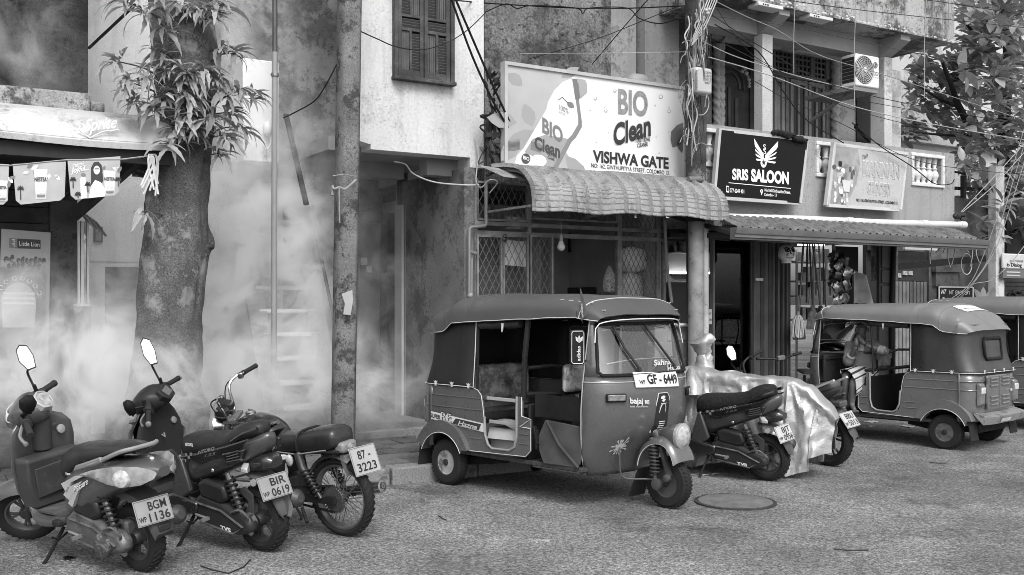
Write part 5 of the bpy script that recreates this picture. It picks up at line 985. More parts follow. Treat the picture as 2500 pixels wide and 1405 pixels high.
    # pillars, rails, rolled side curtain
    for sd_ in(-1,1):
        mb=MB();px_=0 if front_detail else-.09;mb.tube([(.985+px_,sd_*.60,.84),(1.0+px_,sd_*.60,1.2),(1.03+px_,sd_*.585,1.53)],.024 if front_detail else.013,10);th.part('pillar',mb,PIPE)
        mb=MB();mb.tube([(.42,sd_*.59,1.475),(1.0,sd_*.59,1.515),(1.66,sd_*.55,1.53)],.014,8);mb.tube([(.415,sd_*.60,.88),(.42,sd_*.59,1.48)],.013,8);th.part('rail',mb,PIPE)
        mb=MB();mb.tube([(.45+.07*i,sd_*.585,1.445+.003*i+.006*math.sin(i*2))for i in range(8)],.035,10);th.part('rolled_curtain',mb,mat(.03,.35,.3,6,bump=.3))
        mb=MB();mb.tube([(.75,sd_*.622,1.47),(.755,sd_*.626,1.40),(.765,sd_*.622,1.47)],.008,5);th.part('strap',mb,mat(.5,.6))
    # floor, axle, underbody
    mb=MB();mb.box(-.18,1.62,-.59,.59,.30,.335);mb.box(1.085,1.6,-.60,.60,.285,.299);th.part('floor',mb,mat(.05,.6,.4,30,bump=.6,bsc=60),bevel=.004)
    mb=MB();mb.box(-.3,.35,-.38,.38,.2,.3);mb.tube([(0,-.52,.205),(0,.52,.205)],.035,10);mb.bar((.02,-.42,.2),(.55,-.36,.27),.05,.07);mb.bar((.02,.42,.2),(.55,.36,.27),.05,.07);mb.box(.3,1.5,-.2,.2,.24,.298);th.part('chassis',mb,mat(.015,.8,.4,8))
    # seats
    def cushion(name,x0,x1,y0,y1,z0,z1,m_,r=.04):mb=MB();mb.box(x0,x1,y0,y1,z0,z1);return th.part(name,mb,m_,bevel=r)
    PL=mat(.4,.14,.6,7,grime=.6,gv=.04,gsc=6,glo=.48,coat=.8,bump=.3,bsc=9)
    cushion('bench_seat',-.12,.40,-.55,.55,.58,.72,mat(.03,.3,.3,4,coat=.3));cushion('bench_front',.33,.37,-.55,.55,.335,.575,mat(.09,.5,.4,4),.01);cushion('bench_back',-.19,-.05,-.56,.56,.70,1.06,PL,.05)
    cushion('driver_seat',1.14,1.48,-.22,.22,.66,.75,mat(.03,.3,.3,4,coat=.3));cushion('seat_box',1.16,1.45,-.2,.2,.335,.655,mat(.05,.5,.2,4),.01);cushion('driver_backrest',1.07,1.14,-.24,.24,.88,1.12,PL,.035)
    mb=MB();mb.tube([(1.02,-.58,1.10),(1.03,-.3,1.11),(1.04,0,1.07),(1.03,.58,1.1)],.016,8);mb.tube([(1.0,-.59,.88),(1.05,-.25,.87),(1.05,.25,.87),(1.0,.59,.88)],.022,8);mb.tube([(1.06,-.2,.66),(1.06,-.2,1.0)],.015,8);mb.tube([(1.06,.2,.66),(1.06,.2,1.0)],.015,8);th.part('seat_rail',mb,PIPE)
    cushion('partition',1.0,1.03,-.57,.57,.335,.80,mat(.015,.7,.3,4),.01)
    for sd_ in((-1,1)if front_detail else()):cushion('guard_bar',.50,.93,sd_*.56-.01,sd_*.56+.01,.80,.83,mat(.34,.5,.1),.004);cushion('guard_bar',.53,.93,sd_*.56-.009,sd_*.56+.009,.60,.63,mat(.3,.5,.1),.004)
    # front cowl
    zz=[.26,.30,.36,.45,.55,.66,.78,.9,1.0,1.06];nt=36
    mb=MB();mb.loft([[cowl_p(-1+2*i/nt,z)for i in range(nt+1)]for z in zz],close=False,caps=False);o_=th.part('front_cowl',mb,body,smooth=50);sm=o_.modifiers.new('thick','SOLIDIFY');sm.thickness=.015;sm.offset=-1
    mb=MB();tw_=.74
    for rng in((-1,-tw_),(tw_,1)):mb.loft([[cowl_p(rng[0]+(rng[1]-rng[0])*i/6,z)for i in range(7)]for z in(1.0605,1.15,1.3,1.45,1.55)],close=False,caps=False)
    mb.loft([[cowl_p(-1+2*i/nt,z,.001)for i in range(nt+1)]for z in(1.47,1.5,1.55)],close=False,caps=False);o2=th.part('windscreen_frame',mb,body,smooth=50);sm=o2.modifiers.new('thick','SOLIDIFY');sm.thickness=.018;sm.offset=-1
    gl=[cowl_p(-tw_+.03+(2*tw_-.06)*i/24,z,-.006)for z in(1.07,1.17,1.27,1.37,1.475)for i in range(25)];mb=MB();mb.add(gl,[(j*25+i,j*25+i+1,(j+1)*25+i+1,(j+1)*25+i)for j in range(4)for i in range(24)]);th.part('windscreen',mb,glassm(.8,.13))
    ga=[cowl_p(-tw_+2*tw_*i/20,1.075+(.03 if i in(0,20)else 0),.004)for i in range(21)]+[cowl_p(tw_-(0.01 if k else 0),z,.004)for k,z in((0,1.2),(0,1.35))]+[cowl_p(tw_-2*tw_*i/20,1.475-(.04 if i in(0,20)else 0),.004)for i in range(21)]+[cowl_p(-tw_,z,.004)for z in(1.35,1.2)]
    mb=MB();mb.tube(ga,.014,7,closed=True);th.part('window_rubber',mb,BLACK)
    mb=MB();mb.tube([cowl_p(-1+2*i/nt,1.02,.003)for i in range(nt+1)],.005,5);th.part('belt_trim',mb,mat(.35,.4))
    mb=MB()
    for t in(-1,1):mb.tube([cowl_p(t,z,.003)for z in(.27,.4,.6,.8,1.0,1.2,1.5)],.005,6)
    th.part('door_trim',mb,mat(.35,.5))
    # inner dash panel and steering column
    mb=MB();mb.box(1.62,1.66,-.5,.5,.70,1.05);mb.box(1.60,1.75,-.48,.48,.98,1.05);th.part('dashboard',mb,mat(.03,.6,.2,4),bevel=.01)
    mb=MB();mb.tube([(1.72,0,.5),(1.52,0,.98)],.022,8);mb.tube([(1.54,-.33,1.0),(1.53,-.1,.99),(1.53,.1,.99),(1.54,.33,1.0)],.016,8);th.part('handlebar',mb,BLACK)
    # nose panel, wipers, visor, indicators
    def surf(y,z,off):p=Vector((cowl_x(y,z),y,z));e_=.004;n_=Vector((1,-(cowl_x(y+e_,z)-cowl_x(y-e_,z))/(2*e_),-(cowl_x(y,z+e_)-cowl_x(y,z-e_))/(2*e_))).normalized();return p+n_*off
    def onskin(name,pts,off,m_,sub=3,parent=None): # patch lying on the curved nose: pts are (y, z) quads or fans
        mb=MB();bm=bmesh.new();bm.faces.new([bm.verts.new((a,b,0))for a,b in pts]);bmesh.ops.triangulate(bm,faces=bm.faces[:])
        if sub:bmesh.ops.subdivide_edges(bm,edges=bm.edges[:],cuts=sub,use_grid_fill=True)
        bm.verts.index_update();mb.add([surf(v.co.x,v.co.y,off)for v in bm.verts],[tuple(v.index for v in f.verts)for f in bm.faces]);bm.free();return th.part(name,mb,m_,parent,smooth=None)
    def skin_text(s_,y0,y1,z0,z1,h,m_,off=.005,bold=.02,shear=0): # y0 is the reader's left
        v,f=flat_text(s_,bold,shear);xa=min(p.x for p in v);w=max(p.x for p in v)-xa
        mb=MB();mb.add([surf(y0+(y1-y0)*(p.x-xa)/w,z0+(z1-z0)*(p.x-xa)/w+p.y/.727*h,off)for p in v],f);th.part('lettering',mb,m_,smooth=None)
    em=[(-.085,.60),(-.06,.88),(-.045,.915),(.075,.915),(.095,.88),(.10,.60)]
    if front_detail:
        onskin('nose_panel',em,.003,mat(.025,.3),4);mb=MB();mb.tube([surf(y,z,.006)for y,z in em[:5]+em[5:]],.004,5);mb.tube([surf(y,z,.006)for y,z in((-.04,.60),(-.02,.80),(0,.83),(.03,.83),(.05,.80),(.06,.6))],.004,5);th.part('nose_trim',mb,mat(.55,.4))
        for i in range(5):mb=MB();mb.tube([surf(-.02,.62+i*.016,.007),surf(.05,.62+i*.016,.007)],.004,5);th.part('grille_bar',mb,mat(.5,.5))
        onskin('emblem',[(-.02,.885),(.025,.895),(.045,.88),(.02,.872),(.045,.862),(.015,.842),(-.015,.855),(.008,.862),(-.02,.872)],.006,WL_,0);skin_text('BAJAJ',-.02,.05,.828,.826,.011,WL_,.006)
        skin_text('bajaj',-.36,-.235,.855,.845,.045,WL_,bold=.03);skin_text('RE',-.215,-.165,.843,.84,.03,WL_,bold=.03);skin_text('fuel electronic',-.36,-.18,.825,.815,.012,mat(.5,.5))
        for i in range(16):
            a=rad(360*i/16+RND.uniform(-8,8));l_=RND.uniform(.04,.085);cy,cz=-.345,.50;dy,dz=math.cos(a),math.sin(a)
            onskin('splash_sticker',[(cy+dy*.02-dz*.008,cz+dz*.02+dy*.008),(cy+dy*l_*.6-dz*.003,cz+dz*l_*.6+dy*.003),(cy+dy*l_-dz*.008,cz+dz*l_+dy*.008),(cy+dy*(l_+.01),cz+dz*(l_+.01)),(cy+dy*l_+dz*.008,cz+dz*l_-dy*.008),(cy+dy*l_*.6+dz*.003,cz+dz*l_*.6-dy*.003),(cy+dy*.02+dz*.008,cz+dz*.02-dy*.008)],.004,WL_,0)
        onskin('splash_sticker',[(-.345+.03*math.cos(rad(a)),.50+.03*math.sin(rad(a)))for a in range(0,360,30)],.0045,WL_,0)
        mb=MB();mb.sheet(lambda u_,v_:surf(-.30+.54*u_,.975-.02*u_+.115*v_,.016),14,3,.006);pl_=th.part('number_plate',mb,mat(.66,.4,.06));skin_text('GF - 6449',-.17,.22,.998,.982,.07,INK,.019,.03);skin_text('WP',-.26,-.2,.998,.996,.03,INK,.019)
        o0,r_,u_=q[0],q[1]-q[0],q[3]-q[0];n_=r_.cross(u_).normalized()*.004
        th.part('lettering',textmb('GF - 6449',o0+n_+r_*.24+u_*.2,r_*.74,u_*.55,.02),INK,pl_,smooth=None);th.part('lettering',textmb('WP',o0+n_+r_*.12+u_*.2,r_*.09,u_*.28,.02),INK,pl_,smooth=None)
    for sg in(-1,1):
        y=sg*.47;mb=MB();c=surf(y,.90,0);n_=(surf(y,.9,.01)-c).normalized();tt_=Vector((0,0,1)).cross(n_).normalized();M_=Matrix((tt_,n_,Vector((0,0,1)))).transposed().to_4x4();M_.translation=c
        mb=MB();mb.box(-.085,.085,-.005,.025,-.034,.034);mb.xf(M_);il=th.part('indicator',mb,BLACK,bevel=.012);mb=MB();mb.box(-.072,.072,.02,.032,-.024,.024);mb.xf(M_);th.part('lens',mb,mat(.2,.15,.4,25),parent=il,bevel=.01)
        for k,(ta_,tb_)in enumerate(((.30,.06),)):
            mb=MB();mb.tube([cowl_p(-sg*.20-.18,1.46,.012),cowl_p(-sg*.20-.10,1.28,.014),cowl_p(-sg*.2+.02,1.12,.016)],.011,6);mb.bar(cowl_p(-sg*.2+.02,1.13,.012),cowl_p(-sg*.2+.02,1.10,.012),.03,.02);th.part('wiper',mb,mat(.03,.6))
    vp=[cowl_p(-.74,1.33,.05)]+[cowl_p(-.70+1.4*i/16,1.44+.075*math.sin(math.pi*min(1,max(0,i/16)))**.4,.06+.07*math.sin(math.pi*i/16))for i in range(17)]+[cowl_p(.74,1.30,.05)]
    mb=MB();mb.tube(vp,.005,6);th.part('visor_trim',mb,mat(.65,.4));vb=[cowl_p(-.76+1.52*i/18,1.515,.015)for i in range(19)];mb=MB();mb.loft([vp,vb],close=False,caps=False);th.part('rain_visor',mb,glassm(.55,.12))
    mb=MB()
    for z in(1.16,1.42):mb.tube([cowl_p(-.6+1.2*i/12,z+.03*math.sin(math.pi*i/12),-.05)for i in range(13)],.005,5)
    th.part('inner_trim',mb,mat(.6,.5))
    if front_detail:
        v,f=flat_text('Sahna',.02,.3)
        for s_,ya,yb,z_ in(('Sahna',-.02,.22,1.135),('Hazna',.14,.36,1.085)):
            v,f=flat_text(s_,.02,.3);xa=min(p.x for p in v);w=max(p.x for p in v)-xa;mb=MB();mb.add([surf(ya+(yb-ya)*(p.x-xa)/w,z_+p.y*.06,.004)for p in v],f);th.part('lettering',mb,WL_,smooth=None)
    # front wheel, fork, mudguard, headlamp
    wc=Vector((2.03,0,.205));wheel(th,wc,mat(.08,.5,.3,6,metal=.4),outer=-1 if front_detail else 1,w=.10)
    SI=-1
    mb=MB();mb.tube([(1.92,SI*.09,.56),(1.965,SI*.09,.42)],.03,10);mb.bar((2.02,SI*.085,.5),(2.10,SI*.085,.27),.045,.03);mb.bar((2.10,SI*.085,.26),(2.0,SI*.1,.2),.05,.03);mb.tube([(1.86,0,.62),(2.0,0,.47)],.05,10);mb.tube([(2.03,-.11,.205),(2.03,.09,.205)],.02,8);th.part('fork',mb,mat(.05,.5,.3,8,metal=.3))
    mb=MB();mb.tube(coil((1.955,SI*.105,.50),(1.975,SI*.105,.27),.036,8,.009),.009,6);th.part('spring',mb,mat(.04,.4));mb=MB();mb.tube([(1.955,SI*.105,.52),(1.975,SI*.105,.22)],.016,8);mb.lathe([(.045,0),(.045,.03),(.02,.035)],(2.0,SI*.105,.2),(0,SI,0),12);mb.lathe([(.03,0),(.03,.03),(.02,.035)],(2.1,SI*.105,.26),(0,SI,0),12);th.part('damper',mb,mat(.1,.4,metal=.5))
    def fend(u_,v_):
        a=rad(34+122*u_);r=.258+.05*math.sin(math.pi*u_)-.0;b=(v_*2-1);prof_=(1-abs(b)**2.6)**.5
        rr=r-.04+.05*prof_;return Vector((2.03+rr*math.cos(a)*(1.06 if a>math.pi/2 else.80),.135*b,.235+rr*math.sin(a)*1.08))
    mb=MB();mb.sheet(fend,26,14,.006);fe=th.part('mudguard',mb,body,smooth=60);mb=MB();[mb.tube([fend(i/26,v)for i in range(27)],.004,5)for v in(0,1)];th.part('trim',mb,WL_,parent=fe)
    mb=MB();rings=[]
    for q,r in((-.10,.015),(-.04,.06),(.04,.088),(.1,.1),(.13,.1)):rings.append([Vector((2.03+q,0,.585+.0*q))+Vector((0,r*math.cos(t),r*math.sin(t)))for t in[2*math.pi*j/18 for j in range(18)]])
    mb.loft(rings);hl=th.part('headlamp',mb,body,smooth=60);mb=MB();mb.lathe([(.104,.115),(.104,.142),(.092,.148)],(2.03,0,.585),(1,0,0),22);th.part('lamp_ring',mb,mat(.45,.3,metal=.6),parent=hl);mb=MB();mb.lathe([(.092,.142),(.07,.165),(.03,.175),(.001,.177)],(2.03,0,.585),(1,0,0),20);th.part('lens',mb,mat(.36,.12,.4,30,coat=.8),parent=hl)
    mb=MB();mb.bar((1.80,0,.30),(1.70,0,.06),.2,.012,upv=(1,0,.4));th.part('mud_flap',mb,RUBBER)
    if front_detail:mb=MB();mb.tube(catmull([surf(-.345,.5,.01),surf(-.33,.42,.05),surf(-.27,.3,.1),(1.9,-.13,.23),(2.0,-.115,.24)],6),.007,6);th.part('brake_hose',mb,mat(.1,.5))
    # rear wheels, flaps
    for sd_ in(-1,1):
        wheel(th,(0,sd_*.555,.205),mat(.3 if front_detail else.10,.5,.25,8,grime=.7,gv=.05,gsc=14,glo=.5),outer=sd_,w=.11,rr=.11,rim_holes=5);mb=MB();mb.bar((-.30,sd_*.55,.36),(-.33,sd_*.55,.13),.2,.012,upv=(1,0,0));th.part('mud_flap',mb,RUBBER)
    # canvas half door on the driver's side, door latch, mirror, flag, decal
    for sd_ in((-1,)if front_detail else()):
        dp=[(1.16,.55),(1.24,.69),(1.45,.675),(1.63,.66),(1.60,.36),(1.55,.33),(1.22,.33),(1.17,.43)]
        mb=MB();mb.prism(dp,lambda a,b,t:Vector((a,t+.01*math.sin(a*9),b)),sd_*.585,sd_*.60);th.part('canvas_door',mb,mat(.07,.4,.3,5,bump=.5,bsc=120),bevel=.008);mb=MB();mb.tube([(1.26,sd_*.606,.68),(1.40,sd_*.612,.5),(1.60,sd_*.606,.34)],.012,6);th.part('crease',mb,mat(.06,.4,.2,5))
        mb=MB();mb.sheet(lambda u_,v_:Vector((1.09+.53*u_,sd_*(.57-.02*math.sin(u_*8)),.70+.19*v_)),10,3,.008);th.part('curtain',mb,mat(.014,.45,.3,5,bump=.3))
        mb=MB();mb.bar((1.12,sd_*.61,.63),(1.16,sd_*.61,.48),.035,.02);mb.bar((1.155,sd_*.61,.6),(1.15,sd_*.61,.44),.03,.02);th.part('latch',mb,BLACK,bevel=.005)
        db=[(-.19,.655),(.535,.60),(.53,.525),(-.19,.585)];mb=MB();mb.add([(a,sd_*.6285,b)for a,b in db],[(0,1,2,3)]);th.part('decal',mb,mat(.6,.5,.1),smooth=None)
        mb=MB();mb.add([(a,sd_*.632,b)for a,b in((.17,.617),(.50,.592),(.47,.538),(.12,.566))],[(0,1,2,3)]);th.part('decal',mb,mat(.04,.5),smooth=None)
        th.part('lettering',textmb('SUPER',(-.18,sd_*.631,.60),(.14,0,-.011),(0,0,.038),.03),INK,smooth=None);th.part('lettering',textmb('RE',(-.03,sd_*.631,.583),(.145,0,-.012),(0,0,.085),.03),INK,smooth=None);th.part('lettering',textmb('RE',(-.027,sd_*.634,.586),(.139,0,-.012),(0,0,.079),-.01),mat(.6,.5),smooth=None);th.part('lettering',textmb('Hazna',(.2,sd_*.634,.562),(.25,0,-.02),(0,0,.042),.02,.3),mat(.5,.5),smooth=None)
        for zz_ in((.985,.86,.985,.70),):mb=MB();mb.tube([(.985,sd_*.623,.86),(.985,sd_*.623,.70),(1.088,sd_*.623,.683),(.965,sd_*.623,.61),(1.088,sd_*.623,.605)],.006,5);th.part('pinstripe',mb,WL_)
        mc=Vector((1.70,sd_*.74,1.30));mb=MB();mb.tube([(1.67,sd_*.60,1.19),(1.70,sd_*.68,1.18),(1.71,sd_*.72,1.27)],.01,6);th.part('mirror_arm',mb,BLACK)
        MM=Matrix.Translation(mc)@Matrix.Rotation(rad(-22),4,'Z');mb=MB();mb.box(-.012,.018,-.062,.062,-.135,.135);mb.xf(MM);mi_=th.part('mirror',mb,BLACK,bevel=.02)
        mb=MB();mb.tube([MM@Vector((.022,a,b))for a,b in((-.052,-.11),(-.04,-.125),(.04,-.125),(.052,-.11),(.052,.11),(.04,.125),(-.04,.125),(-.052,.11))],.0035,5,closed=True);th.part('mirror_trim',mb,WL_,parent=mi_);A=MM@Vector((.022,.022,-.105));th.part('lettering',textmb('adidas',A,MM.to_3x3()@Vector((0,0,.115)),MM.to_3x3()@Vector((0,-.032,0))*1.0,.02),WL_,mi_,smooth=None)
        for a_ in(0,-32,32):mb=MB();c_=Vector((.022,.012,.035));mb.add([MM@(c_+Vector((0,(l*math.sin(rad(a_))+w*math.cos(rad(a_))),l*math.cos(rad(a_))-w*math.sin(rad(a_)))))for l,w in((0,0),(.03,.014),(.06,0),(.03,-.014))],[(0,1,2,3)]);th.part('leaf_mark',mb,WL_,mi_,smooth=None)
        mb=MB();mb.tube([(1.64,sd_*.60,1.48),(1.62,sd_*.61,1.78)],.004,5);fl=th.part('flag_rod',mb,BLACK);mb=MB();q=[Vector((1.622,sd_*.612,1.76)),Vector((1.68,sd_*.615,1.64)),Vector((1.69,sd_*.615,1.55)),Vector((1.635,sd_*.612,1.50))];mb.add(q+[p+Vector((0,.006,0))for p in q],[(0,1,2,3),(7,6,5,4),(0,4,5,1),(1,5,6,2),(2,6,7,3),(3,7,4,0)]);th.part('pennant',mb,mat(.10,.5,.3,9),parent=fl);th.part('lettering',textmb('adidas',(1.665,sd_*.62,1.53),(-.012,0,.11),(-.022,0,-.004),.02),WL_,fl,smooth=None)
    return th,FR
BODY1=mat(.085,.3,.10,1.6,grime=.4,gv=.16,gsc=5,glo=.58,coat=.9,edge=.2,fine=.06);BODY2=mat(.12,.3,.12,1.6,grime=.4,gv=.2,gsc=5,glo=.58,coat=.8,edge=.2,fine=.06)
R1,F1=rickshaw('front auto rickshaw facing right, with a white side stripe and open passenger side',(-.17,9.66),-45.3,BODY1,mat(.075,.5,.12,2,bump=.15,bsc=90),mat(.022,.45,.2,3,bump=.3,bsc=150),True,False)
R2,F2=rickshaw('auto rickshaw seen from behind, with an old man sitting in it',(5.252,11.82),132.4,BODY2,mat(.16,.4,.12,2,bump=.12,bsc=90),mat(.035,.33,.25,3,bump=.25,bsc=220,coat=.15),False,True,size=.95)
R3,F3=rickshaw('auto rickshaw cut by the right picture edge',(7.25,13.3),132,BODY2,mat(.15,.4,.12,2,bump=.12,bsc=90),mat(.06,.4,.2,3,bump=.4,bsc=80),False,False)
# a cardboard box on the floor of the first rickshaw, newspaper on it
tcb=T('cardboard_box','open cardboard box on the passenger floor of the front rickshaw','box',F1,(.6,-.35,.335));mb=MB();mb.box(.5,.86,-.52,-.2,.336,.56);tcb.part('body',mb,mat(.3,.8,.12,5),bevel=.006);mb=MB();mb.add([(.5,-.525,.56),(.86,-.525,.56),(.9,-.58,.48),(.52,-.58,.47)],[(0,1,2,3)]);tcb.part('flap',mb,mat(.34,.8,.1,5))
mb=MB();mb.sheet(lambda u_,v_:Vector((.48+.42*u_,-.54+.35*v_,.585+.03*math.sin(u_*5+v_*3))),8,6,.003);solo('newspaper','crumpled printed paper on the cardboard box in the rickshaw','newspaper',mb,mat(.35,.7,.6,18),F1)
# ================================================================== TWO-WHEELERS (x forward, y left, z up, origin under the rear axle, leaning on the side stand)
def bike_frame(o,ang,lean=8):return Matrix.Translation((o[0],o[1],0))@Matrix.Rotation(rad(ang),4,'Z')@Matrix.Rotation(rad(-lean),4,'X')
def se(x,zt,zb,hw,n=16,e=2.6,tw=None):
    """superellipse ring across the bike at station x; tw narrows the top"""
    r=[]
    for i in range(n):
        t=2*math.pi*i/n;c,s_=math.cos(t),math.sin(t);y=hw*math.copysign(abs(c)**(2/e),c);k=math.copysign(abs(s_)**(2/e),s_);z=(zt+zb)/2+(zt-zb)/2*k
        if tw is not None:y*=1+(tw-1)*(k+1)/2
        r.append(Vector((x,y,z)))
    return r
def loftx(st,n=16,e=2.6,tw=None,sub=3):
    """st: (x, ztop, zbottom, halfwidth[, topscale]) smoothed stations"""
    P3=catmull([Vector((a[0],a[1],a[2]))for a in st],sub);H=catmull([Vector((a[3],a[4]if len(a)>4 else(tw or 1),0))for a in st],sub)
    mb=MB();mb.loft([se(p.x,p.y,p.z,max(.004,h.x),n,e,h.y)for p,h in zip(P3,H)]);return mb
def side_prism(poly,y0,y1):mb=MB();mb.prism(poly,lambda a,b,t:Vector((a,t,b)),y0,y1);return mb
def bwheel(th,c,R_,w,rr,m_rim,M=None,spokes=5,wire=False,tread=30):
    c=Vector(c);ax=Vector((0,1,0));mb=MB()
    mb.lathe([(rr,-w*.3),(rr+.012,-w*.42),(R_-w*.42,-w*.5),(R_-w*.2,-w*.44),(R_-w*.06,-w*.26),(R_,0),(R_-w*.06,w*.26),(R_-w*.2,w*.44),(R_-w*.42,w*.5),(rr+.012,w*.42),(rr,w*.3)],c,ax,40,caps=False)
    x,y=frame_of(ax)
    for i in range(tread):
        for s_ in(-1,1):
            a=2*math.pi*(i+(.5 if s_>0 else 0))/tread;d=x*math.cos(a)+y*math.sin(a);t=-x*math.sin(a)+y*math.cos(a)
            mb.bar(c+d*(R_+.0015)+ax*s_*w*.05,c+d*(R_-w*.16)+ax*s_*w*.40+t*.035,.011,.007,upv=d)
    if M:mb.xf(M)
    ty=th.part('tyre',mb,RUBBER,smooth=35)
    mb=MB();mb.lathe([(rr+.004,-w*.36),(rr-.008,-w*.36),(rr-.02,-w*.1),(rr-.02,w*.1),(rr-.008,w*.36),(rr+.004,w*.36)],c,ax,40,caps=False)
    if M:mb.xf(M)
    rim=th.part('rim',mb,m_rim)
    mb=MB();mb.lathe([(.001,-w*.45),(.035,-w*.45),(.05,-w*.2),(.05,w*.2),(.035,w*.45),(.001,w*.45)],c,ax,16)
    if M:mb.xf(M)
    th.part('hub',mb,mat(.06,.5,.3,8,metal=.5),parent=rim)
    if wire:
        for i in range(18):
            for s_ in(-1,1):
                a=2*math.pi*(i+.25*s_)/18;b=a+.55*(1 if i%2 else-1);mb=MB()
                mb.bar(c+(x*math.cos(b)+y*math.sin(b))*.05+ax*s_*w*.3,c+(x*math.cos(a)+y*math.sin(a))*(rr-.015),.0045)
                if M:mb.xf(M)
                th.part('spoke',mb,mat(.3,.35,metal=.8),parent=rim,smooth=None)
    else:
        for i in range(spokes):
            a=2*math.pi*i/spokes;mb=MB()
            for o_ in(-.16,.16):mb.bar(c+(x*math.cos(a)+y*math.sin(a))*.04,c+(x*math.cos(a+o_)+y*math.sin(a+o_))*(rr-.012),.018,.014,upv=ax)
            if M:mb.xf(M)
            th.part('spoke',mb,m_rim,parent=rim,bevel=.003)
    return ty
def steer(x,z,rake=27,lock=36):
    k=Vector((-math.sin(rad(rake)),0,math.cos(rad(rake))));o=Vector((x,0,z));return Matrix.Translation(o)@Matrix.Rotation(rad(lock),4,k)@Matrix.Translation(-o)
def num_plate(th,c,pitch,w,h,rows,m_,yaw=0,prov=True):
    """plate facing rearward; rows of (text, x0, x1, y, height) in plate units"""
    M=Matrix.Translation(Vector(c))@Matrix.Rotation(rad(yaw),4,'Z')@Matrix.Rotation(rad(pitch),4,'Y');mb=MB();mb.box(-.003,.003,-w/2,w/2,-h/2,h/2);mb.xf(M);pl_=th.part('number_plate',mb,m_,bevel=.002)
    R3_=M.to_3x3()
    mb=MB();mb.tube([M@Vector((-.005,a*(w/2-.006),b*(h/2-.006)))for a,b in((-1,-1),(1,-1),(1,1),(-1,1))],.0016,4,closed=True);th.part('plate_rim',mb,mat(.12,.5),pl_)
    for s_,x0,x1,y,hh in rows:
        o=M@Vector((-.006,w/2-x0*w,-h/2+y*h));th.part('lettering',textmb(s_,o,R3_@Vector((0,-(x1-x0)*w,0)),R3_@Vector((0,0,hh*h)),.015),INK,pl_,smooth=None)
    return pl_
def mirror(th,M,y,top,stem0,wide=.055,high=.085,ang=0,face=None):
    mb=MB();mb.tube(catmull([Vector(stem0),Vector(stem0).lerp(Vector(top),.5)+Vector((.03,y*.15,0)),Vector(top)-Vector((0,0,high))],5),.0075,6);mb.tube([Vector(stem0),Vector(stem0)+Vector((0,0,.05))],.013,8);mb.xf(M);th.part('mirror_stem',mb,BLACK)
    F_=face or(Matrix.Translation(Vector(top))@Matrix.Rotation(rad(ang),4,'Z')@Matrix.Rotation(rad(24),4,'Y'));hx=[(-.7,-1),(.35,-1),(.95,-.2),(.75,.7),(.1,1),(-.75,.75),(-1,-.1)]
    mb=MB();mb.loft([[F_@Vector((d,a*wide*k,b*high*k))for a,b in hx]for d,k in((0,1),(.012,1),(.035,.75),(.045,.3))]);mb.xf(M);s_=th.part('mirror_shell',mb,BLACK)
    mb=MB();mb.add([F_@Vector((-.002,a*wide*.88,b*high*.9))for a,b in hx],[tuple(range(7))]);mb.xf(M);th.part('mirror_glass',mb,mat(.95,.03,.01,metal=1.),s_,smooth=None)
def grip(th,M,p0,p1,r=.017,m_=None):
    p0,p1=Vector(p0),Vector(p1);d=(p1-p0).normalized();L_=(p1-p0).length;mb=MB();mb.lathe([(r*1.25,0),(r*1.25,.008),(r,.012)]+[(r*(1+.06*(i%2)),.012+(L_-.03)*i/12)for i in range(13)]+[(r*1.2,L_-.012),(r*1.1,L_)],p0,d,12);mb.xf(M);return th.part('grip',mb,m_ or RUBBER)
def lever(th,M,p,q,r_=.006):mb=MB();mb.tube(catmull([p,Vector(p).lerp(Vector(q),.5)+Vector((.03,0,-.01)),q],5),r_,6);mb.ball(q,r_*1.6,6,4);mb.xf(M);th.part('brake_lever',mb,mat(.3,.4,metal=.6))
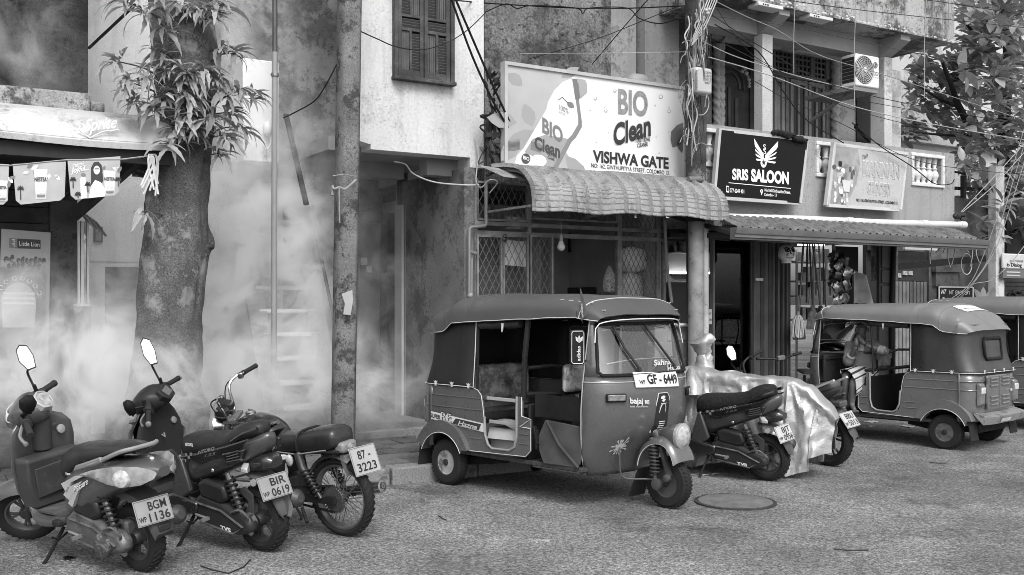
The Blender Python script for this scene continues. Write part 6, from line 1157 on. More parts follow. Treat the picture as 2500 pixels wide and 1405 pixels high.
def engine_unit(th,tvs=True,rr=.225):
    GM=mat(.13,.42,.35,8,grime=.6,gv=.03,gsc=10,glo=.55,metal=.3,bump=.3);BL=mat(.022,.4,.2,6)
    mb=side_prism([(.50,.33),(.40,.40),(.20,.36),(.08,.31),(-.03,.28),(-.075,.22),(-.05,.165),(.08,.14),(.30,.15),(.46,.20),(.53,.27)],.075,.165);cv=th.part('drive_cover',mb,mat(.03,.4,.2,6)if tvs else GM,bevel=.03)
    mb=MB();mb.tube([(.45,.168,.33),(.2,.17,.30),(.0,.17,.21),(.1,.17,.155),(.42,.17,.20)],.008,6);th.part('rib',mb,GM,cv)
    if not tvs:mb=MB();mb.lathe([(.075,0),(.078,.04),(.06,.05),(.001,.052)],(.12,.15,.2),(0,1,0),20);th.part('fan_cap',mb,mat(.05,.6,.5,12,grime=.7,gv=.25,gsc=20,metal=.3),cv)
    else:
        th.part('lettering',textmb('TVS',(.22,.171,.175),(-.10,0,-.01),(0,0,.026),.05),WHITE,cv,smooth=None)
    mb=side_prism([(.42,.47),(.34,.50),(.16,.47),(.13,.38),(.20,.34),(.40,.37)],.06,.17);th.part('air_box',mb,BL,bevel=.025)
    mb=MB();mb.box(.02,.45,-.11,.07,.17,.33);mb.tube([(.36,0,.32),(.5,0,.36)],.06,12);th.part('engine_block',mb,GM,bevel=.02)
    for i in range(5):mb=MB();mb.box(.33+i*.022,.34+i*.022,-.09,.074,.15,.40);th.part('fin',mb,GM)
    mb=MB();mb.lathe([(.06,0),(.06,.03),(.03,.045),(.001,.047)],(0,.09,rr),(0,1,0),14);mb.bar((-.02,.12,rr+.06),(.06,.13,rr+.03),.03);mb.bar((.05,.14,rr-.04),(-.05,.14,rr-.06),.02);mb.tube(catmull([(.1,.17,.3),(.0,.18,.33),(-.05,.16,.28),(0,.15,.22)],5),.008,6);th.part('drum_lever',mb,GM)
    mb=MB();mb.tube(coil((.13,.13,.52),(.045,.13,.31),.034,7,.008),.008,6);th.part('shock_spring',mb,BL);mb=MB();mb.tube([(.14,.13,.55),(.09,.13,.42),(.03,.13,.27)],[.016,.022,.014],8);th.part('shock',mb,mat(.2,.4,metal=.6))
    mb=MB();mb.tube([(.42,.20,.26),(.30,.205,.25)],.008,6);mb.bar((.29,.20,.25),(.29,.26,.25),.02);th.part('kick_lever',mb,mat(.3,.5,.3,10,metal=.6))
    mb=MB();mb.tube(catmull([(.4,-.1,.2),(.25,-.14,.2),(.05,-.15,.27)],5),.022,10);mb.lathe([(.03,0),(.06,.03),(.065,.18),(.06,.3),(.03,.33),(.02,.33)],(.12,-.17,.27),(-1,0,.18),16);th.part('muffler',mb,mat(.06,.5,.3,8,metal=.5))
def stand(th,x0=.52,y1=.28):mb=MB();mb.tube([(x0,.12,.24),(x0+.05,y1-.05,.06),(x0+.055,y1-.01,.022)],.012,7);mb.bar((x0+.02,y1-.02,.02),(x0+.1,y1+.01,.02),.03,.008);mb.tube([(x0,.1,.2),(x0-.06,.2,.19),(x0-.05,.24,.22)],.007,5);return th.part('side_stand',mb,BLACK)
def fork_front(th,M,wx,R_,body_m,fend_st,arm=True):
    mb=MB()
    for s_ in(-1,1):mb.tube([(wx-.03,s_*.075,R_),(wx-.14,s_*.06,.62)],.018,8)
    mb.xf(M);th.part('fork',mb,mat(.04,.5));mb=MB()
    def fd(u_,v_):a=rad(30+135*u_);b=v_*2-1;r=R_+.045-.06*abs(b)**2.5;return Vector((wx+r*math.cos(a)*1.05,b*.085*(1-.25*abs(u_-.5)),R_+r*math.sin(a)))
    mb.sheet(fd,18,10,.005);mb.xf(M);th.part('front_mudguard',mb,body_m,smooth=60)
PLATE_Y=mat(.25,.5,.12,8,grime=.6,gv=.2,gsc=14,glo=.56);PLATE_W=mat(.45,.4,.06)
# ---------------------------------------------------------------- sporty scooter
def sport_scooter(label,o,ang,body,dark,seatm,plate,rowsP,seat_hump=0.,pl_m=None,group='scooters of the same sporty model',mir=True):
    FR=bike_frame(o,ang);th=T('scooter',label,'scooter',FR,(0,0,0),group);M=steer(1.02,.8)
    ALM=mat(.07,.4,.2,6,metal=.5)
    bwheel(th,(0,0,.222),.222,.115,.150,ALM,spokes=5);bwheel(th,(1.285,0,.222),.222,.10,.150,ALM,M,spokes=5)
    engine_unit(th)
    h=seat_hump
    th.part('seat',loftx([(.665,.70,.60,.05),(.62,.755+h,.59,.10),(.50,.775+h,.62,.13,.8),(.30,.785+h,.66,.135,.8),(.16,.81+h,.69,.14,.8),(.08,.855+h,.72,.13,.8),(-.02,.885+h,.76,.11,.8),(-.10,.885+h,.80,.075,.8),(-.13,.86+h,.81,.03)],18,2.8),seatm,smooth=60)
    th.part('tail_body',loftx([(.62,.62,.50,.06),(.56,.66,.42,.125),(.40,.69,.46,.155),(.22,.715,.53,.165),(.07,.75,.585,.15),(-.06,.795,.64,.115),(-.15,.82,.70,.06),(-.18,.81,.74,.03)],16,3.0),body,smooth=50)
    # side cladding in facets
    mb=MB();
    for s_ in(-1,1):
        mb.prism([(.60,.63),(.40,.67),(.08,.75),(-.15,.815),(-.06,.745),(.10,.68),(.36,.60)],lambda a,b,t:Vector((a,t,b)),s_*.145,s_*.168)
        mb.prism([(.13,.695),(-.09,.74),(-.05,.66),(.08,.62)],lambda a,b,t:Vector((a,t,b)),s_*.13,s_*.175)
    th.part('side_fairing',mb,dark,bevel=.012)
    for s_ in(-1,1):
        mb=side_prism([(.60,.63),(.565,.655),(.49,.40),(.545,.36),(.66,.30),(.70,.34)],s_*.13,s_*.172);th.part('lower_fairing',mb,body,bevel=.015)
        mb=side_prism([(.74,.36),(.66,.38),(.42,.33),(.44,.25),(.62,.22),(.80,.28)],s_*.12,s_*.19);th.part('side_skirt',mb,dark,bevel=.02)
        for i in range(4):mb=MB();mb.bar((.075-i*.004,s_*.178,.645+i*.018),(-.055+i*.006,s_*.172,.675+i*.018),.008,.006);th.part('vent_slat',mb,mat(.09,.5))
        mb=MB();mb.lathe([(.014,0),(.01,.006),(.001,.007)],(.24,s_*.165,.57),(0,s_,0),10);th.part('screw_cap',mb,mat(.4,.4,metal=.6))
    for i in range(2):
        for j in range(3):
            if(i+j)%2==0:mb=MB();mb.add([(.50-j*.026+a,.170,.645-i*.022+j*.004+b)for a,b in((0,0),(-.025,.003),(-.025,.024),(0,.021))],[(0,1,2,3)]);th.part('check_mark',mb,mat(.2,.5),smooth=None)
    th.part('lettering',textmb('NTORQ',(.36,.1705,.672),(-.17,0,.044),(0,0,.022),.02,.3),mat(.25,.4),smooth=None);th.part('lettering',textmb('125',(.30,.1705,.655),(-.12,0,.03),(0,0,.018),.01,.3),mat(.12,.4),smooth=None)
    if not h:th.part('lettering',textmb('NTORQ',(.53,.135,.705),(-.085,.004,.004),(0,0,.022),.03),WHITE,smooth=None)
    mb=MB();
    for s_ in(-1,1):mb.tube(catmull([(.06,s_*.13,.77),(-.05,s_*.13,.825),(-.15,s_*.09,.86)],5),.014,8)
    th.part('grab_rail',mb,dark)
    # tail
    mb=loftx([(-.02,.66,.55,.10),(-.14,.68,.57,.085),(-.20,.65,.59,.05)],12,3);th.part('tail_lamp',mb,mat(.02,.15,coat=.6));th.part('lettering',textmb('TVS',(-.19,.03,.655),(0,-.06,0),(-.012,0,.014),.03),mat(.5,.5),smooth=None)
    for s_ in(-1,1):mb=MB();mb.loft([[Vector((-.02-.06*q,s_*(.10+.075*q),.60+b*(.03-.015*q)))+Vector((a*.03,0,0))for a,b in((-1,-1),(1,-1),(1,1),(-1,1))]for q in(0,.5,1)]);il=th.part('indicator',mb,mat(.45,.15,.2,20,coat=.5),bevel=.006)
    mb=MB();q=[(.02,.54,.09),(-.12,.50,.085),(-.18,.42,.08),(-.235,.30,.065),(-.245,.25,.03)]
    mb.loft([[Vector((x,-w,z)),Vector((x+.02,-w*.8,z+.02)),Vector((x,0,z+.03)),Vector((x+.02,w*.8,z+.02)),Vector((x,w,z)),Vector((x+.04,0,z+.012))]for x,z,w in q]);th.part('rear_mudguard',mb,mat(.075,.5,.15,5),smooth=40)
    num_plate(th,(-.205,.045,.475),24,.222,.155,rowsP,pl_m or PLATE_Y,yaw=-12)
    mb=MB();mb.lathe([(.024,0),(.024,.008)],(-.07,.10,.50),(-.3,1,0),12);th.part('reflector',mb,mat(.3,.2))
    mb=side_prism([(.14,.42),(.06,.45),(-.02,.40),(.0,.22),(.03,.22),(.04,.36)],.06,.075);th.part('inner_fender',mb,mat(.07,.5),bevel=.004)
    stand(th)
    # floor, apron, front
    th.part('floorboard',loftx([(.62,.34,.27,.15),(.75,.335,.27,.17),(.93,.345,.28,.17),(.99,.40,.30,.15)],12,4),mat(.03,.6),smooth=50);mb=MB();[mb.tube([(.66+i*.035,-.14,.338),(.66+i*.035,.14,.338)],.005,5)for i in range(7)];th.part('tread_strip',mb,RUBBER)
    zs=[(.33,.98,.12,.03),(.45,1.0,.17,.05),(.58,1.01,.20,.06),(.70,1.0,.20,.06),(.80,.985,.175,.05),(.88,.97,.13,.045),(.94,.955,.08,.04)]
    mb=MB();mb.loft([[Vector((x+d*math.sin(t)*(1 if math.sin(t)>0 else.6)-.25*abs(w*math.cos(t))**2/w*.5,w*math.cos(t),z))for t in[2*math.pi*i/18 for i in range(18)]]for z,x,w,d in zs]);th.part('leg_shield',mb,mat(.028,.5,.2,4),smooth=50)
    mb=MB();mb.loft([[Vector((x+d*math.sin(t),w*math.cos(t),z))for t in[math.pi*i/14 for i in range(15)]]for z,x,w,d in((.36,1.02,.10,.10),(.5,1.03,.17,.15),(.65,1.03,.20,.18),(.78,1.02,.19,.16),(.90,.99,.13,.12),(.95,.97,.06,.08))],close=False,caps=False);o_=th.part('front_apron',mb,body,smooth=50);o_.modifiers.new('thick','SOLIDIFY').thickness=.012
    mb=MB();mb.prism([(.11,.53),(.06,.60),(-.06,.60),(-.11,.53),(-.10,.43),(.10,.43)],lambda a,b,t:Vector((.955-t,a,b)),0,.03);th.part('glove_panel',mb,mat(.045,.45),bevel=.01)
    mb=MB();mb.lathe([(.026,0),(.026,.01),(.012,.014)],(.955,-.11,.80),(-1,-.2,.2),12);th.part('key_lock',mb,mat(.35,.4,metal=.6));mb=MB();mb.tube([(.95,0,.72),(.92,0,.705),(.925,0,.735)],.006,5);th.part('bag_hook',mb,mat(.3,.4,metal=.5))
    for s_ in(-1,1):mb=MB();mb.loft([[Vector((x,s_*y,z)),Vector((x+.03,s_*(y-.02),z)),Vector((x+.02,s_*(y-.03),z+.02)),Vector((x-.01,s_*(y-.01),z+.02))]for x,y,z in((.94,.17,.50),(.96,.215,.62),(.985,.23,.70),(1.01,.20,.74))]);th.part('apron_wing',mb,body,bevel=.004)
    fork_front(th,M,1.285,.222,body,None)
    mb=loftx([(.86,1.015,.955,.05),(.90,1.05,.93,.09),(.98,1.075,.90,.12),(1.06,1.05,.90,.11),(1.13,.99,.92,.06)],14,2.8);mb.xf(M);th.part('handlebar_cowl',mb,mat(.022,.4),smooth=50)
    mb=MB();q=[(.0,-.06,.045),(.0,.06,.045),(0,.075,0),(0,.04,-.055),(0,-.04,-.055),(0,-.075,0)];Fc=Matrix.Translation((.875,0,1.02))@Matrix.Rotation(rad(40),4,'Y');mb.loft([[Fc@(Vector(p)*k+Vector((d,0,0)))for p in q]for d,k in((.03,1.15),(-.012,1.1),(-.02,.95))]);mb.xf(M);cl=th.part('instrument_cluster',mb,mat(.02,.3));mb=MB();mb.add([Fc@Vector((-.022,a,b))for a,b in((-.04,-.03),(.04,-.03),(.045,.03),(-.045,.03))],[(0,1,2,3)]);mb.xf(M);th.part('display',mb,mat(.12,.12,.1),cl,smooth=None)
    mb=MB();
    for s_ in(-1,1):mb.loft([[Vector((x,s_*y,z))+Vector((a*.03,0,b*hgt))for a,b in((-1,-1),(1,-1),(1.2,.3),(.5,1),(-.8,.8))]for x,y,z,hgt in((.98,.08,.985,.05),(.96,.14,.99,.045),(.94,.20,.985,.03))])
    mb.xf(M);th.part('switch_gear',mb,mat(.02,.45),bevel=.006)
    for s_ in(-1,1):grip(th,M,(.94,s_*.205,.985),(.90,s_*.345,.965));mb=MB();mb.lathe([(.019,0),(.019,.014),(.01,.018)],(.90,s_*.346,.965),(-.27,s_,-.14),10);mb.xf(M);th.part('bar_end',mb,mat(.4,.4,metal=.6));lever(th,M,(.97,s_*.17,.975),(.955,s_*.325,.945))
    for s_ in(-1,1):mb=MB();mb.tube(catmull([(.96,s_*.16,.97),(1.05,s_*.12,.92),(1.08,s_*.05,.84),(1.06,s_*.04,.74)],5),.005,5);mb.xf(M);th.part('control_cable',mb,BLACK)
    if mir:mirror(th,M,-.2,(.99,-.20,1.27),(.95,-.15,1.02),.045,.105,-62);mirror(th,M,.2,(1.06,.19,1.04),(.97,.16,1.01),.04,.075,100)
    mb=MB()
    for s_ in(-1,1):mb.loft([[Vector((x,s_*y,z)),Vector((x+.02,s_*y,z-.03)),Vector((x+.05,s_*(y+.01),z))]for x,y,z in((1.08,.10,.90),(1.05,.20,.925))])
    mb.xf(M);th.part('front_indicator',mb,mat(.05,.3))
    return th,FR
SB=mat(.04,.3,.12,4,coat=.8,grime=.25,gv=.1,gsc=8,glo=.58);SD=mat(.012,.2,.1,4,coat=.9);SEAT_=mat(.026,.42,.2,6,bump=.1)
rows=lambda a,b:[(a,.38,.88,.54,.34),(b,.34,.92,.10,.34),('WP',.06,.26,.16,.20)]
sport_scooter('black sporty scooter between the grey scooter and the spoked motorcycle, plate WP BIR 0619',(-1.64,6.82),146,SB,SD,SEAT_,None,rows('BIR','0619'))
mesh_seat=mat(.018,.85,.5,40,bump=.9,bsc=160)
sport_scooter('black sporty scooter with a mesh seat cover behind the front rickshaw, plate WP BJT 0956',(2.37,9.47),142,mat(.05,.3,.12,4,coat=.3),SD,mesh_seat,None,rows('BJT','0956'),.02,PLATE_W,mir=False)
# ---------------------------------------------------------------- older rounded scooter
def round_scooter(label,o,ang):
    FR=bike_frame(o,ang);th=T('scooter',label,'scooter',FR,(0,0,0));M=steer(.97,.8,27,46)
    BD=mat(.06,.33,.12,3,coat=.7,grime=.5,gv=.14,gsc=7,glo=.56);IN=mat(.05,.5,.15,4,grime=.4,gv=.12,gsc=6,glo=.57);AL=mat(.2,.5,.2,5,metal=.3)
    bwheel(th,(0,0,.215),.215,.10,.135,mat(.05,.5),spokes=5,tread=34);bwheel(th,(1.24,0,.215),.215,.09,.135,mat(.1,.5,metal=.4),M,spokes=5)
    engine_unit(th,False,.215)
    th.part('seat',loftx([(.585,.62,.52,.06),(.56,.71,.53,.115),(.48,.765,.58,.14,.85),(.36,.785,.64,.145,.85),(.20,.80,.69,.14,.85),(.04,.815,.73,.13,.85),(-.09,.81,.76,.10,.85),(-.14,.79,.77,.04)],18,2.6),mat(.03,.38,.3,5,bump=.25,bsc=12,grime=.3,gv=.12,gsc=8,glo=.6),smooth=60)
    th.part('lettering',textmb('Hero',(.46,.146,.60),(-.05,0,.006),(0,0,.018),.03),WHITE,smooth=None)
    th.part('rear_body',loftx([(.56,.56,.34,.10),(.48,.62,.30,.16),(.34,.67,.32,.175),(.18,.70,.41,.18),(.02,.72,.50,.175),(-.13,.725,.56,.15),(-.24,.715,.60,.10),(-.32,.69,.63,.04)],18,3.0),BD,smooth=50)
    for s_ in(-1,1):
        mb=MB();mb.loft([[Vector((x,s_*(y+.012),zt)),Vector((x,s_*(y+.016),(zt+zb)/2)),Vector((x,s_*y,zb)),Vector((x,s_*(y-.03),(zt+zb)/2))]for x,zt,zb,y in((.22,.645,.642,.187),(.10,.68,.622,.189),(-.02,.705,.60,.185),(-.14,.72,.588,.168),(-.25,.715,.60,.12),(-.31,.69,.63,.07))]);tl=th.part('lamp_cluster',mb,mat(.33,.16,.35,14,coat=.6),smooth=50)
        mb=MB();mb.lathe([(.058,0),(.05,.02),(.03,.03),(.001,.033)],(-.15,s_*.17,.645),(-.4,s_,.1),18);th.part('lens',mb,mat(.45,.1,.4,30,coat=.8),tl);mb=MB();mb.lathe([(.03,0),(.02,.012),(.001,.014)],(.05,s_*.19,.655),(0,s_,.1),14);th.part('lens',mb,mat(.35,.1,.3,30,coat=.6),tl)
    # swoosh decal and lettering
    for a in([(.45,.56),(.30,.62),(.22,.625),(.34,.58),(.40,.50)],[(.44,.49),(.38,.545),(.22,.60),(.30,.54),(.38,.46)],[(.40,.44),(.36,.49),(.25,.56),(.30,.50),(.36,.42)]):mb=MB();mb.prism(a,lambda p,q,t:Vector((p,t,q)),.165,.192);th.part('stripe',mb,mat(.4,.5,.1),smooth=None)
    th.part('lettering',textmb('Pleasure',(.32,.195,.515),(-.16,-.001,.075),(.0,0,.04),.01,.35),WHITE,smooth=None)
    mb=MB();pts=[(.20,.175,.69),(.10,.18,.715),(-.0,.17,.75),(-.10,.13,.79),(-.15,.06,.80),(-.16,-.06,.80),(-.10,-.13,.79),(0,-.165,.75),(.15,-.17,.70)];mb.tube(catmull(pts,5),.014,8);th.part('grab_rail',mb,mat(.2,.5,.15,8))
    mb=side_prism([(.32,.645),(.06,.71),(.0,.735),(.02,.765),(.12,.735),(.28,.69)],.165,.19);th.part('rail_bracket',mb,mat(.2,.5,.15,8),bevel=.01)
    mb=MB();q=[(.05,.50,.10),(-.10,.47,.095),(-.19,.40,.09),(-.24,.30,.085),(-.25,.245,.07)]
    mb.loft([[Vector((x,-w,z)),Vector((x-.01,-w*.8,z+.03)),Vector((x-.01,w*.8,z+.03)),Vector((x,w,z)),Vector((x+.03,0,z))]for x,z,w in q]);th.part('rear_mudguard',mb,mat(.05,.5,.2,5),smooth=40)
    mb=MB();mb.box(-.265,-.235,-.04,.04,.29,.33);th.part('reflector',mb,mat(.03,.2),bevel=.006)
    num_plate(th,(-.24,.05,.425),20,.222,.155,rows('BGM','1136'),PLATE_Y,yaw=-12)
    stand(th,.60)
    mb=MB();[mb.box(.52+i*.0,.60,s_*.13,s_*.2,.27,.31)for i,s_ in((0,1),(0,-1))];th.part('foot_peg',mb,RUBBER,bevel=.01)
    th.part('floorboard',loftx([(.50,.345,.28,.17),(.62,.315,.245,.18),(.78,.30,.23,.18),(.88,.33,.25,.16),(.93,.42,.32,.15)],14,4),BD,smooth=50);mb=MB();mb.box(.56,.86,-.13,.13,.31,.322);th.part('floor_mat',mb,mat(.08,.8,.4,10,bump=.5))
    # inner box (rider facing), apron
    mb=MB();mb.loft([[Vector((x0,-w,z)),Vector((x0,w,z)),Vector((x0+.10,w+.03,z)),Vector((x0+.10,-w-.03,z))]for z,x0,w in((.33,.86,.13),(.50,.84,.17),(.66,.80,.19),(.68,.82,.18))]);th.part('inner_box',mb,IN,bevel=.015)
    mb=MB();mb.prism([(-.12,.42),(.12,.40),(.14,.60),(-.14,.62)],lambda a,b,t:Vector((.845-(b-.4)*.13-t,a,b)),0,.012);gl_=th.part('glove_lid',mb,IN,bevel=.006);mb=MB();mb.lathe([(.013,0),(.009,.01)],(.80,-.06,.585),(-1,0,0),10);th.part('key_lock',mb,CHROME,gl_)
    zs=[(.30,.98,.13,.05),(.45,1.0,.19,.07),(.60,.99,.22,.08),(.75,.975,.225,.08),(.84,.96,.21,.07),(.90,.945,.16,.06),(.925,.94,.10,.05)]
    mb=MB();mb.loft([[Vector((x+d*math.sin(t)*(1 if math.sin(t)>0 else.5)-1.2*(w*math.cos(t))**2,w*math.cos(t),z))for t in[2*math.pi*i/20 for i in range(20)]]for z,x,w,d in zs]);th.part('leg_shield',mb,BD,smooth=50)
    mb=MB();mb.lathe([(.03,0),(.03,.012),(.014,.016)],(.895,-.12,.80),(-1,-.1,.2),14);th.part('ignition',mb,mat(.35,.4,metal=.5));mb=MB();mb.tube([(.90,.0,.90),(.93,.0,.70)],.06,12);th.part('steering_tube',mb,IN)
    fork_front(th,M,1.24,.215,BD,None)
    mb=loftx([(.83,.99,.93,.05),(.87,1.04,.90,.10),(.96,1.075,.89,.13),(1.04,1.04,.88,.12),(1.10,.97,.90,.07)],16,2.8);mb.xf(M);th.part('handlebar_cowl',mb,BD,smooth=50)
    mb=MB();mb.loft([[Vector((1.02+.09*math.sin(t)*k,.12*math.cos(t)*k,.965+b))for t in[math.pi*i/10 for i in range(11)]]for b,k in((-.06,.8),(0,1),(.05,.75))],close=False,caps=False);mb.xf(M);o_=th.part('headlamp',mb,mat(.55,.15,.2,20,coat=.6));o_.modifiers.new('thick','SOLIDIFY').thickness=.006
    Fc=Matrix.Translation((.855,0,1.02))@Matrix.Rotation(rad(42),4,'Y');oc=[(.085*math.cos(rad(a)),.062*math.sin(rad(a)))for a in range(22,382,45)]
    mb=MB();mb.loft([[Fc@Vector((d,a*k,b*k))for a,b in oc]for d,k in((.02,1.1),(-.014,1.08),(-.018,.92),(-.006,.86))]);mb.xf(M);cl=th.part('speedometer',mb,mat(.5,.4,metal=.3));mb=MB();mb.add([Fc@Vector((-.012,a*.87,b*.87))for a,b in oc],[tuple(range(8))]);mb.xf(M);th.part('dial',mb,mat(.35,.1,.5,30,coat=.9),cl,smooth=None)
    mb=MB();mb.loft([[Vector((x,s_*y,z))+Vector((a*.032,0,b*hgt))for a,b in((-1,-1),(1,-1),(1.1,.3),(.5,1),(-.8,.8))]for s_ in(1,)for x,y,z,hgt in((.92,-.20,.985,.03),(.95,-.14,.985,.045),(.96,0,.975,.05),(.95,.14,.985,.045),(.92,.20,.985,.03))]);mb.xf(M);th.part('switch_gear',mb,IN,bevel=.006)
    for s_ in(-1,1):grip(th,M,(.92,s_*.205,.985),(.87,s_*.335,.965),.02,mat(.03,.9,bump=.6,bsc=90))
    lever(th,M,(.96,.17,.965),(.93,.31,.90),.011);lever(th,M,(.96,-.17,.965),(.93,-.31,.93))
    mirror(th,M,-.2,(.93,-.20,1.26),(.93,-.15,1.02),.05,.09,-66);mirror(th,M,.2,(.87,.19,1.12),(.93,.16,.99),.055,.075,120)
    return th,FR
round_scooter('dusty grey scooter nearest the camera at the left, plate WP BGM 1136',(-2.27,6.31),146)
# ---------------------------------------------------------------- spoked motorcycle and the bike behind the cover
def motorcycle(label,o,ang,old=True,lock=30):
    FR=bike_frame(o,ang,7);th=T('motorcycle',label,'motorcycle',FR,(0,0,0));M=steer(1.0,.72,27,lock)
    PT=mat(.02,.18,.2,4,coat=.6);GM=mat(.09,.5,.4,9,grime=.6,gv=.03,gsc=9,metal=.4,bump=.3);BK=mat(.02,.5,.3,6)
    R_=.285 if old else.30;wx=1.22
    bwheel(th,(0,0,R_),R_,.08 if old else.12,R_-(.055 if old else.085),mat(.16,.35,.3,6,metal=.6)if old else mat(.025,.4),wire=old,spokes=6,tread=36);bwheel(th,(wx,0,R_),R_,.075,R_-.055,mat(.16,.35,.3,6,metal=.6),M,wire=False,spokes=6,tread=24)
    if old:
        th.part('seat',loftx([(.56,.66,.60,.08),(.54,.71,.58,.115),(.44,.72,.58,.135),(.30,.735,.59,.14),(.16,.775,.60,.135),(.02,.795,.62,.125),(-.05,.78,.65,.11),(-.075,.72,.66,.07)],18,3.2),mat(.022,.3,.2,5,bump=.15,bsc=20,coat=.15),smooth=60)
        mb=MB();pts=[p*1.0 for p in se(.26,.756,.585,.143,20,3.2)];mb.tube(pts,.01,6,closed=True);th.part('seat_strap',mb,BK)
        mb=MB();mb.tube([(.5,.135,.60),(.26,.142,.60),(0,.125,.645)],.006,5);th.part('piping',mb,mat(.2,.4))
    else:
        th.part('seat',loftx([(.60,.68,.62,.06),(.50,.735,.62,.13),(.30,.745,.64,.14),(.16,.78,.68,.13),(.0,.85,.74,.12),(-.14,.875,.79,.09),(-.18,.87,.81,.03)],18,2.8),mat(.09,.45,.2,6),smooth=60)
        for s_ in(-1,1):mb=MB();mb.bar((.16,s_*.13,.75),(-.22,s_*.10,.90),.03,.02);th.part('grab_rail',mb,mat(.4,.4,.1))
        th.part('tail_body',loftx([(.40,.66,.56,.11),(.15,.73,.62,.12),(-.10,.80,.70,.09),(-.22,.83,.78,.03)],14,3),mat(.03,.3,coat=.4),smooth=50)
    th.part('tank',loftx([(1.0,.70,.60,.04),(.97,.76,.58,.10),(.88,.82,.57,.135),(.76,.835,.58,.145),(.64,.805,.60,.14),(.54,.75,.61,.10),(.47,.70,.63,.05)],18,2.4),PT,smooth=60)
    if old:
        mb=MB();mb.lathe([(.04,0),(.04,.012),(.03,.022),(.001,.024)],(.85,0,.826),(.1,0,1),14);mb.bar((.83,0,.852),(.87,0,.856),.012);th.part('fuel_cap',mb,CHROME)
    mb=MB();mb.bar((.98,0,.72),(.55,0,.58),.05);mb.tube([(.95,0,.66),(.78,0,.24),(.35,.1,.24)],.02,8)
    for s_ in(-1,1):mb.tube([(.55,s_*.08,.58),(-.08,s_*.09,.63)],.013,8);mb.tube([(.45,s_*.09,.60),(.40,s_*.1,.26)],.013,8);mb.bar((.40,s_*.105,.27),(-.03,s_*.10,R_),.035,.05)
    th.part('frame',mb,BK)
    mb=MB();mb.box(.42,.74,-.12,.12,.20,.40);mb.tube([(.62,0,.40),(.70,0,.56)],.075,12);mb.lathe([(.085,0),(.09,.05),(.07,.07),(.001,.072)],(.5,.11,.28),(0,1,0),18);th.part('engine',mb,GM,bevel=.025)
    for i in range(7):mb=MB();c=Vector((.62+i*.011,0,.41+i*.021));mb.box(c.x-.10,c.x+.09,-.095,.095,c.z,c.z+.007);th.part('fin',mb,GM)
    mb=MB();mb.box(.42,.62,-.11,.11,.42,.57);th.part('side_cover',mb,BK,bevel=.03)
    if old:
        for s_ in(-1,1):
            mb=MB();mb.tube([(.27,s_*.125,.61),(.24,s_*.125,.50),(.08,s_*.125,R_+.01)],[.028,.03,.012],10);th.part('shock',mb,mat(.09,.3,.2,6,metal=.5));mb=MB();mb.tube(coil((.215,s_*.125,.48),(.10,s_*.125,.32),.031,7,.007),.007,6);th.part('shock_spring',mb,BK)
        mb=MB();mb.lathe([(.03,0),(.085,0),(.09,.006),(.085,.012),(.03,.012)],(0,.075,R_),(0,1,0),26);[mb.bar((.09*math.cos(rad(a)),.081,R_+.09*math.sin(rad(a))),(.102*math.cos(rad(a)),.081,R_+.102*math.sin(rad(a))),.012,.008)for a in range(0,360,12)];th.part('sprocket',mb,GM)
        for z in(.098,-.095):
            for i in range(20):mb=MB();a=Vector((.0,.081,R_+z)).lerp(Vector((.46,.095,.28+z*.5)),i/20);b=Vector((.0,.081,R_+z)).lerp(Vector((.46,.095,.28+z*.5)),(i+.8)/20);mb.bar(a,b,.011,.014);th.part('chain_link',mb,BK)
        mb=MB();mb.tube(catmull([(.35,.12,.22),(.22,.19,.17),(.20,.22,.16)],4),.010,6);mb.bar((.36,.12,.25),(.36,.22,.24),.025);mb.bar((.3,.10,.2),(.2,.16,.12),.02);th.part('foot_peg',mb,BK)
        mb=MB();pts=[(.68,-.12,.30),(.5,-.16,.20),(.2,-.17,.24),(-.02,-.17,.29)];mb.tube(catmull(pts,5),.02,8);mb.lathe([(.03,0),(.042,.04),(.045,.3),(.044,.36),(.03,.362),(.028,.33),(.001,.33)],(.12,-.17,.262),(-1,0,.2),18);th.part('exhaust',mb,mat(.4,.25,.3,8,metal=.9));mb=MB();mb.lathe([(.016,.34),(.016,.37),(.012,.37),(.012,.35)],(.12,-.17,.262),(-1,0,.2),12);th.part('exhaust_tip',mb,mat(.4,.3,metal=.8))
        mb=MB();
        def gd(u_,v_):a=rad(64+90*u_);b=v_*2-1;r=R_+.035-.03*abs(b)**2.5;return Vector((-r*math.cos(a-rad(0))*1.0+.0,b*.06,R_+r*math.sin(a)))
        mb.sheet(gd,20,8,.004);th.part('rear_mudguard',mb,mat(.2,.3,.3,6,metal=.7),smooth=60)
        mb=MB();mb.box(-.12,-.03,-.075,.075,.615,.69);tl=th.part('tail_lamp',mb,mat(.2,.45,.2,8),bevel=.02);mb=MB();mb.lathe([(.03,0),(.026,.014),(.02,.01),(.001,.016)],(-.12,.0,.65),(-1,0,0),16);th.part('lens',mb,mat(.25,.15,.3,20,coat=.5),tl)
        mb=MB();mb.loft([[Vector((-.06,y,.60)),Vector((-.06,y,.56)),Vector((-.11,y,.45)),Vector((-.10,y,.60))]for y in(-.05,.05)]);th.part('plate_holder',mb,mat(.3,.4,metal=.5))
        num_plate(th,(-.235,-.01,.565),22,.215,.20,[('87 -',.26,.74,.56,.30),('3223',.14,.86,.13,.30)],PLATE_W if 0 else mat(.32,.45,.08,6),yaw=-14)
    else:
        mb=MB();q=[(.0,.70,.07),(-.14,.62,.07),(-.26,.48,.06),(-.33,.36,.055),(-.36,.31,.03)];mb.loft([[Vector((x,-w,z)),Vector((x-.01,0,z+.03)),Vector((x,w,z)),Vector((x+.03,0,z))]for x,z,w in q]);th.part('rear_mudguard',mb,mat(.06,.5),smooth=40)
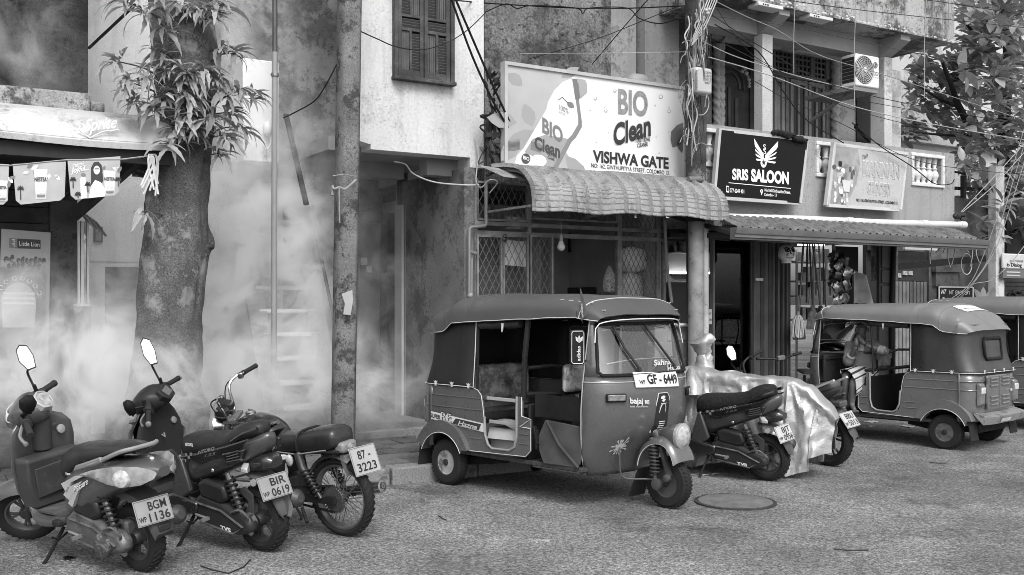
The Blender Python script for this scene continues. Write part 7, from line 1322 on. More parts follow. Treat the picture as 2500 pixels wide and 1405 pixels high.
        num_plate(th,(-.29,0,.50),36,.20,.17,[('BBU',.3,.86,.55,.34),('5013',.28,.92,.12,.34),('WP',.05,.22,.16,.2)],PLATE_W)
        for s_ in(-1,1):mb=MB();mb.tube([(-.05,s_*.08,.70),(-.06,s_*.2,.70)],.012,7);mb.ball((-.06,s_*.22,.70),(.035,.03,.022),10,6);th.part('indicator',mb,mat(.04,.3))
        mb=MB();mb.box(-.24,-.14,-.06,.06,.62,.68);th.part('tail_lamp',mb,mat(.08,.2,.2,8),bevel=.015)
        mb=MB();mb.tube(catmull([(.4,-.12,.3),(.1,-.17,.3),(-.15,-.17,.4)],4),.045,10);th.part('exhaust',mb,BK);stand(th)
    # front end
    mb=MB()
    for s_ in(-1,1):mb.tube([(wx-.01,s_*.07,R_),(1.03,s_*.07,.80)],.017,8)
    mb.box(.97,1.07,-.09,.09,.785,.81);mb.xf(M);th.part('fork',mb,mat(.3,.3,.2,6,metal=.7))
    mb=MB();
    def ff(u_,v_):a=rad(35+125*u_);b=v_*2-1;r=R_+.03-.03*abs(b)**2.5;return Vector((wx+r*math.cos(a),b*.055,R_+r*math.sin(a)))
    mb.sheet(ff,16,8,.004);mb.xf(M);th.part('front_mudguard',mb,mat(.05,.3),smooth=60)
    mb=MB();mb.lathe([(.02,-.1),(.07,-.06),(.088,0),(.092,.012),(.085,.016)],(1.14,0,.74),(1,0,-.05),24);mb.xf(M);hl=th.part('headlamp',mb,CHROME if old else BK);mb=MB();mb.lathe([(.084,.014),(.05,.035),(.001,.042)],(1.14,0,.74),(1,0,-.05),20);mb.xf(M);th.part('lens',mb,mat(.5,.1,.2,20,coat=.8),hl)
    if old:
        for s_ in(-1,1):mb=MB();mb.lathe([(.035,-.05),(.05,-.03),(.052,.025),(.046,.035),(.001,.036)],(1.07,s_*.06,.865),(-.35,0,1),20);mb.xf(M);ck=th.part('instrument',mb,mat(.018,.35));mb=MB();mb.tube([Vector((1.07,s_*.06,.865))+Vector((-.35,0,1)).normalized()*-.012+Vector((.0535*math.cos(t),.0535*math.sin(t),.018*math.cos(t)))for t in[2*math.pi*i/18 for i in range(18)]],.003,5,closed=True);mb.xf(M);th.part('ring',mb,STEEL,ck)
    hz=1.045 if old else.99
    for s_ in(-1,1):
        mb=MB();mb.tube(catmull([(1.03,s_*.01,.82),(1.03,s_*.08,.83),(1.05,s_*.13,hz-.05),(1.01,s_*.20,hz),(.96,s_*.25,hz+.005)],6),.0115,8);mb.xf(M);th.part('handlebar',mb,CHROME if old else BK)
        grip(th,M,(.965,s_*.245,hz+.004),(.90,s_*.37,hz+.006),.017);lever(th,M,(1.0,s_*.22,hz-.0),(.965,s_*.36,hz-.03));mb=MB();mb.box(.955,.995,s_*.215-.02,s_*.215+.02,hz-.025,hz+.022);mb.xf(M);th.part('switch_gear',mb,CHROME if old else BK,bevel=.008)
        mb=MB();mb.tube(catmull([(.99,s_*.22,hz+.01),(1.09,s_*.16,hz-.06),(1.08,s_*.06,.80),(1.02,s_*.05,.70)],5),.005,5);mb.xf(M);th.part('control_cable',mb,BLACK)
    if not old:mirror(th,M,.2,(1.02,.26,1.24),(1.0,.22,1.0),.05,.085,-60)
    else:
        mb=MB();[mb.tube(catmull([(.40,.12,.52),(.36+i*.01,.15,.46),(.38-i*.015,.16,.40),(.36,.14,.36)],4),.004,4)for i in range(3)];th.part('loose_wire',mb,mat(.35,.6));mb=MB();mb.ball((.34,.14,.55),(.03,.025,.045),8,6);th.part('indicator',mb,mat(.45,.2,.2,20))
    return th
motorcycle('old spoked motorcycle with two instruments, plate 87 - 3223',(-1.18,7.25),147)
motorcycle('black motorcycle with its rear wheel beside the silver cover, plate BBU 5013',(3.2,10.32),124,False)
# silver cover over a parked motorcycle
FC=bike_frame((2.72,9.8),146,4);tcv=T('covered_motorcycle','motorcycle wrapped in a crumpled silver cover','covered motorcycle',FC,(0,0,0))
TZ=[(-.36,.55),(-.30,.66),(-.15,.83),(-.02,.915),(.1,.925),(.5,.945),(.9,.985),(1.1,1.0),(1.3,.88),(1.5,.65),(1.62,.45)];HB=[(-.36,.07),(-.25,.20),(0,.27),(.5,.30),(1.0,.30),(1.4,.24),(1.62,.08)]
def cov(u_,v_):
    x=-.36+1.98*u_;a=v_*2-1;zt_,hb=interp(x,TZ),interp(x,HB);zb_=.04+.10*abs(math.sin(x*3.3))+(.12 if x<-.2 else 0)
    k=abs(a);z=zb_+(zt_-zb_)*(1-k**1.9);y=math.copysign(hb*(k**.75)*(1.0-.12*math.sin(k*math.pi)),a)
    vo=lambda a,b,c:(lambda d:d[1]-d[0])(noise.voronoi(Vector((a,b,c)))[0])
    an=math.atan2(z-.95,x-.02);rr=math.hypot(z-.95,x-.02);q_=noise.noise(Vector((x*2,z*2,8)))
    f=.10*vo(x*2.6-z*1.4+q_*.4,z*1.1,3)+.04*vo(x*6+z*2,z*4,7)+.022*vo(x*15,z*12,5)+.05*abs(math.sin(an*8+q_))*min(1,rr/.35)*max(0,1-rr/1.1)+.03*abs(noise.noise(Vector((x*7-z,z*.6,2))))
    f*=min(1,k*2.2);return Vector((x-.05*(1-k)*(x<-.1)+.02*noise.noise(Vector((x*6,z*7,9))),y+math.copysign(f-.06,a),z+.025*noise.noise(Vector((x*7,a*3,5)))*(1-k*.5)))
SILV=mat(.4,.4,.12,4,grime=.5,gv=.13,gsc=3.5,glo=.54,metal=.5,bump=.4,bsc=45,edge=.3)
mb=MB();mb.sheet(cov,150,64,.004);tcv.part('cover',mb,SILV,smooth=28)
def lump(c,rs,name):
    mb=MB();rings=[]
    for i,(z,r,dx,dy)in enumerate(rs):rings.append([Vector(c)+Vector((dx+r*math.cos(t)*(1+.7*noise.noise(Vector((math.cos(t)*1.3,math.sin(t)*1.3,z*7)))),dy+r*.8*math.sin(t),z))for t in[2*math.pi*j/16 for j in range(16)]])
    mb.loft(rings);tcv.part(name,mb,SILV,smooth=60)
lump((1.02,-.22,.93),[(-.05,.15,0,.03),(0,.10,0,0),(.05,.092,0,0),(.10,.078,.01,-.01),(.14,.085,0,-.01),(.17,.07,0,-.02),(.2,.09,-.01,-.02),(.24,.085,0,-.03),(.28,.105,.01,-.02),(.32,.088,-.02,-.03),(.35,.06,-.04,-.03),(.38,.03,-.05,-.03),(.385,.008,-.05,-.03)],'wrapped_mirror');lump((.93,.25,.74),[(0,.02,0,.06),(.03,.08,0,.04),(.12,.085,.0,.0),(.22,.05,.03,-.06),(.27,.02,.05,-.1)],'wrapped_grip')
# bicycle leaning by the shop
FBk=bike_frame((3.62,11.95),105,6);tbk=T('bicycle','dark bicycle parked between the folding doors and the far rickshaw','bicycle',FBk,(0,0,0));BKM=mat(.02,.4)
for x in(0,1.0):
    mb=MB();mb.lathe([(.29,-.02),(.325,-.022),(.335,0),(.325,.022),(.29,.02)],(x,0,.335),(0,1,0),30);wh=tbk.part('tyre',mb,RUBBER)
    for i in range(14):a=2*math.pi*i/14;tbk.part('spoke',MB().bar((x,0,.335),(x+.295*math.cos(a),0,.335+.295*math.sin(a)),.004),STEEL,wh,smooth=None)
mb=MB();[mb.tube(q,.017,8)for q in([(0,0,.335),(.36,0,.30),(.80,0,.62)],[(.25,0,.78),(.36,0,.30)],[(.28,0,.68),(.80,0,.70)],[(0,0,.335),(.28,0,.68)],[(1.0,.0,.335),(.84,0,.62),(.76,0,.92)])];tbk.part('frame',mb,BKM);mb=MB();mb.tube([(.80,-.28,.98),(.78,-.1,.96),(.76,0,.93),(.78,.1,.96),(.80,.28,.98)],.013,8);tbk.part('handlebar',mb,BKM)
for s_ in(-1,1):grip(tbk,Matrix.Identity(4),(.80,s_*.20,.972),(.81,s_*.31,.985),.017)
tbk.part('saddle',loftx([(.12,.85,.80,.08),(.25,.86,.80,.06),(.38,.85,.82,.02)],12,2.4),BKM);mb=MB();mb.sheet(lambda u_,v_:Vector((1.0+.37*math.cos(rad(50+120*u_)),(v_-.5)*.09,.335+.37*math.sin(rad(50+120*u_)))),12,3,.004);tbk.part('mudguard',mb,BKM);mb=MB();mb.box(.74,.80,-.05,.05,.93,.99);tbk.part('lamp',mb,mat(.12,.4),bevel=.01)
# block wall and pipe by the pole
DBW=9.45;tbw=T('block_wall','low wall of rough concrete blocks beside the concrete pole','wall',base=(S(1655,DBW),DBW,0));x0,x1=S(1600,DBW),S(1690,DBW);zt_=Z(1650,795,DBW)
mb=MB();mb.box(x0,x1,DBW+.012,DBW+.14,0,zt_-.01);tbw.part('mortar',mb,mat(.22,.9,.2,6));bl=MB().box(-.193,.193,0,.15,-.093,.093).mesh('block',mat(.27,.9,.15,5,grime=.5,gv=.1,gsc=5,bump=.6,bsc=40,rnd=.15))
r_=0;z=zt_-.095
while z>0:
    x=x1-.195-(.2 if r_%2 else 0)
    while x>x0+.1:bev(tbw.piece('block',bl,(x,DBW+RND.uniform(-.004,.004),z)),.01);x-=.4
    z-=.2;r_+=1
mb=MB();mb.tube([P(1636,794,9.4),P(1681,794,9.4),P(1686,799,9.4),P(1688,900,9.4)],.022,8);solo('plastic_pipe','short white pipe bent over the block wall','pipe',mb,mat(.55,.5,.1))
# ================================================================== PEOPLE
def skin_person(th,J,E,m_,root,name='body'):
    """one continuous body: J joints (point, radius), E edges"""
    ks=list(J);me=bpy.data.meshes.new(name);me.from_pydata([tuple(J[k][0])for k in ks],[(ks.index(a),ks.index(b))for a,b in E],[]);o=bpy.data.objects.new(name,me);COL.objects.link(o);o.parent=th.o;me.materials.append(m_)
    sk=o.modifiers.new('skin','SKIN');sk.use_smooth_shade=True
    for i,k in enumerate(ks):r=J[k][1];me.skin_vertices[0].data[i].radius=(r,r)if isinstance(r,(int,float))else r;me.skin_vertices[0].data[i].use_root=(k==root)
    ss=o.modifiers.new('smooth','SUBSURF');ss.levels=2;ss.render_levels=2;return o
SKIN=mat(.11,.42,.15,9,bump=.2,bsc=60)
tm=T('person','old man in shirt and striped sarong sitting in the rickshaw, hands at his mouth','person',F2,(0,0,0))
U=lambda x,y,d:up(x-7,y,1,d,F2)
pel,ch,nk,hd=U(2114,912,.22),U(2112,862,.25),U(2110,836,.30),U(2110,806,.33)
sl_,sr_=U(2084,842,.27),U(2141,843,.27);el,er=U(2077,884,.42),U(2165,858,.46);wl,wr=U(2098,846,.50),U(2119,842,.50)
hl_,hr_=U(2099,915,.25),U(2130,915,.25);kl,kr=U(2072,916,.62),U(2091,930,.66);al,ar=U(2070,985,.60),U(2087,990,.66);tl_,tr_2=U(2066,1000,.72),U(2094,1003,.76)
J={'pel':(pel,.12),'ch':(ch,.13),'nk':(nk,.055),'jaw':(hd+Vector((0,.015,-.055)),.062),'hd':(hd+Vector((0,0,.02)),.082),'top':(hd+Vector((0,-.01,.075)),.06),'sl':(sl_,.055),'sr':(sr_,.055),'el':(el,.04),'er':(er,.04),'wl':(wl,.026),'wr':(wr,.026),'hl':(hl_,.09),'hr':(hr_,.09),'kl':(kl,.058),'kr':(kr,.058),'ml':(kl.lerp(al,.35),.052),'mr':(kr.lerp(ar,.35),.052),'al':(al,.033),'ar':(ar,.033),'tl':(tl_,.028),'tr':(tr_2,.028)}
skin_person(tm,J,[('pel','ch'),('ch','nk'),('nk','jaw'),('jaw','hd'),('hd','top'),('ch','sl'),('ch','sr'),('sl','el'),('sr','er'),('el','wl'),('er','wr'),('pel','hl'),('pel','hr'),('hl','kl'),('hr','kr'),('kl','ml'),('kr','mr'),('ml','al'),('mr','ar'),('al','tl'),('ar','tr')],SKIN,'pel')
SHIRT=mat(.2,.85,.15,6,bump=.4,bsc=30)
rx=(sr_-sl_).normalized();fy=rx.cross(Vector((0,0,1))).normalized();fy=fy if fy.y>0 else-fy
def ring(c,w,d,n=18,j=0):return[c+rx*w*math.cos(t)*(1+.06*noise.noise(Vector((t*2,j,1))))+fy*d*math.sin(t)*(1+.1*noise.noise(Vector((t*3,j,4))))for t in[2*math.pi*i/n for i in range(n)]]
sc=(sl_+sr_)/2;sw=(sr_-sl_).length/2
mb=MB();mb.loft([ring(pel+Vector((0,0,-.02)),.185,.16,j=0),ring(pel+Vector((0,.0,.08)),.18,.15,j=1),ring(pel.lerp(sc,.45),.175,.14,j=2),ring(pel.lerp(sc,.75),.18,.14,j=3),ring(sc+Vector((0,0,-.02)),sw+.03,.11,j=4),ring(sc+Vector((0,0,.045)),sw*.8,.09,j=5),ring(nk+Vector((0,0,-.005)),.07,.065,j=6),ring(nk+Vector((0,.0,.015)),.058,.055,j=7)]);tm.part('shirt',mb,SHIRT,smooth=70)
for a,b,c,q in((sl_,el,wl,.35),(sr_,er,wr,.22)):mb=MB();pts=catmull([a,a.lerp(b,.5)+Vector((0,0,-.01)),b,b.lerp(c,q)],4);n=len(pts);mb.tube(pts,[.078-.022*i/n+.004*math.sin(i*2.2)for i in range(n)],12);tm.part('sleeve',mb,SHIRT,smooth=70);mb=MB();p=b.lerp(c,q);d=(c-b).normalized();mb.lathe([(.052,-.025),(.058,-.01),(.058,.012),(.05,.018)],p,d,14);tm.part('cuff',mb,SHIRT)
for s_ in(-1,1):mb=MB();c=nk+fy*.062;mb.add([c+rx*s_*.012+Vector((0,0,.02)),c+rx*s_*.065+Vector((0,0,.01))-fy*.02,c+rx*s_*.06+Vector((0,.02,-.045)),c+rx*s_*.018+Vector((0,.025,-.04))],[(0,1,2,3)]);tm.part('collar',mb,mat(.4,.8))
mb=MB();mb.add([c+fy*.02+p for p in(Vector((-.07,0,-.02)),Vector((.0,.01,-.03)),Vector((-.02,.03,-.11)),Vector((-.10,.02,-.10)))],[(0,1,2,3)]);o_=tm.part('handkerchief',mb,mat(.6,.8));o_.modifiers.new('thick','SOLIDIFY').thickness=.008
for i in range(4):mb=MB();p=nk.lerp(pel,.3+i*.2)+fy*.142;mb.ball(p,.008,6,4);tm.part('button',mb,mat(.3,.5))
# sarong: folded cloth over the thighs, striped along the legs
def sar(u_,v_):
    ta=hl_.lerp(kl+(kl-hl_)*.12,u_);tb2=hr_.lerp(kr+(kr-hr_)*.10,u_);rr=.115-.03*u_
    a=math.pi*(1.15-1.30*v_);mid=ta.lerp(tb2,.5);hw_=(tb2-ta).length/2+rr;d=(tb2-ta).normalized()
    return mid+d*(-math.cos(a))*-hw_*(1 if 1 else 0)+Vector((0,0,1))*(math.sin(a)*rr*1.05-(.10*u_ if v_>.8 else 0))+Vector((0,0,.012*math.sin(v_*16)))
def sarong_mat():
    m=bpy.data.materials.new('striped_cloth');m.use_nodes=True;return m
mbs=MB();NV=26;g=[[sar(i/8,j/NV)for j in range(NV+1)]for i in range(9)]
for j in range(NV):mbs.add([g[i][j]for i in range(9)]+[g[i][j+1]for i in range(9)],[(i,i+1,10+i,9+i)for i in range(8)],0 if j%3 else 1)
o_=tm.part('sarong',mbs,[mat(.42,.85,.1,8),mat(.035,.85)],smooth=None);o_.modifiers.new('thick','SOLIDIFY').thickness=.008
mb=MB();mb.loft([ring(pel+Vector((0,0,-.09)),.20,.17,j=8),ring(pel+Vector((0,.0,.02)),.19,.165,j=9)]);tm.part('sarong_waist',mb,mat(.36,.85,.5,20))
# head details, hands
HAIR=mat(.16,.7,.5,40,bump=.6,bsc=90);mb=MB()
for i in range(46):a=RND.uniform(0,6.28);b=RND.uniform(.15,1.25);d=Vector((math.sin(b)*math.cos(a),math.sin(b)*math.sin(a)-.25,math.cos(b)));mb.ball(hd+Vector((0,-.018,.035))+Vector((d.x*.085,d.y*.095,d.z*.095)),(.028,.028,.022),6,4)
tm.part('hair',mb,HAIR,smooth=80)
for s_ in(-1,1):mb=MB();mb.ball(hd+rx*s_*.083+Vector((0,-.01,0)),(.014,.02,.03),8,6);tm.part('ear',mb,SKIN);mb=MB();mb.ball(hd+rx*s_*.03+fy*.076+Vector((0,0,.014)),(.014,.008,.008),8,5);ey=tm.part('eye',mb,mat(.5,.3));mb=MB();mb.ball(hd+rx*s_*.03+fy*.084+Vector((0,0,.014)),(.006,.003,.006),6,4);tm.part('pupil',mb,INK,ey);mb=MB();mb.tube([hd+rx*s_*.012+fy*.082+Vector((0,0,.036)),hd+rx*s_*.035+fy*.080+Vector((0,0,.041)),hd+rx*s_*.056+fy*.064+Vector((0,0,.034))],.006,6);tm.part('eyebrow',mb,mat(.06,.8))
mb=MB();mb.tube([hd+fy*.078+Vector((0,0,.02)),hd+fy*.092+Vector((0,0,.0)),hd+fy*.104+Vector((0,0,-.018)),hd+fy*.084+Vector((0,0,-.03))],[.009,.012,.017,.009],8);tm.part('nose',mb,SKIN,smooth=80);mb=MB();mb.tube([hd+rx*-.028+fy*.072+Vector((0,0,-.052)),hd+fy*.082+Vector((0,0,-.05)),hd+rx*.028+fy*.072+Vector((0,0,-.052))],.006,6);tm.part('mouth',mb,mat(.06,.5))
for w_,s_ in((wl,-1),(wr,1)):
    pc=w_.lerp(hd+fy*.115+Vector((0,0,-.062)),.65);mb=MB();mb.tube([w_,w_.lerp(pc,.5),pc],[.024,.034,.030],10);fd_=(pc-w_).normalized()
    for i in range(4):b0=pc+Vector((0,0,1))*(.022-i*.014);b1=b0+rx*-s_*.03+fy*.012;b2=b1+rx*-s_*.022-fy*.016+Vector((0,0,.004));mb.tube([pc,b0,b1,b2],[.011,.0105,.009,.007],7)
    mb.tube([pc-fd_*.03,pc+Vector((0,-.01,.035)),pc+rx*-s_*.02+Vector((0,-.01,.05))],[.012,.011,.008],7);tm.part('hand',mb,SKIN,smooth=80)
for t_,a_ in((tl_,al),(tr_2,ar)):
    mb=MB();d=(t_-a_);d.z=0;d=d.normalized();sd_=Vector((-d.y,d.x,0))
    for i in range(5):mb.tube([t_+sd_*(i-2)*.014,t_+sd_*(i-2)*.018+d*(.05-abs(i-1)*.006)+Vector((0,0,-.01))],[.011,.009],6)
    tm.part('toes',mb,SKIN,smooth=80,kind='stuff')
g=STREET.inverted()@Vector((1.232/2.5*14.4,14.4,0));tp2=T('person','dark haired passer-by seen behind the rickshaw roof at the right edge','person',Matrix.Translation((7.1,14.4,0))@Matrix.Rotation(rad(20),4,'Z'),(0,0,0))
V3=Vector;J={'p':(V3((0,0,.95)),.13),'c':(V3((0,0,1.30)),.15),'n':(V3((0,0,1.52)),.055),'h':(V3((0,-.01,1.66)),.085),'t':(V3((0,0,1.74)),.06),'sl':(V3((-.19,0,1.44)),.06),'sr':(V3((.19,0,1.44)),.06),'el':(V3((-.24,0,1.15)),.045),'er':(V3((.24,0,1.15)),.045),'wl':(V3((-.25,-.08,.9)),.03),'wr':(V3((.25,-.08,.9)),.03),'hl':(V3((-.1,0,.88)),.09),'hr':(V3((.1,0,.88)),.09),'kl':(V3((-.11,0,.48)),.06),'kr':(V3((.11,0,.48)),.06),'al':(V3((-.11,0,.08)),.04),'ar':(V3((.11,0,.08)),.04),'fl':(V3((-.11,-.16,.04)),.035),'fr':(V3((.11,-.16,.04)),.035)}
skin_person(tp2,J,[('p','c'),('c','n'),('n','h'),('h','t'),('c','sl'),('c','sr'),('sl','el'),('sr','er'),('el','wl'),('er','wr'),('p','hl'),('p','hr'),('hl','kl'),('hr','kr'),('kl','al'),('kr','ar'),('al','fl'),('ar','fr')],SKIN,'p')
mb=MB();[mb.ball(V3((0,.015,1.70))+V3((math.sin(b)*math.cos(a)*.1,math.sin(b)*math.sin(a)*.1,math.cos(b)*.1)),.03,6,4)for a,b in[(RND.uniform(0,6.28),RND.uniform(0,1.7))for _ in range(60)]];tp2.part('hair',mb,mat(.015,.7,.4,40),smooth=80)
mb=MB();mb.loft([[V3((w*math.cos(t),d*math.sin(t),z))for t in[2*math.pi*i/16 for i in range(16)]]for z,w,d in((.9,.18,.14),(1.2,.19,.14),(1.42,.24,.12),(1.5,.1,.08))]);tp2.part('shirt',mb,mat(.2,.8),smooth=70)
# ================================================================== TREES
def leaf_mesh(L_,w,droop,name,m_,serr=0,n=7):
    mb=MB();rows_=[]
    for i in range(n+1):
        t=i/n;ww=w*(math.sin(math.pi*min(1,t*.97+.02))**.8)*(1.0+(serr*(.5 if i%2 else-.5)))*(1.25-.5*t)if t<1 else.001
        a=droop*t;x=L_*(math.sin(a)/droop if droop else t);z=-L_*((1-math.cos(a))/droop if droop else 0)
        rows_.append([Vector((x,-ww,z+ww*.35)),Vector((x,0,z)),Vector((x,ww,z+ww*.35))])
    mb.loft(rows_,close=False,caps=False);me=mb.mesh(name,m_,smooth=80,recalc=False);return me
def leafmat(v,rnd=.35,rough=.45):
    m=mat(v,rough,.2,14,rnd=rnd).copy();nt=m.node_tree;b=nt.nodes['Principled BSDF'];tr=nt.nodes.new('ShaderNodeBsdfTranslucent');mx=nt.nodes.new('ShaderNodeMixShader');mx.inputs[0].default_value=.22;tr.inputs[0].default_value=(v*1.5,)*3+(1,)
    nt.links.new(b.outputs[0],mx.inputs[1]);nt.links.new(tr.outputs[0],mx.inputs[2]);nt.links.new(mx.outputs[0],nt.nodes['Material Output'].inputs[0]);return m
def aim(d,roll=0.):d=Vector(d).normalized();return(d.to_track_quat('X','Z').to_matrix().to_4x4()@Matrix.Rotation(roll,4,'X')).to_euler()
DTR=9.35
tt=T('street_tree','big street tree with a mottled trunk wearing fern like leafy sprouts','tree',base=(S(410,DTR),DTR,.15))
edges=[(-200,372,532),(0,366,518),(120,372,528),(250,378,522),(380,372,514),(450,366,512),(500,352,508),(560,354,508),(620,348,512),(700,342,500),(760,336,496),(850,326,492),(930,314,486),(1000,304,496),(1040,288,508),(1100,262,532),(1150,240,555)]
ring_=[];NR=80
for i in range(190):
    y=-200+1350*i/189;l,r=interp(y,edges);c=P((l+r)/2,y,DTR);rd=(S(r,DTR)-S(l,DTR))/2*1.0
    z=c.z;ring_.append([Vector((c.x+rd*k*math.cos(t),DTR+rd*k*math.sin(t),z))for t in[2*math.pi*j/NR for j in range(NR)]for k in[1+.10*noise.noise(Vector((math.cos(t)*1.2,math.sin(t)*1.2,z*1.3)))+.05*noise.noise(Vector((math.cos(t)*4,math.sin(t)*4,z*3.2)))+.035*noise.noise(Vector((math.cos(t)*9,math.sin(t)*9,z*6)))-.03*abs(noise.noise(Vector((math.cos(t)*14,math.sin(t)*14,z*5))))]])
mb=MB();mb.loft(ring_)
KN=[(P(x,y,DTR-.12),h)for x,y,h in((498,755,.09),(354,520,.07),(328,870,.06),(505,590,.05),(440,690,.05),(400,560,.04),(430,830,.05),(490,1000,.06))]
for i,v in enumerate(mb.v):
    for c_,h in KN:
        q=(v-c_).length
        if q<.4:k_=math.exp(-(q/.13)**2)*h;ct=sum((p.x for p in ring_[i//NR]))/NR;mb.v[i]=v+Vector((v.x-ct,v.y-DTR,0)).normalized()*k_
BARK=mat(.085,.9,.4,3.5,grime=.85,gv=.25,gsc=3.2,glo=.54,bump=1.,bsc=20,fine=.5,edge=.14,dots=.0)
tt.part('trunk',mb,BARK,smooth=70)
LM=leafmat(.3);lm=[leaf_mesh(.24,.019,1.0,'leaf',LM,.3,9),leaf_mesh(.30,.022,1.35,'leaf',LM,.35,10),leaf_mesh(.2,.016,.7,'leaf',LM,.25,8)]
TWIG=mat(.06,.8,.3,10)
spots=[(395,15,5),(440,8,6),(480,22,8),(520,40,7),(545,12,5),(310,8,5),(345,25,4),(405,70,5),(388,125,6),(370,165,5),(420,165,8),(455,185,10),(500,170,9),(520,195,8),(430,215,9),(465,240,10),(395,235,6),(350,185,6),(310,200,5),(285,150,4),(330,245,6),(370,270,6),(545,235,7),(580,225,7),(610,232,6),(560,275,6),(505,285,8),(455,285,9),(480,320,7),(425,310,6),(550,330,6),(585,310,4),(540,120,3),(570,130,3),(535,375,4),(440,345,5),(410,350,4),(352,515,2)]
for(x,y,n)in spots:
    D=DTR-.33+RND.uniform(-.12,.08);c=P(x,y,D);side=(x-450)/150
    core=Vector((S(450,DTR),DTR-.15,c.z-.12))
    if abs(x-450)>60:mb=MB();mb.tube(catmull([core+Vector((.2*side,0,0)),core.lerp(c,.6)+Vector((0,0,.02)),c],4),[.009-.0005*i for i in range(9)],5);tt.part('twig',mb,TWIG)
    for i in range(n*2+4):
        a=RND.uniform(0,6.28);d=Vector((math.cos(a)*.8+side*.55,-abs(math.sin(a))*.8-.15,RND.uniform(-.5,.55)))
        tt.piece('leaf',RND.choice(lm),c+Vector((RND.uniform(-.04,.04),0,RND.uniform(-.04,.04))),aim(d,RND.uniform(-.5,.5)),scale=(RND.uniform(.7,1.2),)*3)
mb=MB();mb.tube([P(330,12,9.2),P(217,118,9.9)],.014,6);solo('stay_cable','thick dark stay cable from the tree to the mossy wall','cable',mb,BLACK)
# tree at the right
tr=T('broadleaf_tree','broad leaved tree crowding the right picture edge','tree',base=P(2455,735,13.2));WB=mat(.025,.9,.3,6,bump=.6)
mb=MB();mb.tube(catmull([Vector((S(2462,13.3),13.3,0)),P(2455,560,13.3),P(2450,330,13.3),P(2462,120,13.3),P(2440,-120,13.3)],5),[.17-.004*i for i in range(21)],10);tr.part('trunk',mb,WB)
for pts,r in(([(2452,380),(2385,330),(2342,262),(2325,215),(2300,150)],.10),([(2342,262),(2290,240),(2230,200)],.04),([(2455,250),(2420,140),(2360,60)],.07),([(2452,420),(2400,430),(2330,420)],.05),([(2325,215),(2370,120),(2420,40)],.05),([(2450,470),(2440,520),(2400,550)],.04),([(2385,330),(2300,330),(2220,320)],.04)):
    q=catmull([P(a,b,13.2-.25*i)for i,(a,b)in enumerate(pts)],4);mb=MB();mb.tube(q,[r*(1-.7*i/len(q))for i in range(len(q))],8);tr.part('branch',mb,WB)
LM2=leafmat(.2,.75,.33);l2=[leaf_mesh(.29,.072,.45,'leaf',LM2,0,7),leaf_mesh(.24,.062,.7,'leaf',LM2,0,7),leaf_mesh(.32,.076,.3,'leaf',LM2,0,7)]
cl=[]
while len(cl)<400:
    x,y=RND.uniform(2195,2530),RND.uniform(-40,590)
    if y<110 and x<2345:continue
    if 110<=y<350 and x<2200+0:continue
    if y>=345 and x<2345:continue
    if y>470 and x<2385 and RND.random()<.8:continue
    if RND.random()<.35 and(x<2330 or 200<y<330):continue
    cl.append((x,y))
near=[(2440,520),(2400,540),(2450,500),(2480,350),(2430,190),(2390,195),(2460,200),(2480,60),(2420,50),(2375,20),(2350,175)]
leaves=[]
for k,(x,y)in enumerate(cl+near):
    D=(RND.uniform(13.2,14.4)if x<2345 else RND.uniform(11.6,14.6))if k<len(cl)else RND.uniform(10.8,11.4)
    c=P(x,y,D);n=RND.randint(6,9);ax_=Vector((RND.uniform(-.5,.5),RND.uniform(-.8,.1),RND.uniform(.2,1))).normalized();ex,ey=frame_of(ax_)
    for i in range(n):
        a=6.28*i/n+RND.uniform(-.3,.3);d=(ex*math.cos(a)+ey*math.sin(a))+ax_*RND.uniform(-.1,.5);leaves.append((D,RND.choice(l2),c+d*.03,aim(d,RND.uniform(-.4,.4)),RND.uniform(.85,1.3)))
leaves.sort(key=lambda q:q[0]);big=leaves[:300]
for D,me,c,e,s_ in big:tr.piece('leaf',me,c,e,scale=(s_,)*3)
mb=MB()
for D,me,c,e,s_ in leaves[300:]:
    M_=Matrix.Translation(c)@e.to_matrix().to_4x4()@Matrix.Scale(s_,4);mb.add([M_@v.co for v in me.vertices],[tuple(p.vertices)for p in me.polygons])
tr.part('crown',mb,LM2,kind='stuff',smooth=80)
# ================================================================== CONCRETE POLES
def pole(label,l0,r0,y0,l1,r1,y1,D,m_,zb=.15,sides=8):
    th=T('utility_pole',label,'pole',base=(S((l1+r1)/2,D),D,zb));a=P((l0+r0)/2,y0,D);b=P((l1+r1)/2,y1,D);ra=(S(r0,D)-S(l0,D))/2;rb=(S(r1,D)-S(l1,D))/2
    d=(b-a)/(b.z-a.z);c0,c1=a+d*(9.5-a.z),a+d*(zb-a.z);k=(rb-ra)/(b.z-a.z);rings=[]
    for c,r in((c1,ra+k*(zb-a.z)),(c0,max(.08,ra+k*(9.5-a.z)))):rings.append([c+Vector((r*x*.92,r*y_*.92,0))for x,y_ in((-1,-.55),(-.72,-.9),(.72,-.9),(1,-.55),(1,.55),(.72,.9),(-.72,.9),(-1,.55))])
    mb=MB();mb.loft(rings);th.part('shaft',mb,m_,bevel=.012);return th
PC=mat(.16,.9,.3,4,grime=.85,gv=.03,gsc=3.5,glo=.51,bump=.5,bsc=40,fine=.35,streak=.3)
tp1=pole('tall tapered concrete pole standing in the smoke before the white house',827,880,0,815,868,800,9.55,PC)
mb=MB();c=P(842,452,9.4)
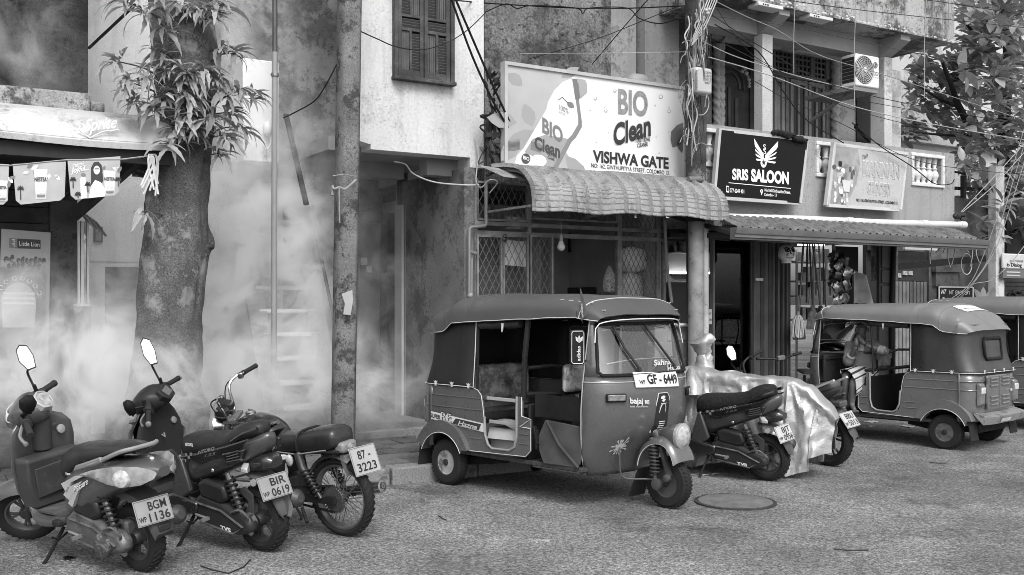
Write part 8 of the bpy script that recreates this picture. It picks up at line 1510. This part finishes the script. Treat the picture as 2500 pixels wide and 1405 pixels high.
mb.tube(catmull([P(812,455,9.42),P(816,462,9.36),P(828,458,9.34),P(842,462,9.34),P(858,450,9.36),P(868,440,9.42)],5),.012,6);mb.tube([P(828,460,9.33),P(829,545,9.33)],.008,5);mb.tube([P(813,455,9.4),P(811,478,9.38)],.012,5);mb.tube([P(813,430,9.4),P(842,426,9.34),P(868,432,9.4)],.006,5);solo('rope','pale rope tied round the tall concrete pole','rope',mb,mat(.25,.9,.2,20))
mb=MB();mb.add([P(x,y,9.375)for x,y in((834,718),(860,708),(862,735),(856,770),(838,768),(842,742))],[tuple(range(6))]);solo('torn_notice','torn white paper stuck on the tall concrete pole','notice',mb,mat(.36,.7,.2),smooth=None)
D2=9.35
tp_=pole('dark concrete pole wrapped in tangled cables beside the saloon sign',1680,1722,0,1681,1716,450,D2,mat(.06,.9,.5,4,grime=.7,gv=.2,gsc=5,glo=.56,bump=.5,bsc=40),.02)
for l,r,v in((1683,1712,.22),(1714,1727,.36)):mb=MB();c=P((l+r)/2,560,D2-.12);rr=(S(r,D2)-S(l,D2))/2;mb.tube([Vector((c.x,D2-.13,.02)),Vector((c.x,D2-.13,Z(1700,545,D2)))],rr,12);tp_.part('conduit',mb,mat(v,.7,.3,5,grime=.7,gv=.05,gsc=8,glo=.58))
mb=MB();mb.tube([P(1697,90,D2-.16),P(1693,205,D2-.16)],.022,8);tp_.part('conduit',mb,mat(.4,.6));mb=MB();mb.tube([P(1680,438,D2-.15),P(1716,438,D2-.15)],.034,10);tp_.part('stub_pipe',mb,mat(.16,.5))
tj=T('junction_box','pale plastic junction box strapped to the cable pole','junction box',base=P(1720,228,D2-.3));mb=MB();a,b=P(1699,226,D2-.34),P(1740,168,D2-.34);mb.box(a.x,b.x,D2-.34,D2-.18,a.z,b.z);jb=tj.part('case',mb,mat(.42,.5,.08,4),bevel=.03)
for i in range(14):z=a.z+.04+i*(b.z-a.z-.08)/14;tj.part('rib',MB().box(a.x-.012,a.x+.02,D2-.348,D2-.342,z,z+.008),mat(.2,.5),jb)
for i,s_ in enumerate(('CEN','SAN','0513','667')):tj.text(s_,(1720+(1 if i>1 else 0),181+i*8),(1735,181.5+i*8),6,1,D2-.341,mat(.08,.5),off=.004)
tn_=T('cable_tangle','tangle of old cables wound round the cable pole','cables',base=P(1700,400,D2-.2))
for i in range(46):
    x0,y0=RND.uniform(1676,1726),RND.uniform(-30,250);L_=RND.uniform(40,220);k=RND.uniform(-14,14);D=D2-RND.uniform(.17,.34);pts=[P(x0+k*t+RND.uniform(-7,7),y0+L_*t,D+RND.uniform(-.03,.03))for t in(0,.25,.5,.75,1)]
    mb=MB();mb.tube(catmull(pts,5),RND.choice((.004,.006,.009)),5);tn_.part('cable',mb,mat(RND.choice((.02,.03,.12,.35,.45)),.6))
for i in range(26):
    x0,y0=RND.uniform(1672,1730),RND.uniform(60,480);r=RND.uniform(8,34);pts=[P(x0+r*math.cos(t)*.8,y0+r*math.sin(t)*1.2,D2-.2-.1*math.sin(t*.5))for t in[q*.6+i for q in range(RND.randint(5,10))]]
    mb=MB();mb.tube(catmull(pts,4),RND.choice((.004,.006)),5);tn_.part('cable_loop',mb,mat(RND.choice((.02,.03,.3)),.6))
for i in range(5):mb=MB();x=1702+i*12;mb.tube(catmull([P(1688,100+i*3,D2-.25),P(1705+i*4,60+i*2,D2-.3),P(1735+i*6,-20,D2-.3)],5),.007,6);tn_.part('cable',mb,mat(.4,.6,.2,9))
for x,y in((1724,26),(1731,24),(1727,33)):mb=MB();mb.ball(P(x,y,D2-.35),.025,8,6);tn_.part('insulator',mb,mat(.4,.3))
# ================================================================== OVERHEAD CABLES
def cable(label,pts,r,v,grp='cables strung across the street front'):
    mb=MB();mb.tube(catmull([P(*p)for p in pts],6),r,6);solo('overhead_cable',label,'cable',mb,mat(v,.6),group=grp)
cable('left of the two thick black cables dropping to the insulator bracket',[(1092,-30,9.2),(1150,130,9.4),(1200,240,9.6),(1246,322,9.7)],.013,.012)
cable('right of the two thick black cables dropping to the insulator bracket',[(1100,-30,9.2),(1160,110,9.4),(1206,215,9.6),(1250,310,9.7)],.013,.012)
cable('thin black cable drooping below the shuttered window',[(882,78,9.4),(920,95,9.6),(968,115,9.75),(1030,122,9.75),(1090,105,9.75),(1140,75,9.75),(1185,32,9.8)],.006,.015)
cable('thin dark cable from the concrete pole to the hanging square duct',[(822,158,9.45),(800,200,9.6),(770,245,9.9),(720,275,10.2),(692,288,10.4)],.007,.02)
cable('black cable bundle along the top of the stone wall',[(1100,0,9.6),(1185,8,10.2),(1300,15,10.4),(1400,20,10.4),(1520,21,10.2),(1690,14,9.4)],.008,.012)
cable('loose black cable dipping from the wall bundle',[(1185,30,10.3),(1235,10,10.4),(1263,21,10.4),(1300,14,10.4),(1405,20,10.4),(1423,33,10.4),(1440,20,10.4),(1530,20,10.3),(1560,45,10.2),(1610,58,9.9),(1655,46,9.5)],.007,.012)
cable('straight black cable sloping over the stone wall to the cable pole',[(1290,145,10.5),(1450,98,10.2),(1560,55,9.9),(1650,18,9.5)],.005,.012)
cable('black cable crossing steeply behind the cleaner sign',[(1445,158,10.5),(1520,70,10),(1590,-10,9.4)],.006,.012)
cable('pale level string over the stone wall',[(1270,131,10.5),(1500,130,10.0),(1685,127,9.3)],.003,.4)
cable('pale wire curling under the white house porch',[(962,395,10.2),(990,402,10.2),(1010,425,10.2),(1060,445,10.1),(1130,452,10.0),(1170,452,9.9)],.008,.42)
cable('pale wire looping by the corner of the white house',[(1160,325,9.95),(1168,380,9.92),(1162,440,9.9),(1175,458,9.9),(1195,440,9.8),(1215,445,9.7),(1195,472,9.7)],.007,.42)
g_='thin wires fanning from the cable pole over the balcony'
fan=[('topmost wire crossing the roof slab edge',[(1850,-10,9.0),(2100,25,9.1),(2520,70,9.3)],.005,.03),('second wire from the top crossing the roof slab',[(2180,-10,9.0),(2330,10,9.1),(2520,40,9.2)],.005,.02),('pale thick wire running to the air conditioner hook',[(1717,102,9.1),(1800,140,9.2),(1960,190,9.3),(2095,221,9.4)],.006,.35),('pale thick wire below the air conditioner wire',[(1730,140,9.1),(1880,185,9.1),(2090,262,9.1),(2310,310,9.2),(2520,345,9.3)],.006,.35),('dark wire from the pole top past the soffit lamp',[(1730,-5,9.1),(1820,40,9.1),(1900,75,9.1),(2000,135,9.1),(2180,190,9.2),(2520,300,9.3)],.005,.25),('dark wire sagging across both balcony columns',[(1720,25,9.1),(1850,110,9.1),(1990,190,9.1),(2130,235,9.2),(2330,275,9.2),(2520,310,9.3)],.005,.02),('dark wire dropping across the window to the grocery sign',[(1745,60,9.1),(1850,125,9.1),(1910,220,9.1),(1965,290,9.15),(2060,350,9.15)],.007,.012),('thin wire through the lattice window to the right',[(1724,85,9.1),(1870,160,9.1),(2010,240,9.1),(2200,300,9.2),(2520,365,9.3)],.004,.03),('black wire sagging over the grocery sign and the balusters',[(2080,300,9.1),(2150,358,9.12),(2228,408,9.15),(2280,448,9.2),(2320,450,9.25),(2330,438,9.3)],.007,.012),('thin wire above the grocery sign',[(1735,130,9.1),(1900,232,9.1),(2050,300,9.1),(2230,390,9.12),(2420,420,9.2),(2520,425,9.2)],.004,.02),('wire running high behind the column heads',[(1735,40,9.2),(1900,60,9.2),(2140,110,9.2),(2330,150,9.2),(2520,185,9.3)],.004,.05),('thin dark wire crossing the carved door',[(1750,20,9.15),(1790,80,9.15),(1860,150,9.15),(2040,230,9.2),(2230,270,9.2),(2520,330,9.3)],.004,.02)]
for lab,pts,r,v in fan:cable(lab,pts,r,v,g_)
for lab,x,y0,y1,v in(('pale hanging wire before the lattice window',1938,-10,180,.4),('pale hanging wire before the air conditioner',2086,-10,260,.4),('short pale hanging wire right of the balcony',2257,0,240,.45)):cable(lab,[(x+4,y0,9.0),(x,(y0+y1)/2,9.0),(x,y1,9.0)],.005,v*.7,g_)
g2_='pale cables gathered at the right edge'
for i,(lab,pts)in enumerate((('leftmost pale cable sweeping down to the rickshaw roof',[(2520,250,9.4),(2450,480,9.6),(2410,600,9.8),(2370,690,10),(2325,728,10.2)]),('second pale cable sweeping down to the rickshaw roof',[(2520,290,9.4),(2456,500,9.6),(2420,620,9.8),(2372,694,10),(2330,732,10.2)]),('third pale cable sweeping down to the rickshaw roof',[(2530,300,9.4),(2468,500,9.6),(2430,610,9.8),(2376,693,10),(2338,732,10.2)]),('fourth pale cable with a bend by the white post',[(2530,560,9.4),(2470,640,9.6),(2420,684,9.8),(2376,695,10),(2345,730,10.2)]),('pale cable pair slanting to the pipe end',[(2520,330,9.3),(2420,440,9.3),(2335,530,9.25)]),('lower pale cable slanting to the pipe end',[(2520,350,9.3),(2430,450,9.3),(2338,528,9.25)]))):cable(lab,pts,.006,.3,g2_)
for i in range(9):
    x=2275+i*14+RND.uniform(-4,4);y1=598+RND.uniform(15,70)
    if i==0:trs_=T('frayed_wires','frayed pale wire ends dangling under the gutter end','wires',base=P(2320,670,8.9))
    mb=MB();mb.tube(catmull([P(x,592,8.9),P(x+RND.uniform(-5,5),(592+y1)/2,8.9),P(x+RND.uniform(-10,10),y1,8.9)],4),.007,5);trs_.part('wire',mb,mat(.4,.6))
mb=MB();mb.tube([P(2360+13*math.cos(t),645+26*math.sin(t),8.9)for t in[i*.4 for i in range(15)]],.007,5);trs_.part('wire_loop',mb,mat(.42,.6))
mb=MB();c=P(2338,528,9.25);mb.ball(c,(.09,.06,.05),10,6);[mb.ball(c+Vector((RND.uniform(-.1,.1),-.05,RND.uniform(-.05,.05))),.035,6,4)for _ in range(6)];solo('cable_knot','dark knot of cable and tape at the end of the long pipe','knot',mb,mat(.04,.6,.5,20))
# ================================================================== LITTER
def litter(label,px_,py_,w,d,v,name='litter',z=0.):
    c=G(px_,py_,z);mb=MB();an=RND.uniform(0,3);mb.sheet(lambda u_,q:c+Vector(((u_-.5)*w*math.cos(an)-(q-.5)*d*math.sin(an),(u_-.5)*w*math.sin(an)+(q-.5)*d*math.cos(an),.004+.012*abs(math.sin(u_*5+q*4)))),5,3,.002);solo(name,label,'litter',mb,mat(v,.7,.2,20),Matrix.Identity(4))
litter('flat white paper scrap on the ground under the far rickshaw',2128,1032,.22,.12,.6);litter('crumpled white tissue on the ground near the far rickshaw',2126,1043,.07,.07,.7);litter('white paper scrap behind the rear wheel line of the far rickshaw',2215,1043,.25,.1,.55)
litter('pale torn paper beside the scooter stand in the shade',1735,1161,.2,.02,.4);litter('small pale scrap on the pavement near the porch step',890,1067,.06,.04,.5,z=.15)
litter('small dark leaf under the front rickshaw',1478,1162,.06,.03,.03,'fallen_leaf');litter('tiny pale pebble in the shade of the front rickshaw',1446,1170,.03,.02,.3,'pebble')
tl3=T('leaf_litter','black wet leaf scraps under the nearest scooter','litter',Matrix.Identity(4),G(165,1364,0))
for i in range(12):c=G(165+RND.uniform(-20,20),1364+RND.uniform(-3,3),.004);a=RND.uniform(0,6.3);mb=MB();mb.add([c+Vector((l*math.cos(a)-w*math.sin(a),l*math.sin(a)+w*math.cos(a),h))for l,w,h in((-.035,0,0),(0,.012,.012),(.035,0,0),(0,-.012,.01))],[(0,1,2,3)]);tl3.part('leaf',mb,mat(.012,.5))
def twig(label,pts,r=.004,v=.03):mb=MB();mb.tube([G(x,y,.006)for x,y in pts],r,5);solo('twig',label,'twig',mb,mat(v,.8),Matrix.Identity(4))
twig('thin bent twig on the road before the scooters',[(490,1382),(520,1392),(558,1400),(595,1384),(612,1366)]);twig('short twig on the road below the front rickshaw',[(1070,1259),(1082,1267),(1090,1270)]);twig('long dark straw on the road at the bottom right',[(2035,1340),(2075,1344),(2120,1343)],.005,.06);twig('short dark straw on the road by the far rickshaw',[(2270,1129),(2290,1131),(2310,1131)],.004,.05)
# ================================================================== SMOKE
def smoke():
    m=bpy.data.materials.new('smoke');m.use_nodes=True;nt=m.node_tree;N=nt.nodes;L=nt.links;N.clear()
    o=N.new('ShaderNodeOutputMaterial');v=N.new('ShaderNodeVolumePrincipled');v.inputs['Color'].default_value=(.985,.985,.985,1);v.inputs['Anisotropy'].default_value=.1
    tc=N.new('ShaderNodeTexCoord');ob=tc.outputs['Object']
    def math_(op,a,b=None):
        n=N.new('ShaderNodeMath');n.operation=op
        for i,s in((0,a),(1,b)):
            if s is None:continue
            if isinstance(s,(int,float)):n.inputs[i].default_value=s
            else:L.new(s,n.inputs[i])
        return n.outputs[0]
    n1=N.new('ShaderNodeTexNoise');n1.inputs['Scale'].default_value=1.35;n1.inputs['Detail'].default_value=6;n1.inputs['Roughness'].default_value=.62;n1.inputs['Distortion'].default_value=.7;L.new(ob,n1.inputs['Vector'])
    w1=N.new('ShaderNodeVectorMath');w1.operation='SCALE';w1.inputs[3].default_value=1.0
    sub=N.new('ShaderNodeVectorMath');sub.operation='SUBTRACT';sub.inputs[1].default_value=(.5,.5,.5);L.new(n1.outputs['Color'],sub.inputs[0]);L.new(sub.outputs[0],w1.inputs[0])
    wp=N.new('ShaderNodeVectorMath');wp.operation='ADD';L.new(ob,wp.inputs[0]);L.new(w1.outputs[0],wp.inputs[1])
    tot=None
    for(x,y,D),(rx,ry,rz),a in SMK:
        c=P(x,y,D);mp=N.new('ShaderNodeMapping');mp.vector_type='POINT';mp.inputs['Location'].default_value=(-c.x/rx,-c.y/ry,-c.z/rz);mp.inputs['Scale'].default_value=(1/rx,1/ry,1/rz);L.new(wp.outputs[0],mp.inputs[0])
        ln=N.new('ShaderNodeVectorMath');ln.operation='LENGTH';L.new(mp.outputs[0],ln.inputs[0])
        mr=N.new('ShaderNodeMapRange');mr.interpolation_type='SMOOTHSTEP';mr.inputs[1].default_value=1;mr.inputs[2].default_value=0;mr.inputs[3].default_value=0;mr.inputs[4].default_value=a;L.new(ln.outputs['Value'],mr.inputs[0])
        tot=mr.outputs[0]if tot is None else math_('ADD',tot,mr.outputs[0])
    nn=N.new('ShaderNodeMapRange');nn.inputs[1].default_value=.42;nn.inputs[2].default_value=.66;nn.inputs[3].default_value=.05;nn.inputs[4].default_value=2.6;L.new(n1.outputs['Fac'],nn.inputs[0])
    n2=N.new('ShaderNodeTexNoise');n2.inputs['Scale'].default_value=3.4;n2.inputs['Detail'].default_value=5;n2.inputs['Distortion'].default_value=1.2;L.new(wp.outputs[0],n2.inputs['Vector']);n3=N.new('ShaderNodeMapRange');n3.inputs[1].default_value=.38;n3.inputs[2].default_value=.62;n3.inputs[3].default_value=.15;n3.inputs[4].default_value=1.75;L.new(n2.outputs['Fac'],n3.inputs[0])
    L.new(math_('MULTIPLY',math_('MULTIPLY',tot,nn.outputs[0]),n3.outputs[0]),v.inputs['Density']);L.new(v.outputs[0],o.inputs['Volume']);return m
SMK=[((600,900,10.6),(1.35,.75,1.6),6.5),((640,660,10.95),(1.15,.6,1.6),6.5),((580,480,10.7),(.9,.6,1.5),6.0),((110,890,9.7),(2.0,.7,1.1),3.6),((420,960,8.95),(1.6,.42,.7),2.6),((600,260,11.15),(1.1,.26,1.3),2.6),((560,60,11.1),(1.0,.3,.9),3.2),((930,600,11.1),(.9,.45,1.8),.8),((820,930,10.2),(1.3,.6,.8),3.6),((290,560,10.8),(1.3,.8,1.6),1.2),((770,430,10.8),(1.0,.5,1.0),2.4),((280,150,11.2),(.8,.5,1.8),1.2),((90,120,9.9),(.6,.25,.9),.8)]
sx0,sx1=S(-260,9),S(1150,11.5)
mb=MB();mb.box(sx0,sx1,8.5,12.3,.02,6.2)
solo('smoke','white smoke drifting between the tree, the stair and the porch',None,mb,smoke(),kind='stuff',smooth=None,base=(0,0,0))
